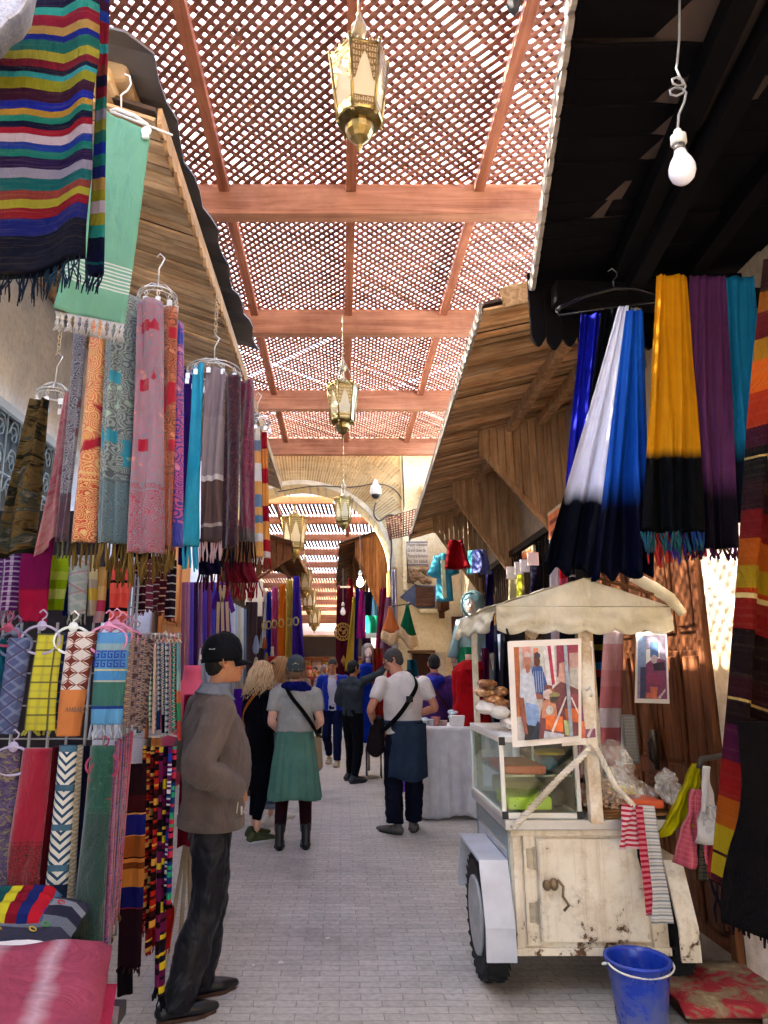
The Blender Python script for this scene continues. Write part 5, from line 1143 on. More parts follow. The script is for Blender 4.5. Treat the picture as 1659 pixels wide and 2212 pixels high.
# front-right striped textile
dk2 = lambda t_: tuple((p, tuple(.5 * c for c in lin(h)[:3])) for p, h in t_)
tb_ = ((0, '2A0C0C'), (.06, '8A5010'), (.10, '5A0E12'), (.15, '9A6A10'), (.19, 'C8580C'), (.25, 'A02A08'), (.31, '3A0820'), (.345, '0A0608'), (.36, 'B89858'), (.366, '0A0608'), (.40, '220610'), (.45, '6A0C10'), (.50, 'A04A08'), (.54, '96780C'), (.575, 'A03008'), (.585, 'C8B070'), (.59, '7A0E0A'), (.64, '160508'), (.71, '2A0410'), (.74, 'B89858'), (.745, '180408'), (.78, '4A0830'), (.83, '8A0E0C'), (.88, 'A85008'), (.92, 'A89010'), (.955, '3A0E14'), (.96, 'A89010'), (.985, '4A0E1A'))
hang('striped_shawl', 1650, 1850, 560, 1530, 1830, 1900, 1.62, bands(dk2(tb_), .015, 1., .04, streak=.03), 'huge dark shawl with orange, red and yellow bands hanging at the right edge', 'shawl', None, (.08, F_blk, .004, .02), 3, .03, .02, ny=110, seed=14, gather=.6, v0r=520, v1r=2040)
hang('dark_coat', 1598, 1800, 1560, 1585, 1780, 2010, 1.5, plain('060506', 1., 0, '0A0708'), 'black and violet garment low at the right edge in front of the striped shawl', 'garment', None, None, 2, .03, .03, seed=15, ny=30)
# ================= sweets cart =================
M_wp = plaster('D8CCB0', 'C4B490', 3, .5, .25); 
def rustpaint():
    t = T('old_white_paint', .5, .4); n = t.noise(t.ob(), 2.2, 8, .7); f = t.noise(t.ob(), 14, 8, .75); z = t.xyz(t.ob())[2]
    c = t.mix(t.ramp(n, [(.4, (0, 0, 0)), (.7, (.7,) * 3)]), 'DCD4C0', 'BCAA88')
    low = t.n('MapRange', {0: z, 1: .42, 2: .22, 3: 0., 4: .10}).outputs[0]
    r = t.step(t.m_('ADD', f, low), .655, .012)
    c = t.mix(t.m_('MULTIPLY', t.step(f, .55, .06), .25), c, '8A6A42'); c = t.mix(r, c, '5A3A22')
    t.col(c); sp = t.noise(t.ob(30, 30, 1.2), 1, 5, .7); c = t.mix(t.m_('MULTIPLY', t.step(sp, .60, .08), .35), c, '9A7A50'); t.col(c); t.bump(t.m_('SUBTRACT', t.m_('ADD', n, t.noise(t.ob(), 1.1, 2)), t.m_('MULTIPLY', r, .6)), .6, .02); return t.m
M_rp = rustpaint(); M_al = paint('C8C8C4', .3, .15, 8, .55); M_bwp = paint('C4C8D0', .4, .3, 5)
X0, X1, YF, YK = .861, 1.63, 3.85, 4.75; ZB, ZT = .235, .80
ct = E('sweets_cart', (1.25, 4.3, 0), 'old white painted two-wheeled sweets cart with glass case and cream awning', 'cart')
MB().box(X0, X1, YF + .012, YK, ZB, ZT).build('body', M_rp, ct, bevel=.006)
MB().box(X0 - .006, X0 - .0005, YF + .06, YK - .06, ZB + .04, ZT - .12).build('side_panel', M_bwp, ct, bevel=.002)
m = MB()
for (a, b_, c_, d_) in ((YF + .02, YK - .02, ZT - .10, ZT - .02), (YF + .02, YF + .055, ZB, ZT - .10), (YK - .055, YK - .02, ZB, ZT - .10)): m.box(X0 - .009, X0 - .001, a, b_, c_, d_)
m.build('checker_plate', paint('9AA8AA', .4, .35, 60, .5), ct)
# lettering stripes on the side
def yl(y0, y1, z0, z1, h, mat, name='painted_line'):
    MB().add([(X0 - .0085, y0, z0), (X0 - .0085, y1, z1), (X0 - .0085, y1, z1 + h), (X0 - .0085, y0, z0 + h)], [(0, 1, 2, 3)]).build(name, mat, ct)
yl(3.93, 4.42, .640, .640, .008, paint('1E3A50', .5)); yl(3.93, 4.42, .508, .508, .016, paint('3A7A6A', .5)); yl(3.93, 4.42, .470, .470, .008, paint('C02A3A', .5))
sq_ = MB(); rnd = random.Random(4); y = 4.38
for g_ in range(3):
    L_ = .13; pts = []
    for i in range(13): q = i / 12; pts.append((X0 - .0085, y - L_ * q, .565 + .022 * math.sin(q * 9 + g_) * (1 if i % 2 else .35)))
    sq_.tube(pts, .0032, 4); sq_.tube([(X0 - .0085, y - .03, .565), (X0 - .0085, y - .034, .61)], .003, 4); sq_.ball((X0 - .0085, y - .06, .535), .004); sq_.ball((X0 - .0085, y - .07, .535), .004); sq_.ball((X0 - .0085, y - .1, .61), .004)
    y -= .155
sq_.build('painted_script', paint('2A4A50', .5), ct, True)
# door in the front
dr = MB().box(X0 + .13, X1 - .10, YF - .006, YF + .011, ZB + .045, ZT - .045).build('cart_door', M_rp, ct, bevel=.004)
MB().box(X0 + .008, X0 + .05, YF - .004, YF + .011, ZB + .01, ZT - .01).box(X0 + .06, X0 + .118, YF - .008, YF + .011, ZB + .03, ZT - .03).box(X0 + .135, X0 + .16, YF - .016, YF - .007, ZB + .05, ZT - .05).box(X1 - .085, X1 - .03, YF - .006, YF + .011, ZB + .02, ZT - .02).box(X0 + .0, X1, YF - .012, YF + .011, ZT - .03, ZT).box(X0, X1, YF - .01, YF + .011, ZB - .015, ZB + .02).build('front_frame', M_rp, ct, bevel=.003)
for z in (.37, .62):
    MB().box(X0 + .075, X0 + .11, YF - .014, YF - .0085, z, z + .09).tube([(X0 + .112, YF - .018, z - .005), (X0 + .112, YF - .018, z + .10)], .006).build('hinge', paint('B4A890', .5, .4, 20, .3), ct)
MB().ball((X0 + .165, YF - .03, .545), .022, .02, .026).ball((X0 + .20, YF - .03, .55), .022, .02, .03).tube([(X0 + .215, YF - .045, .575), (X0 + .24, YF - .05, .545), (X0 + .235, YF - .05, .50), (X0 + .262, YF - .05, .46), (X0 + .235, YF - .05, .435)], .007).build('latch', paint('8A7458', .4, .5, 30, .5), dr, True)
# counter slab
MB().box(X0 - .03, X1 + .07, YF - .035, YK + .02, ZT + .001, ZT + .05).build('counter', M_al, ct, bevel=.006)
# wheels, fenders
def wheel(x0, x1, nm):
    wv = E('w', (0, 0, 0), None, None); bpy.data.objects.remove(wv)
    cx = (x0 + x1) / 2; Rw, cy = .31, 4.16; m = MB()
    m.lathe((cx, cy, Rw), [(.19, -.052), (.27, -.062), (.30, -.054), (.305, -.042), (.305, .042), (.30, .054), (.27, .062), (.19, .052)], 40, 'x')
    for k in range(30):
        a = 2 * math.pi * k / 30
        for sd in (-1, 1):
            c = Vector((cx + sd * .03, cy + .306 * math.cos(a + sd * .05), Rw + .306 * math.sin(a + sd * .05))); t = Vector((sd * .35, -math.sin(a), math.cos(a))).normalized()
            m.bar(c - t * .015, c + t * .015, .036, .006, (0, math.cos(a), math.sin(a)))
            e = Vector((cx + sd * .06, cy + .285 * math.cos(a), Rw + .285 * math.sin(a))); m.bar(e - Vector((0, math.cos(a), math.sin(a))) * .014, e + Vector((0, math.cos(a), math.sin(a))) * .014, .006, .02, t)
    wo = m.build('wheel', paint('1A1A1C', .85, .4, 12), ct)
    MB().lathe((cx, cy, Rw), [(.02, -.068), (.05, -.070), (.06, -.060), (.10, -.056), (.15, -.058), (.172, -.066), (.19, -.067), (.192, -.053), (.02, -.05)], 30, 'x').build('rim', paint('B8BCBC', .45, .3, 10, .3), wo, True)
wheel(.725, .845, 'l'); wheel(1.66, 1.76, 'r')
for (xa, xb) in ((.70, X0 - .015), (X1 + .01, 1.735)):
    pl = [(3.76, .22), (3.76, .37), (3.87, .65), (4.46, .65), (4.58, .37), (4.58, .34)]
    inn = [(4.565, .34), (4.565, .365), (4.45, .635), (3.88, .635), (3.775, .365), (3.775, .22)]
    m = MB()
    for i in range(5):
        a, b_ = pl[i], pl[i + 1]; c_, d_ = inn[4 - i], inn[5 - i]
        m.prism([(xa, a[0], a[1]), (xa, b_[0], b_[1]), (xa, c_[0], c_[1]), (xa, d_[0], d_[1])], (xb - xa, 0, 0))
    fixn(m.build('fender', M_bwp if xa < 1 else M_rp, ct))
MB().box(.80, 1.66, 4.12, 4.2, .26, .31).box(X0, X0 + .05, 3.9, 4.7, .2, .235).box(X1 - .05, X1, 3.9, 4.7, .2, .235).build('axle', paint('3A3430', .7, .3), ct)
# glass case
cs = E('c', (0, 0, 0), None, None); bpy.data.objects.remove(cs)
cx0, cx1, cy0, cy1, cz0, cz1 = .825, 1.235, 3.84, 4.70, .852, 1.25
m = MB(); t_ = .022
for x in (cx0, cx1 - t_):
    for y in (cy0, cy1 - t_): m.box(x, x + t_, y, y + t_, cz0, cz1)
for z in (cz0, cz1 - t_ * 1.2):
    m.box(cx0 + t_, cx1 - t_, cy0 - .002, cy0 + t_, z, z + t_ * 1.2).box(cx0 + t_, cx1 - t_, cy1 - t_, cy1 + .002, z, z + t_ * 1.2).box(cx0 - .002, cx0 + t_, cy0 + t_, cy1 - t_, z, z + t_ * 1.2).box(cx1 - t_, cx1 + .002, cy0 + t_, cy1 - t_, z, z + t_ * 1.2)
case = m.build('display_case', paint('D8D4C8', .35, .1), ct, bevel=.004)
MB().box(cx0 - .003, cx0 + .03, cy0 - .005, cy0 + .0, cz1 - .04, cz1 + .002).box(cx0 - .003, cx0 + .03, cy0 - .005, cy0, cz0 - .002, cz0 + .035).box(cx1 - .03, cx1 + .003, cy0 - .005, cy0, cz0 - .002, cz0 + .035).build('corner_caps', paint('1A1A1C', .4), case, bevel=.003)
for nm, bx in (('glass_front', (cx0 + t_, cx1 - t_, cy0 + .008, cy0 + .012)), ('glass_side', (cx0 + .008, cx0 + .012, cy0 + t_, cy1 - t_))): MB().box(*bx, cz0 + .024, cz1 - .026).build('glass_pane', glass(), case)
MB().box(cx0 + t_, cx1 - t_, cy0 + .06, cy1 - t_, 1.045, 1.055).build('shelf', glass((.85, .95, .92), .3), case)
MB().box(cx0 + .001, cx1 - .001, cy0 + .002, cy1 - .002, cz1 + .001, cz1 + .012).build('lid', paint('E4E4E2', .35, .05), case)
MB().box(cx1 - .02, cx1 - .015, cy0 + .05, cy1 - .05, cz0, cz1 - .03).build('back_board', paint('3A3A34', .8), case)
def nougat(x0, x1, y0, y1, z0, z1, c, c2, label, k=10):
    t = T('nougat', .45, .4); v_ = t.vor(t.ob(), 30); t.col(t.mix(t.m_('LESS_THAN', v_, .13), t.mix(t.noise(t.ob(), 9, 4), c, c2), '4A2A18')); t.bump(t.noise(t.ob(), 20, 4), .4, .01)
    return tag(MB().box(x0, x1, y0, y1, z0, z1).build('nougat_block', t.m, None, bevel=.012, seg=3), label, 'nougat')
nougat(.86, 1.08, 3.90, 4.3, 1.056, 1.10, 'C85030', 'A83A20', 'orange-red nougat block on the glass shelf of the cart'); nougat(.87, 1.10, 3.9, 4.2, .88, .945, 'D0D838', 'A8B428', 'yellow-green nougat block low in the glass case')
nougat(.92, 1.16, 4.25, 4.55, .88, .97, 'D8C898', 'C8A870', 'beige nougat block behind the yellow-green one'); tag(MB().ball((1.15, 4.05, .93), .055, .12, .055, 14, 9, .08).build('dark_bundle', paint('3A3430', .7), None, True), 'dark bag lump inside the glass case', 'bag')
tag(MB().ball((1.13, 4.05, 1.10), .05, .07, .04, 14, 9, .1).build('plastic_bundle', paint('1A6A9A', .3), None, True), 'crumpled teal blue plastic on the shelf of the glass case', 'bag')
tag(MB().lathe((1.13, 4.0, 1.15), [(.08, 0), (.085, .01), (.08, .02), (.07, .015)], 20).build('dish', paint('C8A830', .3, .1, 5, .6), None, True), 'golden shallow dish on top inside the glass case', 'dish')
# awning
aw0, aw1, ay0, ay1 = .80, 1.75, 3.74, 4.72; ez, vz, az = 1.925, 1.80, 2.075
M_can = plain('F0E8D0', .8, .2, 'DCD0AE', .9); axm = 1.30
an = E('a', (0, 0, 0), None, None); bpy.data.objects.remove(an)
def canv(name, quad, nx=30, ny=10, amp=.008, scal=False, seed=0):
    A, B, C_, D = map(Vector, quad); vs = []; fs = []; uv = []; nr = (B - A).cross(D - A).normalized()
    for side in (0, 1):
        for j in range(ny + 1):
            for i in range(nx + 1):
                s, v = i / nx, j / ny; p = A.lerp(B, s).lerp(D.lerp(C_, s), v)
                if scal: p.z -= .022 * abs(math.sin(s * math.pi * scal)) * v
                p += nr * (amp * 2 * mnoise.noise(Vector((s * 6 + seed, v * 3, seed))) * (.3 + v) + side * .004); vs.append(p); uv.append((s, v))
    K = (nx + 1) * (ny + 1); q = lambda i, j, k: k * K + j * (nx + 1) + i
    for j in range(ny):
        for i in range(nx): fs.append((q(i, j, 0), q(i, j + 1, 0), q(i + 1, j + 1, 0), q(i + 1, j, 0))); fs.append((q(i, j, 1), q(i + 1, j, 1), q(i + 1, j + 1, 1), q(i, j + 1, 1)))
    for i in range(nx): fs.append((q(i, ny, 0), q(i, ny, 1), q(i + 1, ny, 1), q(i + 1, ny, 0)))
    return obj(name, vs, fs, M_can, ct, uv, True)
canv('awning_valance', ((aw0 + .02, ay0, ez), (aw1, ay0, ez - .005), (aw1, ay0 - .01, vz), (aw0 + .02, ay0 - .01, vz)), 60, 8, .018, 6)
canv('awning_valance', ((aw0, ay1 + .05, ez), (aw0 + .018, ay0 + .002, ez), (aw0 - .02, ay0, vz + .015), (aw0 - .05, ay1 + .05, vz)), 30, 8, .014, 3, 5)
gb = MB().prism([(aw0 + .02, ay0 + .004, ez + .001), (axm, ay0 + .012, az), (aw1, ay0 + .004, ez + .001)], (0, .006, 0)); fixn(gb.build('awning_gable', M_can, ct))
canv('awning_roof', ((aw0, ay0 + .005, ez), (axm, ay0 + .005, az), (axm, ay1, az), (aw0, ay1, ez)), 16, 12, .02, False, 2); canv('awning_roof', ((axm, ay0 + .005, az), (aw1 - .02, ay0 + .005, ez), (aw1 - .02, ay1, ez), (axm, ay1, az)), 16, 12, .01, False, 3)
MB().tube([(1.56, ay0 + .0, az + .01), (1.66, ay0 - .01, az - .05), (1.74, ay0 - .02, ez + .04), (1.80, ay0 - .02, ez - .04)], [.03, .034, .032, .022], 10).build('rolled_flap', M_can, ct, True)
MB().bar((axm + .02, ay0 - .03, az + .01), (1.62, ay0 - .03, ez + .07), .02, .014).bar((axm + .08, ay0 - .05, az - .002), (1.64, ay0 - .05, ez + .058), .02, .012).build('lath', wood('8A5A34', '5A3418', 'x'), ct)
M_post = plaster('E0DACA', 'B49468', 4, .5, .3)
pz = (1.262, 3.795)
MB().box(pz[0] - .005, pz[0] + .06, 3.78, 3.83, ZT + .04, vz + .1).build('post', M_post, ct, bevel=.004)
for x_ in (X0, X1): MB().box(x_, x_ + .035, YK - .05, YK - .015, ZT + .05, ez).build('rear_post', M_post, ct, bevel=.004)
m = MB(); zb_ = vz + .015
for (xa, xb) in ((.93, 1.02), (1.13, 1.04)): m.bar((xa, 3.83, zb_ + .10), (xb, 3.83, zb_ - .045), .02, .022)
m.box(1.015, 1.045, 3.82, 3.84, zb_ - .06, zb_ + .1).box(aw0 + .04, aw1 - .04, 3.845, 3.87, ez - .04, ez - .01).bar((pz[0], 3.83, zb_), (1.19, 3.83, zb_ + .08), .02, .02); m.build('bracket', M_post, ct, bevel=.002)
MB().tube([(pz[0] + .02, 3.775, 1.49), (pz[0] + .035, 3.76, 1.51), (pz[0] + .05, 3.76, 1.48), (pz[0] + .035, 3.77, 1.46)], .006).build('hook', paint('E4E0D8', .3), ct, True)
# twisted ropes
def rope(pts, r, label):
    P = [Vector(p) for p in pts]; m = MB(); L_ = sum((P[i + 1] - P[i]).length for i in range(len(P) - 1)); n = int(L_ / .006)
    def at_(d):
        for i in range(len(P) - 1):
            l = (P[i + 1] - P[i]).length
            if d <= l or i == len(P) - 2: return P[i].lerp(P[i + 1], d / l), (P[i + 1] - P[i]).normalized()
            d -= l
    for s_ in (0, 1, 2):
        q = []
        for i in range(n + 1):
            p, d = at_(L_ * i / n); x = d.orthogonal().normalized(); y = d.cross(x); a = i * .006 * 2 * math.pi / .06 + s_ * 2.094; q.append(p + (x * math.cos(a) + y * math.sin(a)) * r * .62)
        m.tube(q, r * .62, 6)
    return tag(m.build('rope', plain('F8F0E0', .8, .05, 'C8BCA0', .9), None, True), label, 'rope')
ro_t = (pz[0] + .02, 3.765, W(1257, 1613, 3.77).z)
rope([ro_t, W(1200, 1690, 3.75), W(1108, 1790, 3.8)], .014, 'twisted cream rope running down across the glass case to the lower left'); rope([(pz[0] + .045, 3.765, ro_t[2] - .01), W(1330, 1700, 3.74), W(1370, 1742, 3.74)], .012, 'twisted rope slanting down right from the cart post to the towel')
# towel over the counter edge
hang('striped_towel', 1345, 1378, 1738, 1334, 1382, 1833, 3.745, bands(((0, 'C02A44'), (.5, 'E8C8C8')), .02, 1., .1, rep=9), 'short knotted end of the crimson and grey striped towel', 'towel', None, None, 1.4, .014, .008, seed=33, ny=30)
tw = hang('striped_towel', 1378, 1412, 1740, 1404, 1452, 1992, 3.74, bands(((0, 'E0DCD4'), (.35, 'B0B4B4'), (.5, 'DCD4C4'), (.75, '8E98A0')), .01, 1., .1, rep=17), 'long pale striped towel hanging down the right front of the cart', 'towel', None, None, 1., .010, .008, seed=34)
hang('striped_towel', 1372, 1388, 1742, 1392, 1414, 1975, 3.73, bands(((0, 'B0203C'), (.5, 'D87A84')), .01, 1., .1, rep=20), 'crimson striped edge of the towel beside its pale half', 'towel', None, None, .6, .006, .008, seed=35)
tag(MB().tube([W(1374, 1742, 3.76), W(1380, 1790, 3.76), W(1384, 1850, 3.77), W(1388, 1880, 3.78)], [.012, .018, .016, .006], 8).build('black_strap', plain('0E0E12', .8), None, True), 'black strap hanging under the rope behind the towel', 'strap')
# counter goods on the right
for k, (ua, ub, z, lb) in enumerate(((1284, 1350, .852, 'lowest thin board on the cart counter, left'), (1290, 1445, .866, 'long thin board stretched under the orange block'), (1284, 1346, .88, 'upper thin board under the nougat bag'))):
    a, b_ = W(ua, 1760, 3.88), W(ub, 1760, 3.88); tag(MB().box(a.x, b_.x, 3.84, 4.2, z, z + .012).build('thin_board', wood('A87848', '6A4424', 'x'), None, bevel=.002), lb, 'board', 'boards on the cart counter')
nougat(1.49, 1.67, 3.86, 4.05, .895, .935, 'D05A30', 'B84420', 'bright orange nougat block at the right end of the cart counter'); nougat(1.45, 1.62, 4.08, 4.3, .88, .97, 'E0D83A', 'D0C028', 'yellow nougat block in plastic behind the orange one')
m = MB(); rnd = random.Random(12)
for k in range(260):
    a = rnd.uniform(0, 6.28); q = rnd.random() ** .5; x = 1.395 + .115 * q * math.cos(a); y = 3.98 + .10 * q * math.sin(a); z = .895 + rnd.random() * .14 * (1 - q * q * .8); s_ = rnd.uniform(.008, .016)
    m.bar((x, y, z), (x + rnd.uniform(-1, 1) * s_ * 1.5, y + rnd.uniform(-1, 1) * s_ * 1.5, z + rnd.uniform(-.6, .6) * s_), s_ * 1.2, s_ * .8)
tag(m.build('nougat_crumbs', paint('E0B890', .6, .4, 30), None), 'heap of broken tan nougat pieces in clear plastic on the counter', 'nougat')
def film(): 
    t = T('film', .08, .8); tr = t.n('BsdfTransparent', {0: (.97, .98, .98, 1)}); gl = t.n('BsdfGlossy', {0: (1, 1, 1, 1), 'Roughness': .12}); nb = t.n('Bump', {'Height': t.noise(t.ob(), 18, 5, .6, 1.5), 'Strength': 1., 'Distance': .03}).outputs[0]
    df = t.n('BsdfDiffuse', {0: (.9, .9, .88, 1)}); t.nt.links.new(nb, gl.inputs['Normal'])
    m1 = t.n('MixShader', {0: .5}); t.nt.links.new(gl.outputs[0], m1.inputs[1]); t.nt.links.new(df.outputs[0], m1.inputs[2])
    f = t.ramp(t.noise(t.ob(), 16, 6, .7, 1.5), [(.46, (.10,) * 3), (.62, (.55,) * 3)]); m2 = t.n('MixShader', {0: f}); t.nt.links.new(tr.outputs[0], m2.inputs[1]); t.nt.links.new(m1.outputs[0], m2.inputs[2]); t.nt.links.new(m2.outputs[0], t.nt.nodes['Material Output'].inputs[0]); return t.m
M_film = film()
def filmbag(c, rx, ry, rz, label, seed=0, name='plastic_bag', mat=None, amp=.35):
    n, mm_ = 40, 28; vs = []; fs = []
    for i in range(mm_ + 1):
        th = math.pi * i / mm_
        for j in range(n):
            ph = 2 * math.pi * j / n; d = Vector((math.sin(th) * math.cos(ph), math.sin(th) * math.sin(ph), math.cos(th))); q = 1 + amp * mnoise.noise(d * 1.7 + Vector((seed, 0, 0))) + amp * .35 * abs(mnoise.noise(d * 5 + Vector((0, seed, 0))))
            vs.append(Vector(c) + Vector((d.x * rx * q, d.y * ry * q, d.z * rz * q)))
    for i in range(mm_):
        for j in range(n): fs.append((i * n + j, (i + 1) * n + j, (i + 1) * n + (j + 1) % n, i * n + (j + 1) % n))
    return tag(obj(name, vs, fs, mat or M_film, None, None, True), label, 'bag')
filmbag((1.43, 3.98, 1.04), .15, .12, .16, 'large clear plastic bag open over the broken nougat', 3); filmbag((1.56, 4.03, .95), .11, .10, .075, 'smaller clear plastic wrapped over the yellow nougat', 8)
# bags of nuts on the case
def nuts(c1, c2):
    t = T('nuts', .35, .5); v_ = t.vor(t.ob(), 34); t.col(t.mix(t.ramp(v_, [(.2, (0, 0, 0)), (.55, (1, 1, 1))]), c1, c2)); t.bump(v_, .6, .01); t.b.inputs['Coat Weight'].default_value = .6; t.b.inputs['Coat Roughness'].default_value = .15; return t.m
nm1, nm2 = nuts('D8A060', '8A5428'), nuts('E8C088', 'A86A38')
for k, (u, v, rx, rz, mt, lb) in enumerate(((1052, 1476, .052, .020, nm1, 'bag of caramelised nuts topmost on the glass case'), (1046, 1495, .056, .022, nm2, 'bag of nuts second from the top at the left of the case'), (1080, 1494, .045, .024, nm1, 'bag of nuts at the upper right beside the poster'), (1066, 1510, .055, .022, nm2, 'bag of nuts in the middle of the heap on the case'), (1083, 1520, .05, .024, nm1, 'bag of dark nuts under the middle one next to the poster'), (1090, 1546, .042, .024, nm2, 'brown bag of nuts lowest beside the poster'))):
    p = W(u, v, 4.15 + .03 * (k % 2)); filmbag(p, rx * 1.05, .07, rz * 1.15, lb, 20 + k, 'nut_bag', mt, .15)
M_wb = paint('E8DED0', .5, .1, 12)
for k, (u, v, rx, rz, lb) in enumerate(((1050, 1528, .055, .04, 'white plastic-wrapped nougat bar standing at the left on the case'), (1078, 1538, .05, .038, 'white plastic-wrapped nougat bar in the middle of the case top'), (1098, 1562, .035, .028, 'pale block wrapped in film at the case edge'))):
    p = W(u, v, 4.2 - .08 * k); p.z = max(p.z, cz1 + .012 + rz * .9); filmbag(p, rx, .12, rz, lb, 40 + k, 'wrapped_bar', M_wb, .2)
# posters
def poster(c4, label, big=True):
    A, B, C_, D = c4; r = E('photo_poster', (A + C_) / 2, label, 'poster'); nr = (B - A).cross(D - A).normalized(); nr = nr if nr.y < 0 else -nr
    P = lambda s, t, k: A.lerp(B, s).lerp(D.lerp(C_, s), t) + nr * (.0012 * k) + nr * (.012 * math.sin(s * 3.1) if False else 0)
    MB().prism([P(0, 0, 0), P(1, 0, 0), P(1, 1, 0), P(0, 1, 0)], -nr * .002).build('paper', paint('E4DCD0', .6, .05), r)
    cnt = [0]
    def pg(pts, c, nm='print'):
        cnt[0] += 1; q = [P(lerp(.08, .95, s), lerp(.06, .94, t), cnt[0] * .35 + 1) for s, t in pts]; MB().add(q, [tuple(range(len(q)))]).build(nm, paint(c, .45, .38, 45), r)
    R_ = lambda a, b_, c_, d_: [(a, b_), (c_, b_), (c_, d_), (a, d_)]
    el = lambda cx, cy, rx, ry, n=14: [(cx + rx * math.cos(2 * math.pi * i / n), cy + ry * math.sin(2 * math.pi * i / n)) for i in range(n)]
    if big:
        pg(R_(0, 0, 1, 1), 'C8C0B8'); pg(R_(0, 0, .08, .75), 'B8683C'); pg(R_(.13, .0, .26, .4), 'E0A090'); pg(R_(.28, 0, .46, .35), 'D8D4C8'); pg(R_(.3, .02, .38, .3), 'E08A6A')
        pg([(.46, 0), (.62, 0), (.66, .5), (.5, .5)], 'E4E0DC'); pg([(.52, 0), (.57, 0), (.63, .42), (.58, .44)], 'B82A4A'); pg(R_(.66, 0, 1, .35), '9A3A50'); pg([(.86, .09), (1, .09), (1, .26), (.86, .26)], 'C09A90'); pg([(.7, .2), (.8, .18), (.8, .6), (.68, .4)], 'D0A090'); pg(R_(.86, .26, 1, .5), 'BCB8B0')
        pg([(.3, .98), (.45, .55), (.72, .4), (1, .5), (1, 1), (.3, 1)], '7A4448'); pg([(.42, .6), (.62, .56), (.66, .8), (.4, .78)], 'E09A78'); pg([(.46, .76), (.74, .78), (.75, .95), (.46, .9)], 'F07A3A'); pg([(.76, .82), (.9, .84), (.9, 1), (.78, .98)], 'C0C888'); pg([(.78, .7), (1, .7), (1, .86), (.8, .82)], 'E0703A'); pg([(.8, .55), (1, .55), (1, .68), (.82, .68)], '9A4A58')
        pg([(.44, .92), (.76, .97), (.76, 1), (.42, 1)], 'C8C8D0')
        pg([(.28, .22), (.42, .22), (.5, .42), (.48, .5), (.42, .48), (.42, .56), (.26, .56), (.24, .3)], '3A5A98'); pg([(.46, .42), (.58, .44), (.58, .47), (.46, .48)], '8A4A3A'); pg(el(.35, .17, .045, .06), '5A3428'); pg([(.305, .14), (.31, .08), (.35, .06), (.4, .09), (.4, .13), (.35, .12)], '3A3A48')
        for k in range(5): pg([(.28 + .035 * k, .27), (.286 + .035 * k, .27), (.30 + .035 * k, .5), (.29 + .035 * k, .5)], 'B8C8E0')
        pg([(.14, .82), (.36, .84), (.34, 1), (.1, 1)], '2A2A30'); pg([(.07, .3), (.13, .24), (.24, .24), (.28, .34), (.36, .8), (.3, .86), (.16, .84), (.12, .55), (.05, .54)], 'C4CCD8'); pg([(.14, .6), (.34, .64), (.36, .82), (.3, .86), (.16, .84)], '8AA8D4')
        pg([(.05, .55), (.11, .55), (.14, .8), (.16, .94), (.11, .93), (.07, .78)], '9A5A4A'); pg([(.3, .5), (.42, .54), (.42, .58), (.32, .57)], '9A5A4A'); pg([(.15, .2), (.24, .2), (.22, .28), (.17, .29)], 'A86A54'); pg(el(.195, .15, .052, .075), 'B47862'); pg([(.145, .11), (.16, .07), (.2, .06), (.245, .09), (.245, .12)], 'D0C4BC')
        pg(el(.56, .5, .05, .03), 'A86A4A'); pg(el(.5, .53, .08, .055), 'D8C0BC'); pg(el(.52, .7, .06, .05), 'D8D4CC'); pg(el(.6, .54, .09, .03), 'A09060'); pg([(.52, .56), (.68, .56), (.62, .62), (.54, .62)], '4A4038')
        pg([(.755, 0), (.81, 0), (.90, 1), (.84, 1)], 'A0AAB4'); pg([(.54, .92), (.78, .56), (.80, .57), (.57, .94)], 'E8DCD4'); pg([(.86, .58), (.88, .57), (1, .76), (1, .79)], 'E4D8D0'); pg([(.2, .97), (.32, .8), (.36, .84), (.3, 1)], '2E3A50')
    else:
        pg(R_(0, 0, 1, 1), 'A89AAC'); pg(R_(0, 0, .3, .6), '8AA0C0'); pg(R_(.45, .1, .75, .35), '4A6A98'); pg([(.3, .45), (.6, .35), (1, .4), (1, 1), (.2, 1)], '8A4A68'); pg([(.25, .8), (.7, .82), (.66, 1), (.2, .98)], 'E07A5A'); pg(R_(.1, .5, .3, 1), '4A4A6A'); pg([(.35, .6), (.8, .6), (.82, .78), (.35, .76)], 'A04868'); pg([(.7, .98), (.95, .84), (.97, .87), (.78, 1)], 'D8C8C8'); pg(el(.6, .38, .12, .07), 'C8B0B0'); pg([(.55, .45), (.95, .42), (.98, .56), (.6, .56)], '3A3038')
    return r
poster((W(1214, 1392, 3.8), W(1280, 1384, 3.8), W(1291, 1606, 3.78), W(1214, 1612, 3.78)), 'white-bordered second poster sheet mostly hidden behind the cart post', False)
poster((W(1096, 1385, 3.73), W(1256, 1379, 3.75), W(1256, 1602, 3.76), W(1107, 1615, 3.75)), 'large photo poster of two men at a sweets stall hung on the cart front')
tag(MB().tube([W(1092, 1350, 3.745), W(1098, 1372, 3.73), W(1096, 1386, 3.728)], .006).build('black_tie', plain('101014', .8), None, True), 'black string tying the large poster corner to the awning', 'string')
dpp = poster((W(1374, 1366, 4.62), W(1440, 1362, 4.45), W(1446, 1520, 4.45), W(1371, 1518, 4.62)), 'small sun-dappled photo poster hung on the brown door', False)
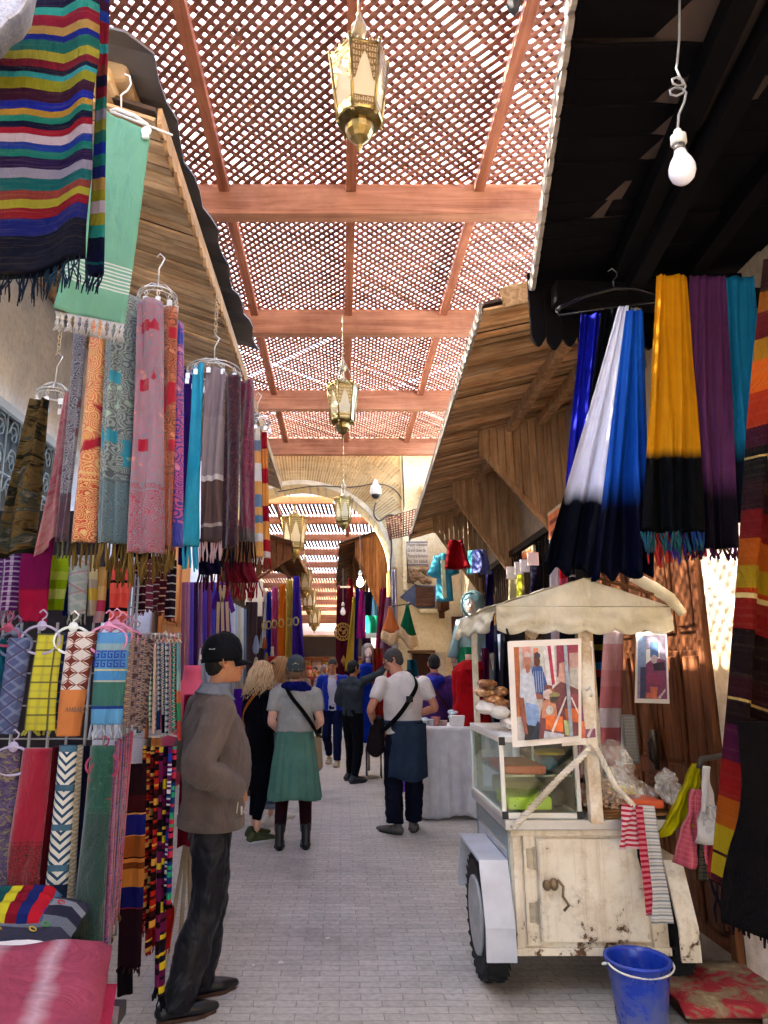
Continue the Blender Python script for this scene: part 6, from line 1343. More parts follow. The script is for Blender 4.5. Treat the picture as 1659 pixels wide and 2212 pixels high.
# blue bucket
g0 = G(1376, 2212 + 20); bx, by = .0, 0
by = 3.62; bx = (1376 - 738) / FPX * (by * math.cos(PITCH) - 1.3 * math.sin(PITCH))
bu = E('bucket', (bx, by, 0), 'blue plastic bucket with white wire handle standing beside the cart wheel', 'bucket')
prof = [(.085, .0), (.092, .002), (.098, .02), (.103, .08), (.112, .17), (.116, .18), (.116, .20), (.119, .205), (.126, .25), (.132, .252), (.132, .262), (.122, .262), (.118, .25), (.10, .08), (.088, .012), (.001, .01)]
def bkt():
    t = T('blue_plastic', .35, .5); n = t.noise(t.ob(), 6, 6, .7); z = t.xyz(t.ob())[2]
    t.col(t.mix(t.m_('MULTIPLY', t.step(t.m_('SUBTRACT', n, t.m_('MULTIPLY', z, .9)), .34, .08), .7), '0E34A0', '5A6080')); t.rough(t.ramp(n, [(.4, (.25,) * 3), (.7, (.6,) * 3)])); return t.m
s_ = 1.13; MB().lathe((bx, by, .0), [(a * s_, b_ * s_) for a, b_ in prof], 40).build('pail', bkt(), bu, True)
hp = [(bx + .148 * math.cos(a), by - .035 - .10 * math.sin(a), .285 - .028 * math.sin(a)) for a in [math.pi * i / 16 for i in range(17)]]
MB().tube(hp, .0045).tube([(bx + .132, by, .272), (bx + .165, by, .268)], .006).tube([(bx - .132, by, .272), (bx - .165, by, .268)], .006).build('handle', paint('D8D4C8', .4), bu, True)
# planks with worn red mat at the right
pl_ = E('plank_platform', (1.95, 3.9, 0), 'low worn wooden platform with a peeling red mat at the foot of the door', 'platform')
MB().box(1.58, 2.6, 3.62, 4.15, .02, .09).build('planks', wood('6A4E3A', '3A2A20', 'x'), pl_, bevel=.006)
def matm():
    t = T('mat', .8); n = t.noise(t.ob(), 7, 8, .7, .6); t.col(t.ramp(n, [(.40, '8A1A24'), (.46, '9A2A30'), (.5, '7A6048'), (.6, '8A7A5A'), (.68, 'A89870')])); t.bump(n, .6, .01); return t.m
v_ = []; f_ = []
for j in range(13):
    for i in range(25):
        x, y = lerp(1.56, 2.45, i / 24), lerp(3.58, 4.12, j / 12); v_.append((x + (.02 * mnoise.noise(Vector((0, y * 9, 1))) if i in (0, 24) else 0), y + (.03 * mnoise.noise(Vector((x * 9, 0, 2))) if j == 0 else 0), .093 + .012 * abs(mnoise.noise(Vector((x * 7, y * 7, 3)))) - (.03 if j == 0 else 0)))
for j in range(12):
    for i in range(24): a = j * 25 + i; f_.append((a, a + 1, a + 26, a + 25))
mo = obj('red_mat', v_, f_, matm(), pl_); s2_ = mo.modifiers.new('s', 'SOLIDIFY'); s2_.thickness = .006
# hanging bags by the door
hang('yellow_bag', 1496, 1512, 1650, 1414, 1506, 1815, 3.80, plain('E8DC10', .25, .35, 'B8B40C'), 'bright yellow plastic bag hanging on the door hook', 'bag', None, None, 2.2, .03, .05, seed=51, ny=30, wv=.02, gather=.4, v1r=1770)
hang('net_sack', 1494, 1514, 1706, 1462, 1524, 1868, 3.74, check('D86878', 'C04A5C', 'E8909A', 60, .5, .5), 'pink net sack hanging between the yellow and the white bag', 'bag', None, None, 1.6, .03, .06, seed=52, ny=30, wv=.015, gather=.4, v1r=1880)
hang('mesh_bag', 1530, 1552, 1815, 1512, 1562, 1900, 3.72, check('A02830', '78181E', 'C04A50', 60, .5, .5), 'red mesh bag lowest beside the door', 'bag', None, None, 1.6, .025, .05, seed=53, ny=20, wv=.015)
filmbag(W(1442, 1700, 3.86), .06, .05, .07, 'clear plastic bag tied to the yellow one', 54, amp=.5)
wbg = hang('white_bag', 1518, 1530, 1655, 1502, 1560, 1822, 3.66, plain('D8D4D0', .6, .2), 'white cloth bag with grey letters AIF hanging beside the striped shawl', 'bag', None, None, 1.2, .02, .05, seed=55, ny=24, wv=.03)
p = W(1518, 1775, 3.58); text_mesh('AÏF', .085, (p.x, p.y, p.z - .02), (R(90), R(-22), 0), paint('7A7C80', .6), wbg); p = W(1526, 1800, 3.58); text_mesh('@coca', .03, (p.x, p.y, p.z), (R(90), R(-22), 0), paint('8A8C90', .6), wbg)
hang('dark_straps', 1508, 1530, 1800, 1502, 1540, 1900, 3.72, check('2A2620', '5A5040', '14120E', 30, .4, .6), 'dark striped strap bag under the white cloth bag', 'bag', None, None, 1, .015, .03, seed=56, ny=14)
hk = W(1514, 1640, 3.75); tag(MB().tube([hk + Vector((.25, .1, .02)), hk, hk + Vector((-.02, -.01, -.04))], .014).build('door_hook', paint('2A2624', .5), None, True), 'dark hook by the door carrying the bags', 'hook')
# radiator grille + gingham
rg_ = E('metal_grille', W(1360, 1595, 5.0), 'grey wire-mesh heater panel leaning on the door behind the cart', 'heater')
a, b_ = W(1340, 1545, 5.0), W(1384, 1650, 5.0); MB().box(a.x, b_.x, 5.0, 5.08, b_.z, a.z).build('casing', paint('8A8A86', .5, .2), rg_, bevel=.012); m = MB()
for k in range(14): z = lerp(b_.z + .02, a.z - .02, k / 13); m.box(a.x + .02, b_.x - .02, 4.99, 4.999, z, z + .009)
for k in range(8): x = lerp(a.x + .02, b_.x - .03, k / 7); m.box(x, x + .004, 4.985, 4.9895, b_.z + .02, a.z - .01)
m.build('mesh', paint('C4C2BC', .4, .2), rg_)
hang('gingham_cloth', 1304, 1346, 1362, 1292, 1340, 1655, 4.95, bands(((0, 'E8D4D4'), (.1, 'D8A0A0'), (.3, 'D08A90'), (.42, 'C8787E'), (.58, 'D8CCD4'), (.72, 'C8707A')), .004), 'long pink and white checked cloth hanging behind the cart', 'cloth', None, None, 1, .015, .03)
hang('dark_textile', 1210, 1308, 1360, 1205, 1300, 1690, 5.3, bands(((0, '0E1014'), (.1, '6A6018'), (.14, '101014'), (.22, '1A5A8A'), (.27, '7A1A18'), (.32, '0C0C12'), (.45, '6A6020'), (.48, '0C0C14'), (.6, '5A5A1A'), (.62, '0A0A10')), .006), 'dark striped textile hanging in shadow behind the cart post', 'cloth', None, None, 2, .02, .03)
hang('pink_print_cloth', 1250, 1262, 1560, 1250, 1262, 1680, 4.85, geo('E8C8D4', 'A83A5A', '6A1A3A', .4, 20, 1), 'thin pink printed cloth edge beside the cart post', 'cloth', None, None, .5, .01, .02, ny=12)
# ================= table with white cloth =================
tx0, tx1, ty0, ty1, tz = .885, 1.95, 8.15, 9.0, .95
tbl = E('market_table', (1.4, 8.6, 0), 'long market table standing behind the sweets cart under the white plastic cloth', 'table')
MB().box(tx0, tx1, ty0, ty1, tz - .04, tz).build('tabletop', wood('8A6A48', '5A4028', 'x'), tbl)
for x in (tx0 + .03, tx1 - .07):
    for y in (ty0 + .03, ty1 - .07): MB().box(x, x + .04, y, y + .04, 0, tz - .041).build('leg', wood('8A6A48', '5A4028', 'z'), tbl)
path = [(tx1 + .02, ty0 - .02), (tx0 + .03, ty0 - .02), (tx0 - .01, ty0 + .0), (tx0 - .03, ty0 + .06), (tx0 - .03, ty1 + .02)]
vs, fs, uv = [], [], []; NP = 110; NZ = 26
def along(p, t):
    L_ = [math.dist(p[i], p[i + 1]) for i in range(len(p) - 1)]; d = t * sum(L_)
    for i, l in enumerate(L_):
        if d <= l or i == len(L_) - 1: q = min(1, d / l); return (lerp(p[i][0], p[i + 1][0], q), lerp(p[i][1], p[i + 1][1], q)), ((p[i + 1][1] - p[i][1]) / l, -(p[i + 1][0] - p[i][0]) / l)
        d -= l
for j in range(NZ + 1):
    for i in range(NP + 1):
        (x, y), nr = along(path, i / NP); q = j / NZ; a = .022 * q * (math.sin(i * .75 + math.sin(i * .13) * 2) + .7 * mnoise.noise(Vector((i * .09, q * 3, 4))) * 2) + .01 * q
        k = -1
        vs.append((x + nr[0] * a * k, y + nr[1] * a * k, lerp(tz + .004, .03 + .02 * math.sin(i * .21), q))); uv.append((i / NP, q))
for j in range(NZ):
    for i in range(NP): a = j * (NP + 1) + i; fs.append((a, a + 1, a + NP + 2, a + NP + 1))
b0 = len(vs); vs += [(tx0 - .03, ty0 - .02, tz + .005), (tx1 + .02, ty0 - .02, tz + .005), (tx1 + .02, ty1 + .02, tz + .005), (tx0 - .03, ty1 + .02, tz + .005)]; uv += [(0, 0)] * 4; fs.append((b0, b0 + 1, b0 + 2, b0 + 3))
tcl = obj('tablecloth', vs, fs, plain('F4F4FA', .35, .15, 'FFFFFF', .9), None, uv, True); s3 = tcl.modifiers.new('s', 'SOLIDIFY'); s3.thickness = .003; tag(tcl, 'white plastic tablecloth reaching to the ground on the market table', 'tablecloth')
rnd = random.Random(19)
for k, (u, v, w_, h_, cc, nm, lb) in enumerate(((915, 1566, 16, 10, 'D0D8D0', 'tub', 'clear lidded tub at the left corner of the table'), (932, 1562, 14, 12, 'E4E8EC', 'tub', 'second clear tub behind the red one'), (942, 1560, 18, 16, 'D88A80', 'tub', 'tub with red sweets on the table'), (958, 1564, 16, 10, 'D8B0A8', 'tub', 'flat tub with pink sweets on the table'), (988, 1556, 30, 22, 'E8E4DC', 'box', 'white wrapped nougat box in the middle of the table'), (1012, 1566, 14, 12, 'D8D8C0', 'box', 'small pale box right of the white wrapped box'), (1018, 1574, 10, 8, 'B8C850', 'box', 'small lime green packet at the table edge'))):
    p = W(u, v + h_ / 2, 8.45); k2 = 8.3 / FPX; 
    if nm == 'tub': o = MB().lathe((p.x, p.y, tz + .008), [(w_ * k2 * .42, 0), (w_ * k2 * .5, h_ * k2), (w_ * k2 * .54, h_ * k2 * 1.02), (w_ * k2 * .54, h_ * k2 * 1.15)], 16).build('plastic_tub', paint(cc, .25, .3, 30), None, True)
    else: o = MB().box(p.x - w_ * k2 / 2, p.x + w_ * k2 / 2, p.y - .08, p.y + .08, tz + .008, tz + .008 + h_ * k2).build('wrapped_box', paint(cc, .3, .15, 20), None, bevel=.01)
    tag(o, lb, nm)
for k, (u, v, lb) in enumerate(((985, 1542, 'crumpled clear plastic bag on the white wrapped box'), (1018, 1548, 'crumpled plastic bag at the right back of the table'), (908, 1560, 'small plastic bag by the elbow of the man in the white shirt'))):
    p = W(u, v, 8.5); p.z = max(p.z, tz + .05); filmbag(p, .09, .08, .05, lb, 70 + k, 'plastic_bag', paint('C8D4E0', .2, .35, 25), .5)
# ================= right wall shop goods =================
for k, (u0, u1, v0, v1, Y, cc, c2, lb) in enumerate(((1050, 1066, 1235, 1410, 8.7, '1A1440', '2A1A5A', 'long indigo garment hanging right of the hooded mannequin'), (1068, 1086, 1350, 1560, 8.2, '0E1024', '1A1A30', 'navy garment with a pale tie below the awning corner'), (1040, 1056, 1400, 1560, 8.4, '6A1440', '4A0E2E', 'wine red garment between the red robe and the navy one'), (1082, 1098, 1350, 1530, 7.9, '101018', '1E1E2A', 'black garment just behind the nut bags'))):
    hang('long_garment', u0, u1, v0, u0 - 2, u1 + 2, v1, Y, plain(cc, .7, .08, c2), lb, 'garment', 'garments hanging along the right wall', None, 1.2, .02, .04, seed=200 + k)
tag(MB().tube([W(1078, 1370, 8.1), W(1085, 1440, 8.1), W(1094, 1500, 8.1)], [.02, .035, .03], 8).build('pale_tie', plain('C8D8F0', .5), None, True), 'pale blue twisted tie on the navy garment', 'tie')
M_ol = wood('8A6238', '543618', 'z', 1)
shp = E('carved_shop_front', (WR, 7.5, 0), 'carved dark wooden shop front with tiled panels on the right wall', 'shop')
MB().box(WR - .22, WR - .001, 6.1, 10.9, 2.05, 2.3).build('lintel', M_ol, shp, bevel=.01)
for y in (6.1, 7.6, 9.2, 10.7): MB().box(WR - .2, WR - .002, y, y + .14, 0, 2.049).build('post', M_ol, shp, bevel=.01)
MB().box(WR - .06, WR - .003, 6.25, 10.6, .6, 2.04).build('back_panel', paint('241C18', .8), shp)
m = MB()
for y in [6.3 + .12 * k for k in range(34)]: m.tube([(WR - .12, y, 2.31), (WR - .12, y, 2.92)], .014, 6)
m.box(WR - .16, WR - .06, 6.2, 10.5, 2.93, 3.0); m.build('turned_screen', wood('4A3626', '2A1C12', 'z'), shp)
MB().box(WR - .05, WR - .004, 6.2, 10.5, 2.301, 2.929).build('dark_backing', paint('1A1412', .8), shp)
for k, (y, z, lb) in enumerate(((6.0, 2.75, 'framed orange lettered board at the right end of the shop front'), (7.0, 2.55, 'second framed orange lettered board under the gable boards'))):
    o = E('framed_board', (WR - .26, y, z), lb, 'board', 'framed orange boards on the carved shop front'); MB().box(WR - .27, WR - .23, y, y + .42, z - .28, z + .28).build('frame', paint('D0B890', .6), o, bevel=.01)
    MB().box(WR - .278, WR - .2705, y + .04, y + .38, z - .24, z + .24).build('panel', paint('D8702A', .6, .4, 20), o); m = MB()
    for r_ in range(4): m.box(WR - .281, WR - .2785, y + .1, y + .32, z - .16 + r_ * .1, z - .12 + r_ * .1)
    m.build('lettering', paint('6A1E10', .7), o)
a = W(1190, 1280, 6.0)
hang('white_banner', 1186, 1206, 1165, 1190, 1210, 1420, 5.75, plain('D8D4E0', .7), 'plain white vertical banner beside the carved shop front', 'banner', None, None, .8, .01, .01)
hang('red_banner', 1208, 1226, 1200, 1212, 1228, 1400, 5.7, bands(((0, 'B81424'), (.25, 'C8506A')), .003), 'red and pink cloth hanging right of the white banner', 'banner', None, None, .8, .01, .01)
hang('dark_motif_cloth', 1228, 1242, 1220, 1230, 1246, 1330, 5.6, bands(((0, '14121E'), (.2, 'B0A8A8'), (.24, '14121E'), (.4, 'B0A8A8'), (.44, '14121E'), (.7, 'A8A020'), (.8, '14121E')), .003), 'dark cloth with white bars next to the awning peak', 'cloth', None, None, .8, .01, .01, ny=14)
for k, (u0, u1, v0, v1, cc, lb) in enumerate(((1100, 1122, 1245, 1340, 'C8B890', 'beige embroidered kaftan above the awning'), (1118, 1138, 1235, 1320, 'C8C82A', 'lime yellow kaftan above the awning'), (1130, 1150, 1230, 1310, '6A5438', 'brown lace kaftan above the awning'), (1146, 1168, 1215, 1310, '14102A', 'black-blue kaftan right of the lace one above the awning'))):
    kk = hang('embroidered_kaftan', u0, u1, v0, u0 - 4, u1 + 2, v1, 6.9 - .15 * k, plain(cc, .5, .1), lb, 'kaftan', 'embroidered kaftans above the cart awning', None, 1, .02, .04, seed=220 + k, ny=20)
    p = W(u0 + 6, v0 - 8, 6.85 - .15 * k); MB().box(p.x - .05, p.x + .05, p.y, p.y + .02, p.z - .06, p.z + .06).build('label_card', paint('E8DCD8', .6), kk)
# garments in front of yellow wall
def robe(u, v0, v1, Y, wtop, wbot, mat, label, arms=None, name='hanging_robe', trim=None, cat='robe'):
    k2 = (W(u + 1, v0, Y) - W(u, v0, Y)).length; c = W(u, v0, Y); H = (W(u, v0, Y) - W(u, v1, Y)).z; r = E(name, c, label, cat)
    m = MB(); n = 36; vs = []; uvs = []; nz = 20
    for j in range(nz + 1):
        q = j / nz; wd = lerp(wtop, wbot, q ** .8) * k2 / 2 * (.45 + .55 * min(1, q * 9)); dp = lerp(.06, .14, q)
        for i in range(n):
            a = 2 * math.pi * i / n; f = 1 + (.12 * q) * math.sin(a * 7 + 1.3) + .05 * q * math.sin(a * 3 + q * 3)
            vs.append((c.x + wd * math.cos(a) * f, c.y + dp * math.sin(a) * f, c.z - H * q)); uvs.append((i / n, q))
    fs = [(j * n + i, j * n + (i + 1) % n, (j + 1) * n + (i + 1) % n, (j + 1) * n + i) for j in range(nz) for i in range(n)]; fs.append(tuple(range(n))[::-1])
    fs.append(tuple(nz * n + i for i in range(n)))
    obj('robe_body', vs, fs, mat, r, uvs, True)
    if arms:
        for sd, (ax, az) in zip((-1, 1), arms):
            if ax is None: continue
            s0 = c + Vector((sd * wtop * k2 * .42, 0, -.07)); MB().tube([s0 - Vector((sd * .05, 0, 0)), s0, s0 + Vector((ax * .5, -.02, az * .5)), s0 + Vector((ax, -.03, az))], [.05, .07, .07, .085], 12).build('sleeve', mat, r, True)
    if trim:
        m = MB(); m.bar((c.x - .02, c.y - .1, c.z - .1), (c.x - .02, c.y - .165, c.z - H * .97), .05, .02, (0, 1, 0)); m.build('trim', trim, r)
    return r
robe(957, 1196, 1298, 8.8, 26, 34, plain('4ABCD8', .5, .3, '6AD0E8'), 'light blue velvet robe with pale trim hanging in front of the yellow wall', ((-.07, -.22), (.05, -.2)), trim=plain('D8E0B8', .6))
hang('red_garment', 968, 1000, 1168, 960, 1016, 1228, 7.9, plain('B8081C', .5, .2, '8A0614'), 'crimson folded garment with lace hem hanging under the right canopy', 'garment', None, (.02, plain('C8506A', .6, .2), .006), 1.4, .05, .1, seed=240, ny=16)
hang('lace_garment', 1012, 1022, 1190, 1008, 1026, 1240, 8.2, plain('6AE0E8', .5, .3), 'aqua garment edge left of the blue lace one', 'garment', None, None, 1, .03, .05, seed=241, ny=16)
hang('lace_garment', 1022, 1050, 1188, 1018, 1062, 1240, 8.1, paisley('1E3AC0', 'B0B8D8', '1420A0', '1E3AC0', .5, 14, .95, None, 30, 0.), 'royal blue lace garment hanging at the lower end of the right canopy', 'garment', None, None, 2, .04, .05, seed=242, ny=16)
for (u, v, Y, l, cc, lb) in ((843, 1310, 11.6, None, 'F08848', 'orange headscarf with lace edge on the wall peg'), (880, 1306, 11.6, None, '0E6A48', 'dark green headscarf with lace edge on the wall peg')):
    k2 = 11.6 / FPX; c = W(u, v, Y); r = E('draped_headscarf', c, lb, 'headscarf', 'headscarves on the wall peg')
    H = (74 if cc[0] == 'F' else 82) * k2; vs = []; n = 32; nz = 14; fs = []
    for j in range(nz + 1):
        q = j / nz; wd = lerp(2, 19 if cc[0] == 'F' else 17, min(1, q * 1.2)) * k2
        for i in range(n):
            a = 2 * math.pi * i / n; f = 1 + .25 * q * math.sin(a * 5 + 2)
            vs.append((c.x + wd * math.cos(a) * f, c.y + .5 * wd * math.sin(a) * f, c.z - H * q * (1 - .12 * math.cos(a * 2) * q) - (0 if cc[0] == 'F' else .12 * q * math.cos(a))))
    fs = [(j * n + i, j * n + (i + 1) % n, (j + 1) * n + (i + 1) % n, (j + 1) * n + i) for j in range(nz) for i in range(n)]
    o = obj('drape', vs[:(nz - 3) * n], fs[:(nz - 4) * n], plain(cc, .5, .15), r, None, True); o2 = obj('lace_edge', vs[(nz - 4) * n:], [tuple(x - (nz - 4) * n for x in f) for f in fs[(nz - 4) * n:]], paint('D8B88A', .7, .5, 60), r, None, True)
    for q_ in (o, o2): s_ = q_.modifiers.new('s', 'SOLIDIFY'); s_.thickness = .006
a, b_ = W(836, 1312, 11.7), W(884, 1304, 11.7); tag(MB().tube([a, b_], .012).ball(b_, .03).build('wall_peg', paint('5A4A40', .5), None, True), 'dark horizontal peg bar carrying the orange and green headscarves', 'peg')
hang('long_robe', 822, 836, 1270, 806, 826, 1455, 11.9, plain('8A1440', .5, .1, '6A1034'), 'long raspberry robe hanging at the right jamb of the arch', 'robe', None, None, 1.3, .04, .06); hang('long_robe', 834, 846, 1290, 818, 846, 1420, 11.8, plain('9A6A80', .6, .2, '8A5A74'), 'long mauve robe hanging at the right jamb of the arch', 'robe', None, None, 1.5, .04, .06)
hang('long_robe', 846, 856, 1230, 846, 860, 1440, 12.4, plain('B8B4C4', .6, .2), 'pale lavender plastic-covered robe against the arch jamb', 'robe', None, None, 1., .03, .05)
# far right shop beyond the arch
for k, (u0, u1, v0, b0_, b1_, v1, Y, cc, lb) in enumerate(((728, 752, 1265, 724, 762, 1462, 14.6, '5A0E2A', 'long burgundy robe with gold medallion beyond the arch'), (752, 762, 1250, 752, 766, 1340, 14.9, 'A81428', 'red robe behind the burgundy one'), (762, 768, 1290, 744, 772, 1450, 14.3, 'C8A83A', 'mustard gold robe beside the burgundy one'), (768, 776, 1270, 764, 774, 1430, 14.2, '1E1A7A', 'deep blue robe beyond the arch right of the gold one'), (776, 786, 1275, 770, 790, 1380, 14.0, '8A1070', 'magenta robe beyond the arch'), (786, 806, 1278, 788, 812, 1360, 14.4, '1A2038', 'navy striped garments beyond the arch'), (790, 818, 1330, 790, 822, 1370, 13.4, '1E9A78', 'sea green square scarf with lace hem beyond the arch'), (806, 816, 1270, 800, 814, 1360, 13.9, '6AA8E0', 'sky blue plastic-covered robe beyond the arch'), (782, 800, 1365, 782, 810, 1480, 14.6, '3A1A4A', 'dark violet robe low beyond the arch'))):
    o = hang('long_robe', u0, u1, v0, b0_, b1_, v1, Y, plain(cc, .5, .12), lb, 'robe', 'robes hanging in the right shop beyond the arch', None, 1.5, .04, .05, seed=260 + k, ny=24)
    if k == 0:
        p = W(741, 1365, Y - .08); m = MB()
        for rr in (.10, .17): m.tube([p + Vector((rr * math.cos(a * .35), -.06, rr * math.sin(a * .35))) for a in range(18)], .015, 6, closed=True)
        for a in range(16): m.ball(p + Vector((.14 * math.cos(a * .393), -.06, .14 * math.sin(a * .393))), .018)
        for a in range(5): m.ball(p + Vector((random.uniform(-.05, .05), -.06, random.uniform(-.05, .05))), .025)
        q = W(742, 1428, Y - .1); m.prism([q + Vector((0, 0, .12)), q + Vector((.06, 0, 0)), q + Vector((0, 0, -.12)), q + Vector((-.06, 0, 0))], (0, -.02, 0)); m.build('gold_medallion', plain('C89A58', .5), o, True)
    if k == 6: a, b_ = W(790, 1370, Y - .06), W(822, 1372, Y - .06); MB().box(a.x, b_.x, a.y - .03, a.y, a.z - .07, a.z + .02).build('lace_hem', paint('D8E4DC', .7, .4, 60), o)
bulb(778, 1257, 12.8, 'lit bare bulb hanging in front of the right canopy beyond the arch', 1.7, True, ztop=4.3, coil=False); bulb(741, 1321, 14.2, 'unlit white bulb hanging above the burgundy robe', 1.5, False, ztop=3.6, coil=False)
tag(MB().bar(W(735, 1268, 13.6), W(757, 1268, 13.6), .03, .03).build('strip_light', paint('D8D4B0', .4), None), 'short pale strip light under the right far canopy', 'lamp')
ss = E('slatted_awning', W(875, 1135, 12.2), 'small tilted lattice awning with sun dapples between the arch and the right canopy', 'awning')
m = MB(); A, B, C_, D = W(834, 1118, 12.4), W(905, 1098, 11.6), W(898, 1152, 11.2), W(842, 1165, 12.0)
for k in range(11): q = k / 10; m.bar(A.lerp(D, q), B.lerp(C_, q), .045, .012, (0, -.5, 1))
for k in range(12): q = k / 11; m.bar(A.lerp(B, q), D.lerp(C_, q), .02, .012, (0, -.5, 1))
m.build('slats', wood('A06858', '7A4438', 'x'), ss)
# ================= mannequins =================
def mann_head(c, s, matskin, par, hood=None, face=-1):
    pass
hm = E('hooded_mannequin', W(1022, 1430, 9.4), 'mannequin in a hooded pale blue kaftan over a green dress raised above the table', 'mannequin')
c = W(1018, 1308, 9.4); k2 = 8.5 / FPX
MB().ball(c, .085, .10, .125, 20, 14).lathe(c, [(.045, -.2), (.045, -.08)], 12).ball(c + Vector((-.03, -.10, -.02)), .018, .03, .03).ball(c + Vector((-.03, -.088, -.06)), .03, .02, .012).build('head', paint('E4CFC4', .4, .05), hm, True)
MB().ball(c + Vector((.015, .035, .02)), .095, .10, .13, 22, 14, .03).ball(c + Vector((.06, .0, -.12)), .035, .05, .12, 16, 10).build('hair', paint('1A1216', .5), hm, True)
MB().ball(c + Vector((.045, .05, .035)), .145, .145, .175, 24, 16, .015).tube([c + Vector((.03 + .125 * math.cos(a * .393) - .05, -.055 + .03 * math.cos(a * .393), .01 + .155 * math.sin(a * .393))) for a in range(16)], .016, 8, closed=True).build('hood', plain('A0D4DC', .6, .2, 'B8E0E4'), hm, True)
rb_ = []; 
def tors(c, prof, n=28, rip=.05):
    vs = []; 
    for j, (z, rx, ry, ox) in enumerate(prof):
        for i in range(n):
            a = 2 * math.pi * i / n; f = 1 + rip * min(1, j / 4) * math.sin(6 * a + j * .25); vs.append(c + Vector((ox + rx * math.cos(a) * f, ry * math.sin(a) * f, z)))
    fs = [(j * n + i, j * n + (i + 1) % n, (j + 1) * n + (i + 1) % n, (j + 1) * n + i) for j in range(len(prof) - 1) for i in range(n)]; fs.append(tuple(range(n))); fs.append(tuple((len(prof) - 1) * n + i for i in reversed(range(n)))); return vs, fs
def smoothprof(pr, m_=5):
    out = []
    for a, b_ in zip(pr, pr[1:]):
        for k in range(m_): q = k / m_; q = q * q * (3 - 2 * q); out.append(tuple(lerp(x, y, q) for x, y in zip(a, b_)))
    return out + [pr[-1]]
v_, f_ = tors(c, smoothprof([(-.13, .05, .05, 0), (-.18, .16, .1, 0), (-.30, .2, .13, 0), (-.5, .17, .12, 0), (-.8, .24, .15, 0), (-1.5, .32, .2, .04)]), rip=.07); fixn(obj('kaftan', v_, f_, plain('B8DCE0', .6, .2, 'D8ECEC'), hm))
v_, f_ = tors(c + Vector((-.08, -.09, 0)), smoothprof([(-.55, .10, .1, 0), (-.7, .13, .13, 0), (-1.1, .16, .16, 0), (-1.5, .17, .18, 0)]), rip=.1); fixn(obj('green_dress', v_, f_, plain('0E8A5A', .5, .1, '0A6A44'), hm))
for sd, pts in ((-1, [(-.15, 0, -.2), (-.22, -.03, -.45), (-.28, -.08, -.68)]), (1, [(.17, 0, -.2), (.24, -.03, -.42), (.1, -.12, -.70)])):
    P = [c + Vector(p) for p in pts]; MB().tube(P, [.06, .065, .075], 12).build('sleeve', plain('A8D4DC', .6, .2, 'C8E4E4'), hm, True)
    h = P[-1]; hh = MB().tube([h, h + Vector((0, 0, -.06))], [.03, .035], 10)
    for f in range(4): hh.tube([h + Vector(((f - 1.5) * .017, 0, -.05)), h + Vector(((f - 1.5) * .02, -.01, -.12 + abs(f - 1.5) * .006))], [.009, .006], 6)
    hh.tube([h + Vector((sd * -.03, 0, -.03)), h + Vector((sd * -.045, -.01, -.08))], [.01, .007], 6).build('hand', paint('D8B8A4', .5, .05), hm, True)
MB().box(c.x - .25, c.x + .3, c.y - .2, c.y + .3, 0, c.z - 1.5).build('pedestal', wood('6A4A30', '40281A', 'z'), hm, bevel=.01)
rm = E('robe_mannequin', W(1012, 1560, 8.5), 'headless mannequin wearing a bright red hooded robe behind the nut bags', 'mannequin'); c = W(1014, 1420, 8.5)
MB().lathe(c, [(.05, -.06), (.048, .0), (.052, .03), (.045, .035)], 16).build('neck', paint('C8A890', .5, .05), rm, True)
v_, f_ = tors(c, smoothprof([(-.03, .07, .06, 0), (-.08, .14, .10, 0), (-.16, .2, .13, 0), (-.5, .20, .14, 0), (-.6, .22, .15, 0), (-.775, .23, .16, 0)]), rip=.09); fixn(obj('robe', v_, f_, plain('C80E1A', .6, .1, 'A80A14'), rm))
v_, f_ = tors(c + Vector((.03, -.06, 0)), smoothprof([(-.05, .10, .08, 0), (-.14, .14, .10, 0), (-.22, .11, .07, .01), (-.28, .03, .03, .02)]), rip=.05); fixn(obj('hood', v_, f_, plain('B80C18', .6, .1, 'A80A14'), rm))
MB().tube([(c.x, c.y, 0), (c.x, c.y, c.z - .9)], .02).build('stand', paint('4A4A4A', .4, metal=.6), rm, True)
bm_ = E('dress_mannequin', W(795, 1440, 11.2), 'mannequin with a short grey-blond wig in a bright blue dress by the right shop', 'mannequin'); c = W(795, 1408, 11.2)
MB().ball(c, .07, .085, .105, 18, 12).lathe(c, [(.04, -.2), (.04, -.06)], 12).ball(c + Vector((.01, -.085, -.01)), .012, .02, .022).ball(c + Vector((.01, -.078, -.05)), .022, .012, .009).ball(c + Vector((-.02, -.075, .015)), .012, .01, .006).ball(c + Vector((.04, -.075, .015)), .012, .01, .006).build('head', paint('E8D0C8', .4, .05), bm_, True)
MB().ball(c + Vector((0, .025, .03)), .098, .10, .105, 20, 14, .05).ball(c + Vector((-.075, .01, -.06)), .03, .06, .11).ball(c + Vector((.075, .01, -.06)), .03, .06, .11).build('wig', paint('8A7E78', .6, .4, 30), bm_, True)
v_, f_ = tors(c, smoothprof([(-.17, .06, .05, 0), (-.22, .16, .1, 0), (-.5, .17, .12, 0), (-.9, .2, .14, 0), (-1.35, .24, .17, 0)]), rip=.1); fixn(obj('dress', v_, f_, plain('1240C8', .5, .1, '0A30A8'), bm_))
MB().tube([c + Vector((-.15, 0, -.25)), c + Vector((-.2, -.02, -.5)), c + Vector((-.18, -.06, -.72))], [.05, .05, .045], 10).tube([c + Vector((.15, 0, -.25)), c + Vector((.2, -.02, -.5)), c + Vector((.18, -.06, -.72))], [.05, .05, .045], 10).build('sleeve', plain('1240C8', .5, .1, '0A30A8'), bm_, True)
MB().tube([(c.x, c.y, .1), (c.x, c.y, c.z - 1.3)], .02).lathe((c.x, c.y, 0), [(.16, 0), (.15, .02), (.03, .04)], 20).build('stand', paint('8A7A68', .4), bm_, True)
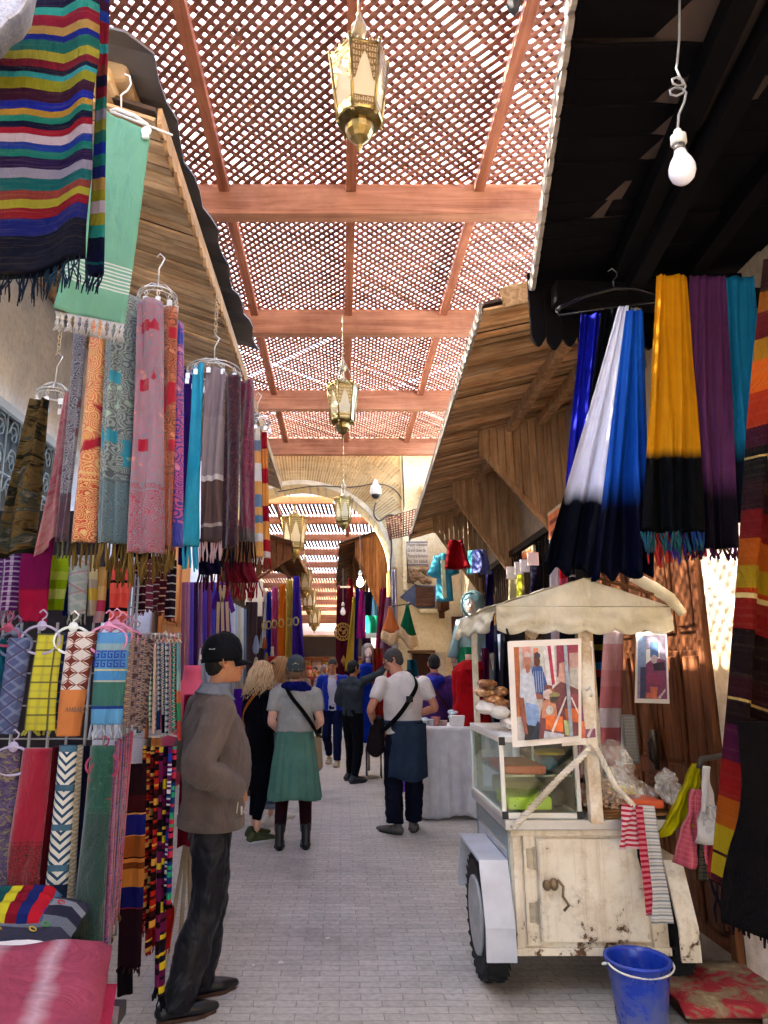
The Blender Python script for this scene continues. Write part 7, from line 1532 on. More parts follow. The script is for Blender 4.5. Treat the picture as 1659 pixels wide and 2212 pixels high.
hang('red_kaftan', 806, 826, 1400, 802, 832, 1600, 10.9, plain('B81A20', .5, .1, '8A3A18'), 'orange-red embroidered kaftan between the blue dress and the white-shirted man', 'kaftan', None, None, 2, .05, .1, seed=270)
hang('teal_kaftan', 880, 900, 1425, 876, 915, 1560, 10.2, plain('0E5A6A', .5, .1, '0A4A5A'), 'teal hooded garment behind the shoulder of the white-shirted man', 'garment', None, None, 1.4, .05, .12, seed=271)
hang('crimson_kaftan', 836, 848, 1440, 830, 852, 1560, 10.6, plain('B0122A', .5, .1), 'crimson garment just behind the face of the white-shirted man', 'garment', None, None, 1.4, .05, .1, seed=272)
a = G(812, 1640, .0); tag(MB().lathe((1.0 - .08, 10.0, 0), [(.15, 0), (.12, .22), (.13, .25), (.13, .28)], 8).build('plastic_stool', paint('6A2AB0', .4), None, bevel=.01), 'purple plastic stool beside the legs of the white-shirted man', 'stool')
tag(MB().box(.62, .95, 10.4, 10.9, .0, .42).build('goods_crate', wood('8A2A1A', '5A1A10', 'y'), None, bevel=.01), 'low red-brown wooden crate in front of the right shop', 'crate')
ch = E('folding_chair', (.48, 11.3, 0), 'folding chair with a pale seat beside the blue dress mannequin', 'chair')
MB().box(.36, .62, 11.1, 11.4, .42, .45).build('seat', paint('D8D4CC', .6), ch, bevel=.01)
for (a, b_) in (((.38, 11.12, 0), (.38, 11.38, .42)), ((.38, 11.38, 0), (.38, 11.12, .42)), ((.6, 11.12, 0), (.6, 11.38, .42)), ((.6, 11.38, 0), (.6, 11.12, .42))): MB().tube([a, b_], .012).build('leg', paint('2A2A30', .4), ch, True)
# ================= PEOPLE =================
class Blob:
    "union of tapered limbs and ellipsoids, welded into one surface with a voxel remesh"
    def __init__(s): s.m = MB()
    def limb(s, pts, n=14, flat=(0, 0)):
        "pts: (x,y,z,rx[,ry]); rounded ends"
        P = [Vector(p[:3]) for p in pts]; r = [p[3] for p in pts]; ry = [p[4] if len(p) > 4 else p[3] for p in pts]
        # resample with catmull-rom
        Q = []; N = len(P)
        for i in range(N - 1):
            p0, p1, p2, p3 = P[max(0, i - 1)], P[i], P[i + 1], P[min(N - 1, i + 2)]
            for k in range(5):
                t = k / 5; a = .5 * ((2 * p1) + (-p0 + p2) * t + (2 * p0 - 5 * p1 + 4 * p2 - p3) * t * t + (-p0 + 3 * p1 - 3 * p2 + p3) * t ** 3)
                tt = t * t * (3 - 2 * t); Q.append((a, lerp(r[i], r[i + 1], tt), lerp(ry[i], ry[i + 1], tt)))
        Q.append((P[-1], r[-1], ry[-1])); k0 = len(s.m.v); px = None
        d0 = (Q[0][0] - Q[1][0]).normalized(); d1 = (Q[-1][0] - Q[-2][0]).normalized()
        ends0 = [(Q[0][0] + d0 * Q[0][1] * q, Q[0][1] * f, Q[0][2] * f) for q, f in (((.8, .3), (.5, .7), (.2, .95)) if not flat[0] else ((.03, .9),))]
        ends1 = [(Q[-1][0] + d1 * Q[-1][1] * q, Q[-1][1] * f, Q[-1][2] * f) for q, f in (((.2, .95), (.5, .7), (.8, .3)) if not flat[1] else ((.03, .9),))]
        Q = ends0 + Q + ends1; L_ = len(Q)
        for i, (p, a, b_) in enumerate(Q):
            d = (Q[min(L_ - 1, i + 1)][0] - Q[max(0, i - 1)][0]).normalized()
            x = Vector((1, 0, 0)) if abs(d.x) < .9 else Vector((0, 1, 0)); x = (x - d * x.dot(d)).normalized()
            y = d.cross(x)
            if a != b_ or True:
                for j in range(n): t = 2 * math.pi * j / n; s.m.v.append(p + x * math.cos(t) * a + y * math.sin(t) * b_)
        for i in range(L_ - 1):
            for j in range(n): s.m.f.append((k0 + i * n + j, k0 + i * n + (j + 1) % n, k0 + (i + 1) * n + (j + 1) % n, k0 + (i + 1) * n + j))
        s.m.f.append(tuple(k0 + j for j in reversed(range(n)))); s.m.f.append(tuple(k0 + (L_ - 1) * n + j for j in range(n)))
        return s
    def ball(s, c, rx, ry=None, rz=None): s.m.ball(c, rx, ry, rz, 20, 14); return s
    def build(s, name, mat, parent, vox=.012, smooth=3, disp=None, mats=None, xf=None):
        if xf: s.m.v = [xf @ v for v in s.m.v]
        P = world_of(parent); s.m.v = [P @ v for v in s.m.v]
        o = s.m.build(name, mat, parent, True)
        bm = bmesh.new(); bm.from_mesh(o.data); bmesh.ops.recalc_face_normals(bm, faces=bm.faces); bm.to_mesh(o.data); bm.free()
        r = o.modifiers.new('r', 'REMESH'); r.mode = 'VOXEL'; r.voxel_size = vox; r.use_smooth_shade = True
        if smooth: q = o.modifiers.new('s', 'SMOOTH'); q.iterations = smooth; q.factor = .5
        if disp:
            for (st, sz, ty) in disp:
                tx = bpy.data.textures.new('folds', ty); tx.noise_scale = sz
                if ty == 'STUCCI' or ty == 'CLOUDS': tx.noise_depth = 2 if ty == 'CLOUDS' else 0
                d = o.modifiers.new('d', 'DISPLACE'); d.texture = tx; d.strength = st; d.mid_level = .5; d.texture_coords = 'LOCAL'
        return o
def hand(b, w_, d, pn, curl=.5, side=1, s=1.):
    "w_ wrist, d direction of palm, pn palm normal (towards which fingers curl); side: +1 thumb on left of (d x pn)"
    w_, d, pn = Vector(w_), Vector(d).normalized(), Vector(pn).normalized(); pn = (pn - d * pn.dot(d)).normalized(); x = d.cross(pn) * side
    for k in range(4):
        q = (k - 1.5) * .0185 * s
        b.limb([(*(w_ + x * q * .5), .014 * s), (*(w_ + x * q + d * .045 * s), .0135 * s), (*(w_ + x * q + d * .082 * s), .0115 * s)])
        L_ = (.066, .076, .072, .056)[k] * s; p = w_ + x * q * 1.06 + d * .085 * s; dr = d.copy(); pts = [(*p, .0098 * s)]
        for f in (.42, .32, .26):
            a = curl * .75; dr = (dr * math.cos(a) + pn * math.sin(a)).normalized(); p = p + dr * L_ * f; pts.append((*p, .0088 * s if f > .3 else .0075 * s))
        b.limb(pts, 10)
    t0 = w_ + x * -.022 * s + d * .02 * s; t1 = t0 + (x * -.8 + d * .8 + pn * .3).normalized() * .045 * s; t2 = t1 + (x * -.25 + d * .9 + pn * .4).normalized() * .034 * s
    b.limb([(*t0, .015 * s), (*t1, .0115 * s), (*t2, .009 * s)], 10)
def head(b, c, yaw, pitch=0., s=1., roll=0):
    "c = centre of the skull; adds skull, jaw, nose, ears, brow, lips; returns transform"
    Rm = Matrix.Translation(Vector(c)) @ Matrix.Rotation(yaw, 4, 'Z') @ Matrix.Rotation(pitch, 4, 'X') @ Matrix.Rotation(roll, 4, 'Y') @ Matrix.Scale(s, 4)
    k0 = len(b.m.v)
    b.ball((0, -.012, .03), .074, .092, .088).ball((0, .03, -.02), .062, .062, .085).ball((0, .045, -.075), .042, .042, .034).ball((0, .072, -.088), .02, .018, .02)
    b.limb([(0, .085, .018, .010), (0, .102, -.012, .012), (0, .110, -.028, .0135)], 10).ball((.011, .097, -.032), .009).ball((-.011, .097, -.032), .009)
    b.limb([(-.05, .066, .03, .011), (0, .086, .033, .012), (.05, .066, .03, .011)], 10)
    b.limb([(-.022, .084, -.056, .006), (0, .094, -.053, .008), (.022, .084, -.056, .006)], 8).limb([(-.018, .082, -.068, .006), (0, .090, -.069, .0085), (.018, .082, -.068, .006)], 8)
    for sd in (-1, 1):
        b.ball((sd * .047, .052, -.02), .022, .024, .025)
        b.limb([(sd * .074, -.004, .028, .008), (sd * .086, -.018, .024, .008), (sd * .088, -.02, -.004, .008), (sd * .078, -.006, -.03, .009), (sd * .074, .0, -.012, .009)], 8)
    for i in range(k0, len(b.m.v)): b.m.v[i] = Rm @ b.m.v[i]
    return Rm
def lo(par, mbuild, name, mat, Rm=None, smooth=True):
    "build a mesh given in local (person) or head space"
    P = world_of(par); mbuild.v = [P @ ((Rm @ v) if Rm else v) for v in mbuild.v]; return mbuild.build(name, mat, par, smooth)
def eyes(par, Rm, iris='3A2A1C'):
    m = MB()
    for sd in (-1, 1): m.ball((sd * .031, .070, .008), .0125, .0125, .010)
    lo(par, m, 'eyeballs', paint('E8E2DA', .2, .02), Rm); m = MB()
    for sd in (-1, 1): m.ball((sd * .031, .079, .008), .0055, .005, .0055)
    lo(par, m, 'irises', paint(iris, .15, .02), Rm); m = MB()
    for sd in (-1, 1): m.tube([(sd * .014, .092, .036), (sd * .034, .088, .042), (sd * .052, .074, .036)], .0032, 6)
    lo(par, m, 'eyebrows', paint('1E1612', .8), Rm)
    m = MB(); m.tube([(-.022, .089, -.0625), (0, .0985, -.0615), (.022, .089, -.0625)], [.002, .003, .002], 6); lo(par, m, 'mouth', paint('7A3A34', .5), Rm)
def hair_cap(par, Rm, mat, grow=.008, low=-.02, front=.05, back=-.06, seed=0, name='hair'):
    b = Blob(); b.ball((0, -.016, .036), .074 + grow, .090 + grow, .088 + grow).ball((0, -.05, -.015), .066 + grow, .05 + grow, .06)
    k = [v for v in b.m.v]; b.m.v = [Rm @ v for v in b.m.v]
    return b.build(name, mat, par, .007, 1, [(.010, .012, 'CLOUDS')])
def strands(par, Rm, mats, n, length, curl, r0=.0035, seed=0, spread=.02, back=True):
    rnd = random.Random(seed)
    ms = [MB() for _ in mats]
    for k in range(n):
        a = rnd.uniform(-2.45, 2.45) if back else rnd.uniform(-3.1, 3.1); th = rnd.uniform(.15, 1.25)
        d = Vector((math.sin(th) * math.sin(a), -math.sin(th) * math.cos(a), math.cos(th))); p = Vector((0, -.012, .032)) + Vector((d.x * .08, d.y * .096, d.z * .094)); L_ = length * rnd.uniform(.75, 1.1)
        pts = [p]; hd = Vector((math.sin(a), -math.cos(a), 0)); q = p.copy(); ph = rnd.uniform(0, 6.28); n_ = 11
        for i in range(n_):
            t = (i + 1) / n_; out = max(0, 1 - t * 2.2)
            q = q + (hd * .62 * out + Vector((0, 0, -1)) * (1 - out * .45)).normalized() * L_ / n_
            h = Vector((q.x - 0, q.y + .012, 0)); lim = .083 + spread * t
            if h.length < lim: q = q + h.normalized() * (lim - h.length) * .8
            pts.append(q + Vector((math.sin(t * 14 + ph), math.cos(t * 12 + ph), 0)) * curl * t)
        ms[k % len(mats)].tube(pts, [r0 * (1.2 - .8 * i / n_) for i in range(n_ + 1)], 5)
    for m, mt in zip(ms, mats): lo(par, m, 'hair_strands', mt, Rm)
def cap(par, Rm, mat, brim=True, back_gap=False, sc=1.):
    k = MB(); n = 32
    prof = [(1.0, -.012), (1.02, .004), (1.03, .03), (.99, .062), (.86, .095), (.6, .119), (.3, .130), (.03, .133)]
    for (r, z) in prof:
        for j in range(n): a = 2 * math.pi * j / n; k.v.append(Vector((.083 * r * math.cos(a) * sc, -.012 + .101 * r * math.sin(a) * sc, .018 + z * sc + .006 * math.sin(a) + .0015 * math.cos(6 * a))))
    for i in range(len(prof) - 1):
        for j in range(n): k.f.append((i * n + j, i * n + (j + 1) % n, (i + 1) * n + (j + 1) % n, (i + 1) * n + j))
    k.f.append(tuple((len(prof) - 1) * n + j for j in range(n)))
    o = lo(par, k, 'cap', mat, Rm); s_ = o.modifiers.new('s', 'SOLIDIFY'); s_.thickness = .004; s_.offset = 1
    b = MB(); b.ball((0, -.012, .155), .006); 
    m = MB(); NN = 16
    for layer in (0, 1):
        for j in range(7):
            q = j / 6
            for i in range(NN + 1): t = lerp(-1.05, 1.05, i / NN); m.v.append(Vector((math.sin(t) * (.080 + .0 * q), .088 * math.cos(t) * (1 + 0 * q) - .006 + q * .075 * math.cos(t * 1.35), .014 - .020 * q * q - .020 * abs(math.sin(t)) ** 2 * q - layer * .004)))
    K = 7 * (NN + 1); q_ = lambda i, j, l: l * K + j * (NN + 1) + i
    for j in range(6):
        for i in range(NN): m.f.append((q_(i, j, 0), q_(i + 1, j, 0), q_(i + 1, j + 1, 0), q_(i, j + 1, 0))); m.f.append((q_(i, j, 1), q_(i, j + 1, 1), q_(i + 1, j + 1, 1), q_(i + 1, j, 1)))
    for i in range(NN): m.f.append((q_(i, 6, 0), q_(i + 1, 6, 0), q_(i + 1, 6, 1), q_(i, 6, 1)))
    lo(par, m, 'cap_brim', mat, Rm); lo(par, b, 'cap_button', mat, Rm)
def person(loc, rz, label, group=None): return E('person', loc, label, 'person', group, rz)
def ff(p, r, ry=None): return (p[0], p[1], p[2], r) if ry is None else (p[0], p[1], p[2], r, ry)
def body(P, sk, H=1.72, arms=None, hd=(0, 0, 1.60), yaw=0, pitch=0, feet=None, knees=None, vox=.009, hands=None, hips=None, neck_s=1., roll=0, legs=True):
    "skin body: neck, head, arms, hands, legs as one surface"
    b = Blob(); hd = Vector(hd); sh = hd.z - .19
    b.limb([(hd.x * .3, hd.y * .3, sh - .05, .062 * neck_s), (hd.x * .5, hd.y * .5 - .005, sh + .04, .054 * neck_s), (hd.x, hd.y - .008, sh + .14, .052 * neck_s)])
    b.limb([(0, 0, .95, .15, .10), (0, 0, 1.10, .125, .085), (0, .0, 1.26, .15, .095), (0, 0, sh - .05, .14, .08)])
    for sd in (-1, 1): b.limb([(0, 0, sh - .03, .06), (sd * .15, -.005, sh - .055, .052)])
    Rm = head(b, hd, yaw, pitch, 1., roll)
    for i, a in enumerate(arms or []):
        if a is None: continue
        s_, e, w_ = a[:3]; b.limb([ff(s_, .052), ff(Vector(s_).lerp(Vector(e), .5), .046), ff(e, .040), ff(Vector(e).lerp(Vector(w_), .35), .041), ff(w_, .027)])
        if len(a) > 3: hand(b, w_, *a[3])
    if legs:
        for sd, ft, kn in zip((-1, 1), feet, knees):
            b.limb([(sd * .085, 0, .92, .07), (*Vector((sd * .09, 0, .92)).lerp(Vector(kn), .5), .055), (*kn, .038), (*(Vector(kn).lerp(Vector(ft), .3) + Vector((0, -.008, 0))), .040), (ft[0], ft[1], ft[2] + .02, .031)])
            b.limb([(ft[0], ft[1] - .03, ft[2] - .035, .030, .026), (ft[0], ft[1] + .05, ft[2] - .05, .028, .018), (ft[0], ft[1] + .09, ft[2] - .055, .024, .014)])
    b.build('body', sk, P, vox, 2)
    return Rm
def shoe(P, ft, mat, sole, yaw=0, L_=.27, w_=.048, h=.07, boot=0, pointed=False, backless=False):
    R_ = Matrix.Translation(Vector((ft[0], ft[1], 0))) @ Matrix.Rotation(yaw, 4, 'Z'); b = Blob(); a = L_
    b.limb([(0, -.075, .042, w_ * .78, .036), (0, .0, .045, w_ * .85, .042), (0, .09, .036, w_, .033), (0, a - .10, .028, w_ * (.45 if pointed else .8), .020)])
    if not backless: b.limb([(0, -.06, .05, .04), (0, -.035, h + .02 + boot, .045)]) 
    b.m.v = [R_ @ v for v in b.m.v]; b.build('shoe', mat, P, .007, 2)
    m = MB(); n = 24; pts = []
    for i in range(n): t = 2 * math.pi * i / n; c_, s__ = math.cos(t), math.sin(t); wf = w_ * (1.02 if s__ > 0 else .82); pts.append(Vector((wf * c_ * (.75 if (pointed and s__ > .7) else 1), (a / 2) * s__ + (a / 2 - .095), .0)))
    m.prism(pts, (0, 0, .018)); lo(P, m, 'sole', sole, R_, False)
def legs(P, mat, feet, knees, rt=.105, rk=.075, ra=.068, hipz=.95, wz=1.02, name='trousers', wr=(.165, .115), low=.0, disp=((.022, .11, 'CLOUDS'),), vox=.011):
    b = Blob(); b.limb([(0, 0, hipz - .04, wr[0], wr[1]), (0, 0, wz, wr[0] * .93, wr[1])])
    for sd, ft, kn in zip((-1, 1), feet, knees):
        b.limb([(sd * .08, 0, hipz - .02, rt), (*Vector((sd * .085, 0, hipz)).lerp(Vector(kn), .5), (rt + rk) / 2), (*kn, rk), (*(Vector(kn).lerp(Vector(ft), .5)), (rk + ra) / 2), (ft[0], ft[1] - .01, ft[2] + low, ra)], 16, (0, 1))
    return b.build(name, mat, P, vox, 3, list(disp))
def top(P, mat, arms, hd, wz=.9, rb=(.17, .12), rc=(.185, .125), ra=(.07, .06, .05), name='jacket', sleeve=1., vox=.011, disp=((.022, .13, 'CLOUDS'),), sh=None, hemr=None, belly=0., neck=.066, smooth=4):
    hd = Vector(hd); sz = (hd.z - .19) if sh is None else sh; b = Blob(); hr = hemr or rb
    b.limb([(0, 0, wz, hr[0], hr[1]), (0, belly * .6, wz + .12, (hr[0] + rb[0]) / 2, (hr[1] + rb[1]) / 2), (0, belly, 1.14, rb[0], rb[1] + belly * .5), (0, 0, 1.30, rc[0], rc[1]), (0, -.005, sz - .06, rc[0] * .82, rc[1] * .74)], 24, (1, 0))
    for sd in (-1, 1): b.limb([(0, -.01, sz - .01, .06), (sd * .10, -.008, sz - .035, .062), (sd * .165, 0, sz - .065, .066)])
    b.limb([(hd.x * .4, hd.y * .3 - .01, sz - .02, neck), (hd.x * .5, hd.y * .4 - .008, sz + .02, neck * .92)])
    for a in arms:
        if a is None: continue
        s_, e, w_ = map(Vector, a[:3]); f = sleeve
        if f >= 1: b.limb([ff(s_, ra[0]), ff(s_.lerp(e, .5), ra[0] * .95), ff(e, ra[1]), ff(e.lerp(w_, .5), ra[1] * .95), ff(e.lerp(w_, .93), ra[2])])
        else: en = s_.lerp(e, f); b.limb([ff(s_, ra[0]), ff(s_.lerp(en, .6), ra[0] * .96), ff(en, ra[0] * .88)], 14, (0, 1))
    return b.build(name, mat, P, vox, smooth, list(disp))
def strap(P, pts, r, mat, name='strap'):
    m = MB(); Q = [Vector(p) for p in pts]
    R2 = []; N = len(Q)
    for i in range(N - 1):
        p0, p1, p2, p3 = Q[max(0, i - 1)], Q[i], Q[i + 1], Q[min(N - 1, i + 2)]
        for k in range(6): t = k / 6; R2.append(.5 * ((2 * p1) + (-p0 + p2) * t + (2 * p0 - 5 * p1 + 4 * p2 - p3) * t * t + (-p0 + 3 * p1 - 3 * p2 + p3) * t ** 3))
    R2.append(Q[-1]); c = Vector((0, 0, 1.25)); k0 = 0
    for i, p in enumerate(R2):
        d = (R2[min(len(R2) - 1, i + 1)] - R2[max(0, i - 1)]).normalized(); out = Vector((p.x, p.y, 0)).normalized(); x = d.cross(out).normalized()
        for a, b_ in ((-1, -.3), (1, -.3), (1, .3), (-1, .3)): m.v.append(p + x * r * a + out * .008 * b_ * 2)
    for i in range(len(R2) - 1):
        for j in range(4): m.f.append((i * 4 + j, i * 4 + (j + 1) % 4, i * 4 + 4 + (j + 1) % 4, i * 4 + 4 + j))
    m.f += [(3, 2, 1, 0), tuple(len(m.v) - 4 + j for j in range(4))]; return lo(P, m, name, mat, None, False)
SK1, SK2, SK3, SK4 = skin('B5805E'), skin('E0AE94'), skin('C88E70'), skin('8E5E44')
# ---- man in black cap, foreground left
gp = G(430, 2165); P1 = person((-.685, 3.87, 0), R(-62), 'man in black cap, taupe fleece jacket and dark trousers, hand in pocket, looking away right')
hd = (.0, .05, 1.635)
RA = ((.20, -.02, 1.41), (.265, -.15, 1.13), (.185, .085, 1.0)); LA = ((-.20, 0, 1.41), (-.27, -.06, 1.13), (-.185, .085, 1.0))
ft = [(-.09, .02, .10), (.10, -.15, .10)]; kn = [(-.10, .06, .50), (.10, -.02, .50)]
Rm = body(P1, SK1, arms=[LA + (((.55, .45, -.6), (1, 0, 0), .3, -1),), RA + (((-.55, .45, -.6), (-1, .1, -.2), .3, 1),)], hd=hd, yaw=R(-8), pitch=R(2), feet=ft, knees=kn, vox=.008)
eyes(P1, Rm); hair_cap(P1, Rm, paint('1A1412', .8, .3, 60), .002)
cap(P1, Rm, plain('101216', .55, .02, '1A1C20'), sc=1.06)
lo(P1, MB().box(-.018, .018, -.127, -.122, .02, .045), 'cap_buckle', paint('C8C4B8', .3, metal=.8), Rm, False); lo(P1, MB().tube([(.05, -.098, .066), (.064, -.088, .072), (.073, -.074, .070), (.08, -.062, .072)], .0035, 5), 'cap_emblem', paint('E8E8E8', .5), Rm)
M_fl = cloth_mat(lambda t: t.mix(t.ramp(t.noise(t.ob(), 4, 4), [(.35, (0, 0, 0)), (.65, (1, 1, 1))]), '5E524E', '6C605B'), .95, 0, .5, .15, 1., 5., .03)
top(P1, M_fl, [LA, RA], hd, wz=.83, rb=(.21, .17), rc=(.205, .15), ra=(.082, .076, .06), hemr=(.20, .16), belly=.03, sh=1.445, disp=((.035, .16, 'CLOUDS'), (.008, .05, 'CLOUDS')), vox=.010)
lo(P1, MB().lathe((0, .01, 0), [(.20, .812), (.206, .818), (.206, .862), (.198, .87)], 30, sy=.82), 'jacket_hem', M_fl)
cb = MB(); n = 28
for j in range(6):
    for i in range(n + 1):
        a = lerp(R(110), R(430), i / n); q = j / 5; rr = lerp(.070, .105, q) + (.0 if j < 5 else .004); cb.v.append(Vector((rr * math.cos(a) * 1.05, .006 + rr * math.sin(a) * .95, lerp(1.515, 1.455, q) + (.012 if j < 1 else 0) - .02 * math.sin(a) * q)))
for j in range(5):
    for i in range(n): a = j * (n + 1) + i; cb.f.append((a, a + 1, a + n + 2, a + n + 1))
o = lo(P1, cb, 'collar', plain('9AA4B4', .8, .05, '8690A0')); s_ = o.modifiers.new('s', 'SOLIDIFY'); s_.thickness = .008
lo(P1, MB().tube([(.195, .09, 1.0), (.205, .075, .90)], .004).tube([(.207, .10, .93), (.21, .10, .89)], .005), 'zip_pull', paint('C8C0B0', .4, metal=.5))
def cuff(P, w_, d, r, mat): w_ = Vector(w_); d = Vector(d).normalized(); lo(P, MB().tube([w_ - d * .045, w_ - d * .03, w_ + d * .008, w_ + d * .012], [r * .95, r, r * .96, r * .8], 14), 'cuff', mat)
cuff(P1, (.188, .078, 1.0), (-.35, .8, -.4), .056, M_fl)
M_tr1 = cloth_mat(lambda t: t.mix(0., '15151B', '15151B'), .42, 0, .2, 0, 1., 5., .045, .22)
legs(P1, M_tr1, [(-.09, .02, .06), (.10, -.15, .06)], kn, .105, .084, .076, wz=.98, low=-.01, disp=((.05, .15, 'CLOUDS'), (.014, .05, 'CLOUDS')))
for f_, y in zip(ft, (.0, -.05)): shoe(P1, f_, paint('14161A', .3, .1), paint('3A2418', .6), y, .285, .05, .05, pointed=True, backless=True)
# ---- woman in grey cap and green skirt
P4 = person((-.44, 6.93, 0), R(4), 'woman seen from behind in grey cap, grey T-shirt, green skirt, maroon tights and black boots')
hd = (0, .01, 1.575); ft = [(-.13, -.02, .1), (.11, .0, .1)]; kn = [(-.11, .01, .48), (.10, .01, .48)]
LA = ((-.175, 0, 1.37), (-.225, -.03, 1.12), (-.16, .12, 1.02)); RA = ((.175, 0, 1.37), (.235, -.03, 1.12), (.17, .13, 1.03))
Rm = body(P4, SK2, arms=[LA + (((.5, .8, 0), (0, 0, 1), .5, 1),), RA + (((-.5, .8, 0), (0, 0, 1), .5, -1),)], hd=hd, yaw=R(-3), feet=ft, knees=kn, vox=.01)
hair_cap(P4, Rm, paint('8A6A48', .6, .4, 60), .006); strands(P4, Rm, [paint('8A6848', .5, .2), paint('6A4E34', .5, .2)], 60, .17, .01, seed=3)
Rc = Rm @ Matrix.Rotation(R(0), 4, 'Z'); cap(P4, Rc, plain('4E585C', .8, .02, '5C666A'), sc=1.05); lo(P4, MB().ball((0, -.117, .075), .014, .004, .008).ball((.02, -.115, .070), .009, .004, .006).ball((-.02, -.115, .070), .009, .004, .006).box(-.03, .03, -.120, -.115, .015, .02), 'cap_emblem', paint('D8D0A0', .6), Rc)
M_ts = plain('CCCCC4', .9, .1, 'BCBEB6'); top(P4, M_ts, [LA, RA], hd, wz=1.03, rb=(.165, .12), rc=(.175, .12), ra=(.078, .06, .05), sleeve=.66, name='t_shirt', hemr=(.185, .145), sh=1.40, disp=((.028, .13, 'CLOUDS'), (.008, .04, 'CLOUDS')), vox=.010)
v_ = []; f_ = []; n = 120; nz = 18
for j in range(nz + 1):
    q = j / nz
    for i in range(n):
        a = 2 * math.pi * i / n; pl_s = math.sin(a * 15 + 2 * mnoise.noise(Vector((math.cos(a) * 2, math.sin(a) * 2, 0)))); f = 1 + (.015 + .05 * q) * pl_s + .04 * q * mnoise.noise(Vector((a * 2, q * 3, 5))); rx = lerp(.152, .238, q ** .8); ry = lerp(.118, .19, q ** .8)
        v_.append(Vector((rx * math.cos(a) * f, ry * math.sin(a) * f, lerp(1.065, .43 + .012 * math.sin(a * 3), q))))
f_ = [(j * n + i, j * n + (i + 1) % n, (j + 1) * n + (i + 1) % n, (j + 1) * n + i) for j in range(nz) for i in range(n)]
k_ = MB(); k_.v = v_; k_.f = f_; o = lo(P4, k_, 'skirt', plain('72A894', .9, .15, '689C8A')); s_ = o.modifiers.new('s', 'SOLIDIFY'); s_.thickness = .006
M_ti = plain('32141C', .7, .02); legs(P4, M_ti, [(-.13, -.02, .14), (.11, .0, .14)], kn, .085, .068, .05, hipz=.85, wz=.9, wr=(.12, .09), name='tights', disp=(), vox=.01)
for f_ in ft: shoe(P4, f_, paint('101012', .35, .1), paint('1A1A1C', .7), 0, .27, .05, .08, boot=.10)
sc3 = Blob(); sc3.limb([(-.07, .05, 1.43, .04), (-.075, -.03, 1.44, .045), (0, -.07, 1.44, .046), (.075, -.03, 1.44, .045), (.07, .05, 1.43, .04)]).limb([(.04, -.06, 1.43, .045), (.13, -.03, 1.42, .03)]).limb([(-.04, -.06, 1.44, .045), (-.12, -.0, 1.44, .03)]).build('scarf', plain('141C7A', .8, .05, '10145A'), P4, .009, 2, [(.02, .03, 'CLOUDS')])
strap(P4, [(-.11, .07, 1.43), (-.10, -.05, 1.44), (-.03, -.142, 1.33), (.08, -.15, 1.2), (.175, -.10, 1.06), (.21, .02, .98)], .018, plain('121214', .7, .02), 'bag_strap')
Blob().limb([(.20, .06, .93, .055, .03), (.21, .05, .70, .06, .035)]).build('shoulder_bag', plain('B8A080', .8, .05), P4, .01, 2)
# ---- blonde woman, black coat
P2 = person((-.82, 7.25, 0), R(-48), 'blonde woman with wavy hair and sunglasses on her head, black coat and olive trainers')
hd = (0, .03, 1.555); ft = [(-.10, .04, .1), (.09, -.06, .1)]; kn = [(-.09, .04, .48), (.09, .0, .48)]
LA = ((-.17, 0, 1.35), (-.21, .02, 1.1), (-.10, .20, 1.03)); RA = ((.17, 0, 1.35), (.22, -.02, 1.1), (.14, .19, 1.03))
Rm = body(P2, SK2, arms=[LA + (((.6, .7, 0), (0, 0, 1), .7, 1),), RA + (((-.6, .7, 0), (0, 0, 1), .7, -1),)], hd=hd, yaw=R(-12), pitch=R(-12), feet=ft, knees=kn, vox=.01); eyes(P2, Rm, '4A6A7A')
bl = [paint('D8B888', .5, .2), paint('B89060', .5, .2), paint('E8D0A8', .5, .2)]
hair_cap(P2, Rm, bl[1], .008); strands(P2, Rm, bl, 260, .33, .02, .0045, 5, .05)
lo(P2, MB().tube([(-.07, .045, .10), (-.03, .07, .115), (0, .075, .118), (.03, .07, .115), (.07, .045, .10)], .004).ball((-.034, .068, .118), .024, .006, .014).ball((.034, .068, .118), .024, .006, .014), 'sunglasses', paint('1A1412', .15), Rm)
M_ct = plain('0C0C10', .9, .02, '14141A'); b = Blob(); b.limb([(0, 0, .56, .185, .14), (0, 0, .75, .18, .14), (0, 0, .95, .17, .135), (0, 0, 1.15, .15, .115), (0, 0, 1.29, .17, .11), (0, 0, 1.35, .13, .08)], 24)
for sd in (-1, 1): b.limb([(0, 0, 1.385, .055), (sd * .15, 0, 1.335, .058)])
for a in (LA, RA): b.limb([ff(a[0], .066), ff(a[1], .06), ff(Vector(a[1]).lerp(Vector(a[2]), .9), .05)])
b.limb([(0, -.01, 1.37, .06), (0, -.005, 1.41, .058)]).build('coat', M_ct, P2, .011, 3, [(.02, .09, 'CLOUDS')])
legs(P2, plain('0E1018', .8, .02), [(-.10, .04, .2), (.09, -.06, .2)], kn, .085, .06, .045, name='leggings', disp=((.008, .06, 'CLOUDS'),))
for f_, y in zip(ft, (.1, -.1)): shoe(P2, f_, plain('5A6040', .8, .02), paint('D8D4C8', .6), y, .28, .05, .05)
strap(P2, [(.10, .07, 1.40), (.09, -.05, 1.41), (.02, -.125, 1.3), (-.08, -.135, 1.17), (-.16, -.07, 1.03), (-.19, .03, .95)], .014, bands(((0, 'C86A2A'), (.4, '8A2A1A'), (.7, 'D8A040')), .02), 'bag_strap')
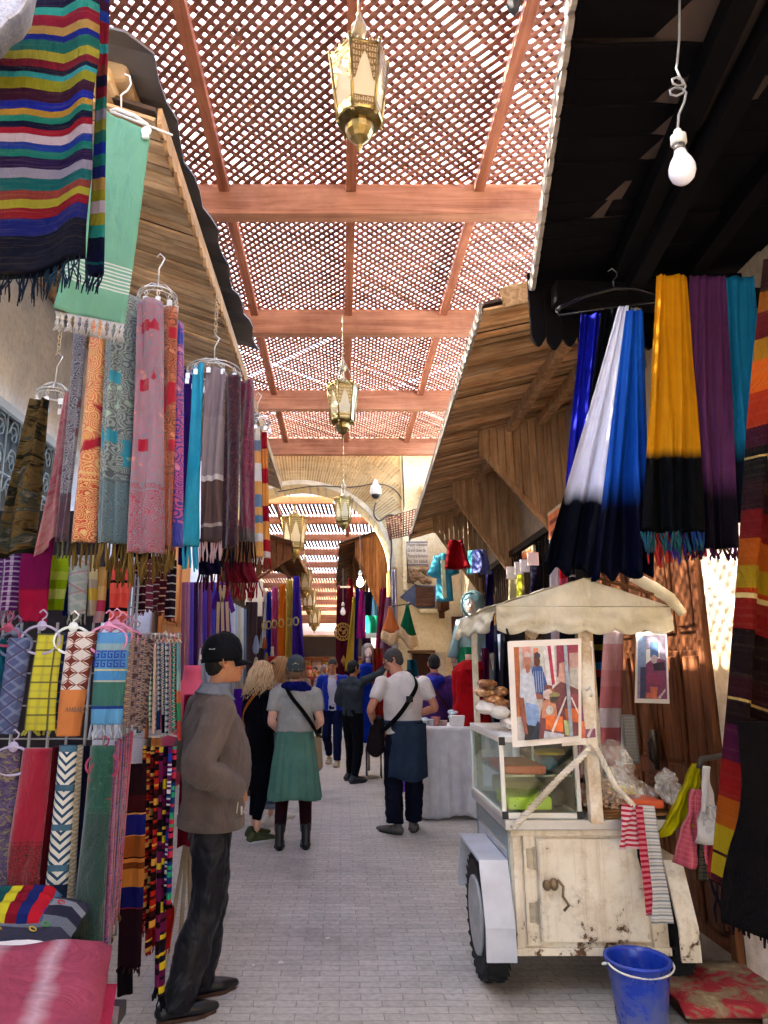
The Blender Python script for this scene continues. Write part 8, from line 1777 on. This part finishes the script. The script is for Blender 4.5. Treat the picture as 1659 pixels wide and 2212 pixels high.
# ---- woman with straight light brown hair
P3 = person((-.72, 8.0, 0), R(-55), 'woman with long straight light brown hair, white shirt, rolled jeans and white trainers')
hd = (0, .05, 1.61); ft = [(-.09, .12, .1), (.09, -.1, .1)]; kn = [(-.09, .08, .48), (.09, .0, .48)]
LA = ((-.17, 0, 1.38), (-.22, .03, 1.12), (-.1, .22, 1.06)); RA = ((.17, 0, 1.38), (.22, .0, 1.12), (.12, .22, 1.08))
Rm = body(P3, SK2, arms=[LA + (((.5, .7, 0), (0, 0, 1), .7, 1),), RA + (((-.5, .7, 0), (0, 0, 1), .7, -1),)], hd=hd, yaw=R(-10), pitch=R(-22), feet=ft, knees=kn, vox=.01); eyes(P3, Rm)
bh = [paint('A87A48', .5, .2), paint('8A6034', .5, .2), paint('C89A60', .5, .2)]; hair_cap(P3, Rm, bh[1], .007); strands(P3, Rm, bh, 240, .36, .003, .004, 9, .02)
lo(P3, MB().tube([(-.075, .03, .09), (-.03, .065, .11), (.03, .065, .11), (.075, .03, .09)], .004).ball((-.036, .062, .112), .026, .006, .014).ball((.036, .062, .112), .026, .006, .014), 'sunglasses', paint('1A1412', .15), Rm)
top(P3, plain('F8ECEE', .8, .15, 'ECE0E6'), [LA, RA], hd, wz=.92, rb=(.15, .11), rc=(.165, .115), ra=(.062, .055, .045), name='shirt'); legs(P3, plain('6A7A94', .85, .02, '56667E'), [(-.09, .12, .2), (.09, -.1, .2)], kn, .095, .068, .06, name='jeans')
for f_, sd in zip(ft, (0, 0)): lo(P3, MB().lathe((f_[0], f_[1] - .01, .17), [(.066, 0), (.07, .005), (.07, .045), (.066, .05)], 18), 'jeans_cuff', plain('8A98AC', .85, .02)); shoe(P3, f_, paint('E0DCD4', .5), paint('E8E4DC', .5), 0, .27, .048, .05)
# ---- man in white T-shirt
P7 = person((.64, 7.55, 0), R(12), 'stocky grey-haired man in glasses, white T-shirt, black sling bag and jacket tied round waist')
hd = (-.07, .10, 1.685); ft = [(-.12, -.03, .1), (.10, .05, .1)]; kn = [(-.11, .02, .50), (.11, .02, .50)]
LA = ((-.225, 0, 1.47), (-.36, -.05, 1.20), (-.28, .18, 1.06)); RA = ((.225, 0, 1.47), (.33, -.05, 1.21), (.20, .17, 1.12))
Rm = body(P7, SK3, arms=[LA + (((.55, .1, -.75), (.8, .3, 0), .4, 1, 1.08),), RA + (((-.6, .7, 0), (0, 0, 1), .6, -1),)], hd=hd, yaw=R(72), pitch=R(-22), feet=ft, knees=kn, vox=.009, neck_s=1.25); eyes(P7, Rm)
hair_cap(P7, Rm, paint('4A4644', .8, .5, 60), .010); Blob_ = Blob(); Blob_.ball((0, .052, -.075), .045, .044, .036); Blob_.m.v = [Rm @ v for v in Blob_.m.v]; Blob_.build('beard', paint('6A6260', .9, .4, 60), P7, .008, 1, [(.008, .01, 'CLOUDS')])
lo(P7, MB().tube([(-.055, .085, .01), (-.015, .10, .01), (.015, .10, .01), (.055, .085, .01), (.08, .05, .012), (.086, -.01, .014)], .003).tube([(-.055, .085, .01), (-.08, .05, .012), (-.086, -.01, .014)], .003).tube([(-.033 + .02 * math.cos(a * .52), .096, .006 + .016 * math.sin(a * .52)) for a in range(12)], .0025, 5, closed=True).tube([(.033 + .02 * math.cos(a * .52), .096, .006 + .016 * math.sin(a * .52)) for a in range(12)], .0025, 5, closed=True), 'glasses', paint('141414', .2), Rm)
M_wt = plain('FFFAF4', .85, .1, 'F4ECE6', .85); top(P7, M_wt, [LA, RA], (-.02, .02, 1.68), wz=.94, rb=(.195, .16), rc=(.215, .145), ra=(.076, .08, .06), sleeve=.66, name='t_shirt', belly=.03, sh=1.50, hemr=(.195, .16), disp=((.022, .15, 'CLOUDS'), (.006, .04, 'CLOUDS')), neck=.075)
Mt7 = plain('161828', .85, .02, '1E2032'); legs(P7, Mt7, [(-.12, -.03, .1), (.10, .05, .1)], kn, .115, .095, .088, name='trousers', wr=(.18, .14), disp=((.035, .11, 'CLOUDS'), (.02, .045, 'CLOUDS')))
for f_, y in zip(ft, (.6, -.35)): shoe(P7, f_, paint('5A5450', .7), paint('2A2624', .7), y, .30, .055, .06)
k_ = MB(); n = 50; nz = 16
for j in range(nz + 1):
    q = j / nz
    for i in range(n + 1):
        a = lerp(R(178), R(372), i / n); f = 1 + .03 * math.sin(a * 9 + q * 2) * q + .03 * mnoise.noise(Vector((a * 2, q * 4, 9))); rx = lerp(.192, .20, q); ry = lerp(.158, .19, q)
        k_.v.append(Vector((.03 + rx * math.cos(a) * f, ry * math.sin(a) * f, lerp(1.05, .52 - .02 * math.sin(a * 3), q))))
for j in range(nz):
    for i in range(n): a = j * (n + 1) + i; k_.f.append((a, a + 1, a + n + 2, a + n + 1))
o = lo(P7, k_, 'tied_jacket', plain('303E54', .85, .03, '3A4A60')); s_ = o.modifiers.new('s', 'SOLIDIFY'); s_.thickness = .014
lo(P7, MB().lathe((0, .005, 0), [(.196, 1.03), (.207, 1.04), (.207, 1.075), (.19, 1.085)], 36, sy=.82), 'jacket_knot_band', plain('303E54', .85, .03, '3A4A60'))
strap(P7, [(.03, .10, 1.55), (.085, -.04, 1.56), (.10, -.158, 1.44), (.02, -.178, 1.30), (-.10, -.165, 1.14), (-.215, -.05, 1.0), (-.25, .05, .96)], .022, plain('101012', .7, .02), 'bag_strap')
lo(P7, MB().box(-.02, .045, -.20, -.175, 1.27, 1.33), 'strap_pad', paint('1E1E20', .6), None, False)
Blob().limb([(-.27, .06, .98, .085, .05), (-.29, .05, .80, .10, .06)]).limb([(-.22, .1, 1.0, .07, .05), (-.24, .1, 1.08, .06, .05)]).build('sling_bag', plain('1E1618', .6, .02, '2E2224'), P7, .01, 2, [(.015, .04, 'CLOUDS')])
# ---- man in grey sweater, arm raised
P6 = person((.16, 10.75, 0), R(-38), 'dark-haired bearded man in a grey sweater reaching up with one arm towards hanging robes')
hd = (.0, .04, 1.60); ft = [(-.12, .10, .1), (.10, -.08, .1)]; kn = [(-.10, .08, .48), (.10, .0, .48)]
LA = ((-.19, 0, 1.40), (-.24, -.04, 1.14), (-.10, .10, 1.02)); RA = ((.19, .02, 1.42), (.30, .26, 1.52), (.30, .50, 1.68))
Rm = body(P6, SK1, arms=[LA + (((.5, .5, -.3), (0, 0, -1), .5, 1),), RA + (((.0, .7, .7), (0, 1, -1), .35, -1),)], hd=hd, yaw=R(-20), pitch=R(-3), feet=ft, knees=kn, vox=.011); eyes(P6, Rm)
hair_cap(P6, Rm, paint('14100E', .7, .3, 60), .008); b = Blob(); b.ball((0, .052, -.078), .046, .044, .034); b.m.v = [Rm @ v for v in b.m.v]; b.build('beard', paint('1A1412', .9, .3, 60), P6, .008, 1)
top(P6, plain('4A545C', .85, .02, '3E484F'), [LA, RA], hd, wz=.92, rb=(.165, .115), rc=(.19, .125), ra=(.07, .058, .045), name='sweater', sh=1.43); legs(P6, plain('14161C', .8, .02), ft, kn, .1, .078, .055, name='trousers')
for f_, y in zip(ft, (-.5, -.2)): shoe(P6, f_, paint('2E3036', .6), paint('3A3C42', .6), y, .30, .055, .06)
# ---- man in blue puffer
def puffer(c, c2, k=26):
    def f(t):
        z = t.xyz(t.ob())[2]; w_ = t.m_('ABSOLUTE', t.m_('SINE', t.m_('MULTIPLY', z, math.pi * k / 1.0))); t._w = w_
        return t.mix(t.ramp(w_, [(0, (1, 1, 1)), (.25, (0, 0, 0))]), c, c2)
    m = cloth_mat(f, .35, 0, .3, .1); return m
P5 = person((-.15, 12.6, 0), R(180 - 8), 'man walking towards the viewer in a blue quilted jacket, white shirt and navy trousers')
hd = (0, .06, 1.66); ft = [(-.10, .18, .1), (.10, -.22, .16)]; kn = [(-.10, .14, .5), (.10, .06, .5)]
LA = ((-.2, 0, 1.44), (-.27, -.04, 1.17), (-.20, .16, 1.05)); RA = ((.2, 0, 1.44), (.27, -.06, 1.17), (.22, .1, 1.0))
Rm = body(P5, SK1, arms=[LA + (((.5, .6, 0), (0, 0, 1), .7, 1),), RA + (((0, .4, -.8), (-1, 0, 0), .5, -1),)], hd=hd, yaw=R(0), pitch=R(-20), feet=ft, knees=kn, vox=.011); eyes(P5, Rm); hair_cap(P5, Rm, paint('3A3634', .8, .4, 60), .006)
top(P5, plain('D4D8E4', .8, .05), [], hd, wz=.9, rb=(.155, .115), rc=(.17, .12), name='shirt', sh=1.47)
b = Blob()
for sd in (-1, 1):
    b.limb([(sd * .105, -.01, .92, .085, .13), (sd * .10, -.015, 1.15, .095, .135), (sd * .11, -.01, 1.35, .085, .12), (sd * .09, 0, 1.46, .055, .06)]); b.limb([(sd * .06, -.01, 1.47, .05), (sd * .17, 0, 1.42, .07)])
b.limb([(0, -.06, .92, .13, .085), (0, -.065, 1.4, .13, .08)])
for a in (LA, RA): b.limb([ff(a[0], .08), ff(a[1], .07), ff(Vector(a[1]).lerp(Vector(a[2]), .9), .058)])
b.build('puffer_jacket', puffer('1434B0', '0A1A60'), P5, .012, 3, [(.012, .05, 'CLOUDS')]); legs(P5, plain('121A3C', .85, .02, '182248'), ft, kn, .1, .08, .062, name='trousers')
for f_ in ft: shoe(P5, f_, paint('A89880', .6), paint('E4E0D8', .6), 0, .30, .055, .06)
# ---- person in purple puffer
P8 = person((1.24, 9.6, 0), R(-6), 'person seen from behind in a purple and blue quilted hooded jacket with a dark strap')
hd = (0, .02, 1.66); ft = [(-.1, 0, .1), (.1, 0, .1)]; kn = [(-.1, .02, .5), (.1, .02, .5)]
LA = ((-.2, 0, 1.44), (-.28, -.02, 1.17), (-.20, .18, 1.08)); RA = ((.2, 0, 1.44), (.28, -.02, 1.17), (.2, .18, 1.08))
Rm = body(P8, SK3, arms=[LA, RA], hd=hd, feet=ft, knees=kn, vox=.011, pitch=R(-8)); hair_cap(P8, Rm, paint('1E1A1C', .8, .3, 60), .008)
top(P8, puffer('5A2A78', '2A1A4A'), [LA, RA], hd, wz=.95, rb=(.2, .15), rc=(.22, .15), ra=(.095, .085, .07), name='puffer_jacket', sh=1.47); Blob().limb([(-.09, -.06, 1.47, .05), (0, -.12, 1.43, .07), (.09, -.06, 1.47, .05)]).limb([(0, -.12, 1.45, .08, .06), (0, -.14, 1.36, .05, .04)]).build('hood', plain('2A40C0', .6, .03, '3A2A9A'), P8, .011, 3, [(.012, .04, 'CLOUDS')])
legs(P8, plain('14161E', .8, .02), ft, kn, name='trousers')
for f_ in ft: shoe(P8, f_, paint('2A2A2E', .6), paint('2A2A2E', .6), 0)
strap(P8, [(-.1, -.06, 1.50), (-.06, -.16, 1.4), (.05, -.172, 1.25), (.17, -.12, 1.1), (.21, 0, 1.0)], .014, plain('5A2A2A', .6, .02), 'bag_strap')
# ---- people in the distance
far = [(626, 17.5, 180, '8A6A50', 'A81A20', 'cap', 'far person in cream clothes and a red cap, left of the group'), (603, 15.0, 20, 'A09080', '2A2A30', 'hair', 'far dark-haired person standing near the satin kaftans'), (648, 16.5, 170, 'C8B8A8', 'B87A7A', 'scarf', 'far woman in a pink headscarf behind the green-skirted woman'), (667, 20, 190, '8A2A2A', 'A01A1A', 'cap', 'far person in a red top near the end shop'), (682, 21, 150, '6A4A6A', '3A3038', 'hair', 'far person in muted purple before the end shop'), (700, 17.5, 200, 'D8D4DC', 'D0D0D8', 'scarf', 'far woman in white headscarf beside the man in blue'), (655, 22.5, 160, 'B89A60', '2A2420', 'hair', 'far person in mustard in front of the woven bowls'), (533, 10.6, -60, 'C8B880', '2A2420', 'hair', 'person in a straw-coloured top at the shop front behind the blonde woman')]
for k, (u, Y, ang, cc, hc, kind, lb) in enumerate(far):
    x = (u - CXP) / FPX * Y * math.cos(PITCH); Pf = person((x, Y, 0), R(ang), lb, 'people in the distance' if k < 7 else None); hd = (0, .02, 1.52 + .03 * (k % 3)); ft = [(-.1, .05, .1), (.1, -.05, .1)]; kn = [(-.1, .03, .48), (.1, 0, .48)]
    A_ = [((-.18, 0, 1.34), (-.24, 0, 1.08), (-.18, .12, .95)), ((.18, 0, 1.34), (.24, 0, 1.08), (.18, .12, .95))]
    Rm = body(Pf, SK3 if k % 2 else SK1, arms=A_, hd=hd, feet=ft, knees=kn, vox=.02); top(Pf, plain(cc, .8, .03), A_, hd, name='top', wz=.8, vox=.02, disp=((.02, .1, 'CLOUDS'),)); legs(Pf, plain('2A2A34', .8, .02), ft, kn, vox=.02)
    for f_ in ft: shoe(Pf, f_, paint('2A2624', .6), paint('2A2624', .6), 0)
    if kind == 'cap': lo(Pf, MB().lathe((0, -.01, .05), [(.082, 0), (.078, .05), (.068, .10), (.01, .105)], 16), 'fez', paint(hc, .8), Rm)
    elif kind == 'scarf': b = Blob(); b.ball((0, -.02, .02), .09, .1, .11).limb([(0, -.02, -.05, .08), (0, -.01, -.16, .11)]); b.m.v = [Rm @ v for v in b.m.v]; b.build('headscarf', plain(hc, .8, .03), Pf, .014, 2)
    else: hair_cap(Pf, Rm, paint(hc, .8), .008)
# small litter on the paving
rnd = random.Random(77)
for k in range(9):
    x, y = rnd.uniform(-.6, 1.0), rnd.uniform(4.2, 10); s = rnd.uniform(.008, .02); m = MB(); a = rnd.uniform(0, 6.28)
    pts = [(x + s * math.cos(a + q * 1.26) * rnd.uniform(.6, 1.2), y + s * math.sin(a + q * 1.26) * rnd.uniform(.6, 1.2), .005 + rnd.uniform(0, .006)) for q in range(5)]
    m.prism(pts, (0, 0, .0012)); tag(fixn(m.build('paper_scrap', paint('E0DCD4', .8), None)), 'tiny pale scrap of litter lying on the grey paving', 'litter', 'scraps of litter on the paving')
